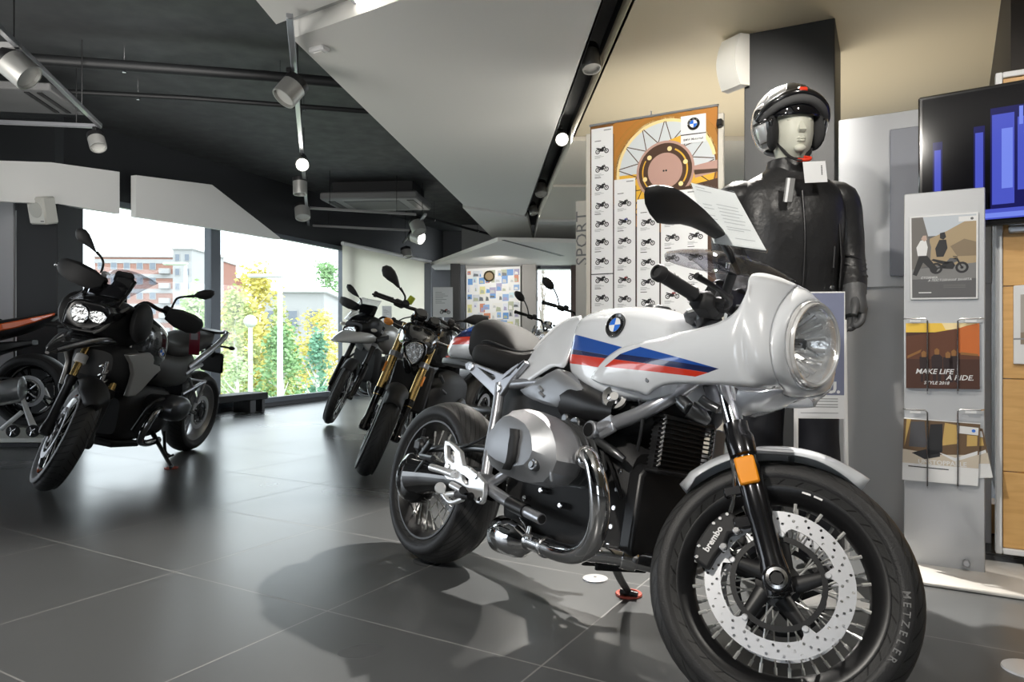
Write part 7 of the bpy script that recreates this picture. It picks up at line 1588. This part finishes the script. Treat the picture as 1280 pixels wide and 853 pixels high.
def notice(label, u0, u1, v0, v1, Y, pole_v, pic=True, tone=PW):
    t = thing('notice_stand', label, 'sign stand', (bxx((u0+u1)/2,Y),Y,0)); uc = (u0+u1)/2; f = lambda u, v: ((u-uc)/F*Y, CH-(v-CY)/F*Y); a = f(u0, v0); b = f(u1, v1)
    obj('pole', G().tube([(0,.02,.01),(0,.02,b[1]+.05)], .018, 10), SILV, t); obj('base', G().cyl((0,.02,0), (0,.02,.015), .14, n=24), SILV, t); obj('holder', G().box(((a[0]+b[0])/2,.008,(a[1]+b[1])/2), (b[0]-a[0]+.01,.012,a[1]-b[1]+.01), None, .002), tone, t)
    s = thing('notice', label.replace('sign stand', 'printed sheet').replace('stand', 'sheet'), 'notice', (bxx(uc,Y),Y-.003,0)); g = G().box(((a[0]+b[0])/2,0,(a[1]+b[1])/2), (b[0]-a[0],.002,a[1]-b[1]), None, 0, 0); w = b[0]-a[0]; h = a[1]-b[1]; Mn = basis((1,0,0),(0,0,1),(0,-1,0),(0,-.0015,0))
    for k in range(7): flat_ = [(a[0]+w*.12,a[1]-h*(.16+k*.06)),(a[0]+w*(.45+.4*((k*37) % 5)/5),a[1]-h*(.16+k*.06)),(a[0]+w*(.45+.4*((k*37) % 5)/5),a[1]-h*(.175+k*.06)),(a[0]+w*.12,a[1]-h*(.175+k*.06))]; g.add([(p, q_, .0004) for p, q_ in flat_], [(0,1,2,3)], 1, False, Mn)
    if pic: bike_icon(g, Mn @ T(a[0]+w*.62,a[1]-h*.90,.0003), w*.55, 2, 3); 
    obj('printed_sheet', g, [PW, PG_, PK, pm('red_bike', (.25,.04,.04))], s)
notice('white printed price sheet on a stand before the dark back wall', 541.5,565.5,359.5,396.5,11.6,420); notice('pale printed sheet on a stand before the cream blind', 478,489,383,408,10.9,420, False)
p = z3(0,0)
# ------------------------------------------------------------------ outside
GZ = -4.2
gr = mat('outside_ground', (.33,.34,.31), .8, bump=.2, bscale=2); struct('ground', G().quad((-260,-60,GZ),(160,-60,GZ),(160,330,GZ),(-260,330,GZ)), gr)
GRA = mat('grass_green', (.16,.25,.06), .8, bump=.5, bscale=8)
g = G().prism([(-60,16),(-1,27),(3,46),(-60,46)], GZ, GZ+.05, 'z'); lw = obj('lawn', g, GRA); lw['kind'] = 'structure'
def leafmat(n, c, c2):
    m = mat('leaf_'+n, c, .7); q = NT(m); oi = q.new('ShaderNodeObjectInfo'); x, y, z, v = q.xyz(); no = q.new('ShaderNodeTexNoise'); no.inputs['Scale'].default_value = 1.6; q.link(v, no.inputs['Vector']); q.link(q.mix(no.outputs['Fac'], c, c2), q.b.inputs['Base Color']); return m
YEL = leafmat('yellow', (.62,.50,.10), (.48,.46,.15)); YGR = leafmat('yellow_green', (.46,.46,.16), (.33,.42,.17)); GRN = leafmat('green', (.24,.40,.17), (.19,.33,.15)); BLG = leafmat('blue_green', (.12,.29,.19), (.16,.33,.20)); GRE = leafmat('pale_green', (.46,.56,.30), (.38,.50,.27))
BARK = mat('birch_bark', (.62,.60,.56), .7, bump=.3, bscale=30); BARKD = mat('grey_bark', (.22,.19,.16), .8, bump=.3, bscale=30)
def tree(label, u, vtop, vbot, Y, wpx, lm, bark=BARK, n=1500, seed=1, low=.15, leaf=.105):
    rnd = random.Random(seed); s = Y/F; base = at(u, vbot, Y); base.z = GZ; h = CH-(vtop-CY)*s-GZ; w = wpx*s/2
    t = thing('tree', label, 'tree', base, (0,0,rnd.uniform(0,6)), 'trees outside the windows'); g = G().tube([(0,0,0),(.05*w,.0,h*.35),(-.04*w,.05*w,h*.7),(0,0,h*.97)], [h*.016+.04,h*.013+.03,h*.008+.02,.012], 8, 3)
    for k in range(14):
        z = h*(low+.05+.75*k/14); a = rnd.uniform(0,6.28); r = w*.7*sin(pi*min(.95,(z/h-low)/(1-low)*.85+.12)); g.tube([(0,0,z),(r*.5*cos(a),r*.5*sin(a),z+h*.05),(r*cos(a),r*sin(a),z+h*.12)], [.04+.004*h,.025,.01], 5)
    obj('trunk', g, bark, t); g = G(); cl = [(rnd.uniform(0,6.28), rnd.uniform(.0,1), rnd.uniform(0,1)) for k in range(46)]
    for k in range(int(n*2.2)):
        a0, zz, rr = cl[k % len(cl)]; z = h*(low+(1-low)*zz); R_ = w*sin(pi*min(.98,max(.06,zz*.86+.13)))**.8; r = R_*rr**.5*.85; p = V((r*cos(a0)+rnd.gauss(0,.17)*w, r*sin(a0)+rnd.gauss(0,.17)*w, z+rnd.gauss(0,.045)*h))
        d = V((rnd.gauss(0,1),rnd.gauss(0,1),rnd.gauss(0,.7))).normalized(); x, y, d = frame_of(d); L = leaf*rnd.uniform(.6,1.5)*h/7; g.add([p-x*L, p-y*L*.6, p+x*L, p+y*L*.6], [(0,1,2,3)], 0, False)
    o = obj('crown', g, lm, t); return t
tree('tall yellow birch, the highest tree seen through the second window', 318,343,503,40,90,YEL,seed=3,n=2200)
tree('slim yellow green birch with white stem beside the window post', 296,372,505,34,64,YGR,seed=4,n=1500)
tree('bushy bright green tree low in the middle of the second window', 352,420,503,30,80,GRN,seed=5,n=1800,low=.05)
tree('blue green young spruce before the parked cars near the right window post', 396,426,506,24,44,BLG,seed=6,n=1800,low=.12,leaf=.09)
tree('low golden yellow tree in front of the pale house', 398,394,490,46,90,YEL,seed=8,n=1600,low=.1)
tree('dark green broad tree rising behind the roof of the pale house', 408,334,430,100,60,GRN,BARKD,seed=9,n=1600,low=.1)
tree('pale green shrubby tree low beside the number plate of the black motorcycle', 296,446,508,26,60,GRE,seed=10,n=1500,low=.02)
tree('green tree left of the window post before the brick flats', 245,372,500,28,56,GRE,seed=12,n=1500)
tree('yellow green tree between the tall birch and the pale house', 350,388,500,34,46,YGR,seed=13,n=1400)
# buildings
BRK = mat('red_brick', (.46,.17,.10), .8); q = NT(BRK); x, y, z, v = q.xyz(); bt = q.new('ShaderNodeTexBrick'); bt.inputs['Scale'].default_value = 3; bt.inputs['Color1'].default_value = (.19,.055,.03,1); bt.inputs['Color2'].default_value = (.155,.045,.025,1); bt.inputs['Mortar'].default_value = (.25,.13,.10,1); q.link(v, bt.inputs['Vector']); q.link(bt.outputs['Color'], q.b.inputs['Base Color'])
PLA = mat('pale_render', (.30,.30,.30), .8); WIN = mat('far_window', (.12,.14,.17), .15); CONC = mat('concrete_grey', (.5,.5,.5), .8)
def block(label, u0, u1, vt, vb, Y, floors, bays, wallm, bandm, depth=14, rot=0., balc=()):
    p = at((u0+u1)/2, vb, Y); w = (u1-u0)/F*Y; z1 = CH-(vt-CY)/F*Y; t = thing('apartment_building' if floors > 3 else 'house', label, 'building', (p.x,Y,GZ), (0,0,rot)); h = z1-GZ
    obj('wall', G().box((0,depth/2,h/2), (w,depth,h)), wallm, t); obj('roof', G().box((0,depth/2,h+.25), (w+.8,depth+.8,.5), None, .1), CONC, t); fh = h/(floors+.3)
    for f in range(floors):
        z = fh*(f+.55)+.5
        if bandm: obj('floor_band', G().box((0,-.06,fh*(f+1)+.1), (w+.02,.12,fh*.28)), bandm, t)
        for b in range(bays):
            x = -w/2+w*(b+.5)/bays
            if b in balc:
                o = obj('balcony', G().box((x,-.5,z-.35*fh), (w/bays*.8,1.0,fh*.36), None, .05), PLA, t); continue
            o = obj('window', G().box((x,-.05,z), (w/bays*.5,.12,fh*.5)), PLA, t); obj('pane', G().box((x,-.12,z), (w/bays*.42,.03,fh*.43)), WIN, o)
    return t
block('long red brick apartment block with white bands, far beyond the left window', 120,262,322,470,150,7,9,BRK,PLA,16,.05,(5,))
block('tall pale apartment tower beside the red brick block', 216,240,312,470,128,8,2,PLA,None,14,.0)
block('pale blank house wall behind the yellow trees', 328,404,366,460,70,2,3,PLA,None,10,.1)
block('lower white house with dark eaves at the right of the second window', 402,446,372,450,86,3,4,PLA,None,10,-.1)
block('red and white apartment block far behind the window post', 262,283,345,450,178,5,2,BRK,PLA,12,0)
tree('bare leafless tree outside the bright back window', 679,340,470,24,34,BARKD,BARKD,seed=21,n=40,low=.3,leaf=.02)
# lamp posts, cars
for i, (u, vt, vb, Y, lab) in enumerate(((350,345,502,25,'tall white lamp post in the middle of the second window'),(232,330,505,36,'white lamp post left of the window post before the brick flats'),(313,402,505,28,'short street lamp with round head beside the birch'))):
    p = at(u, vb, Y); h = (vb-vt)/F*Y; h = h+p.z-GZ; p.z = GZ; t = thing('street_lamp', lab, 'street lamp', (p.x,Y,GZ)); obj('post', G().tube([(0,0,min(0,GZ-p.z)),(0,0,h*.95),(0,0,h)], [.11,.08,.06], 10), mat('lamp_post_white', (.74,.74,.74), .4), t); obj('lamp_head', G().box((-.5,0,h), (1.2,.25,.14), None, .05) if i < 2 else G().ell((0,0,h), (.25,.25,.25)), mat('lamp_head', (.5,.5,.5), .4), t)
def car(label, u, v, Y, col, rot):
    p = at(u, v, Y); t = thing('car', label, 'car', (p.x,Y,GZ), (0,0,rot), 'parked cars'); L = [(-2.1,.35),(-2.1,.75),(-1.95,.9),(-1.2,.98),(-.6,1.42),(.9,1.45),(1.6,1.0),(2.0,.92),(2.1,.7),(2.1,.35)]
    m = mat('car_paint_%s' % label[:5].strip(), col, .25, coat=.8); obj('body', G().prism(L, -.8, .8), m, t, bevel=.1); o = obj('glass_house', G().prism([(-1.05,1.0),(-.55,1.36),(.85,1.39),(1.4,1.02)], -.815, .815), WIN, t)
    for x in (-1.3,1.3):
        for y in (-.72,.72): obj('wheel', G().cyl((x,y-.1,.32), (x,y+.1,.32), .32, n=18, b=.04), RUB, t)
    obj('kerb_stone', G().box((0,0,-.04+0), (4.0,1.5,.08)), CONC, t) if False else None
for a in (('white hatchback parked under the trees, left of the lamp post', 331,503,60.4,(.75,.76,.77),.1),('silver van parked right of the lamp post beyond the glass', 362,506,58.0,(.60,.62,.63),-.2),('grey saloon parked behind the young spruce', 405,505,60.2,(.45,.47,.5),.15)): car(*a)
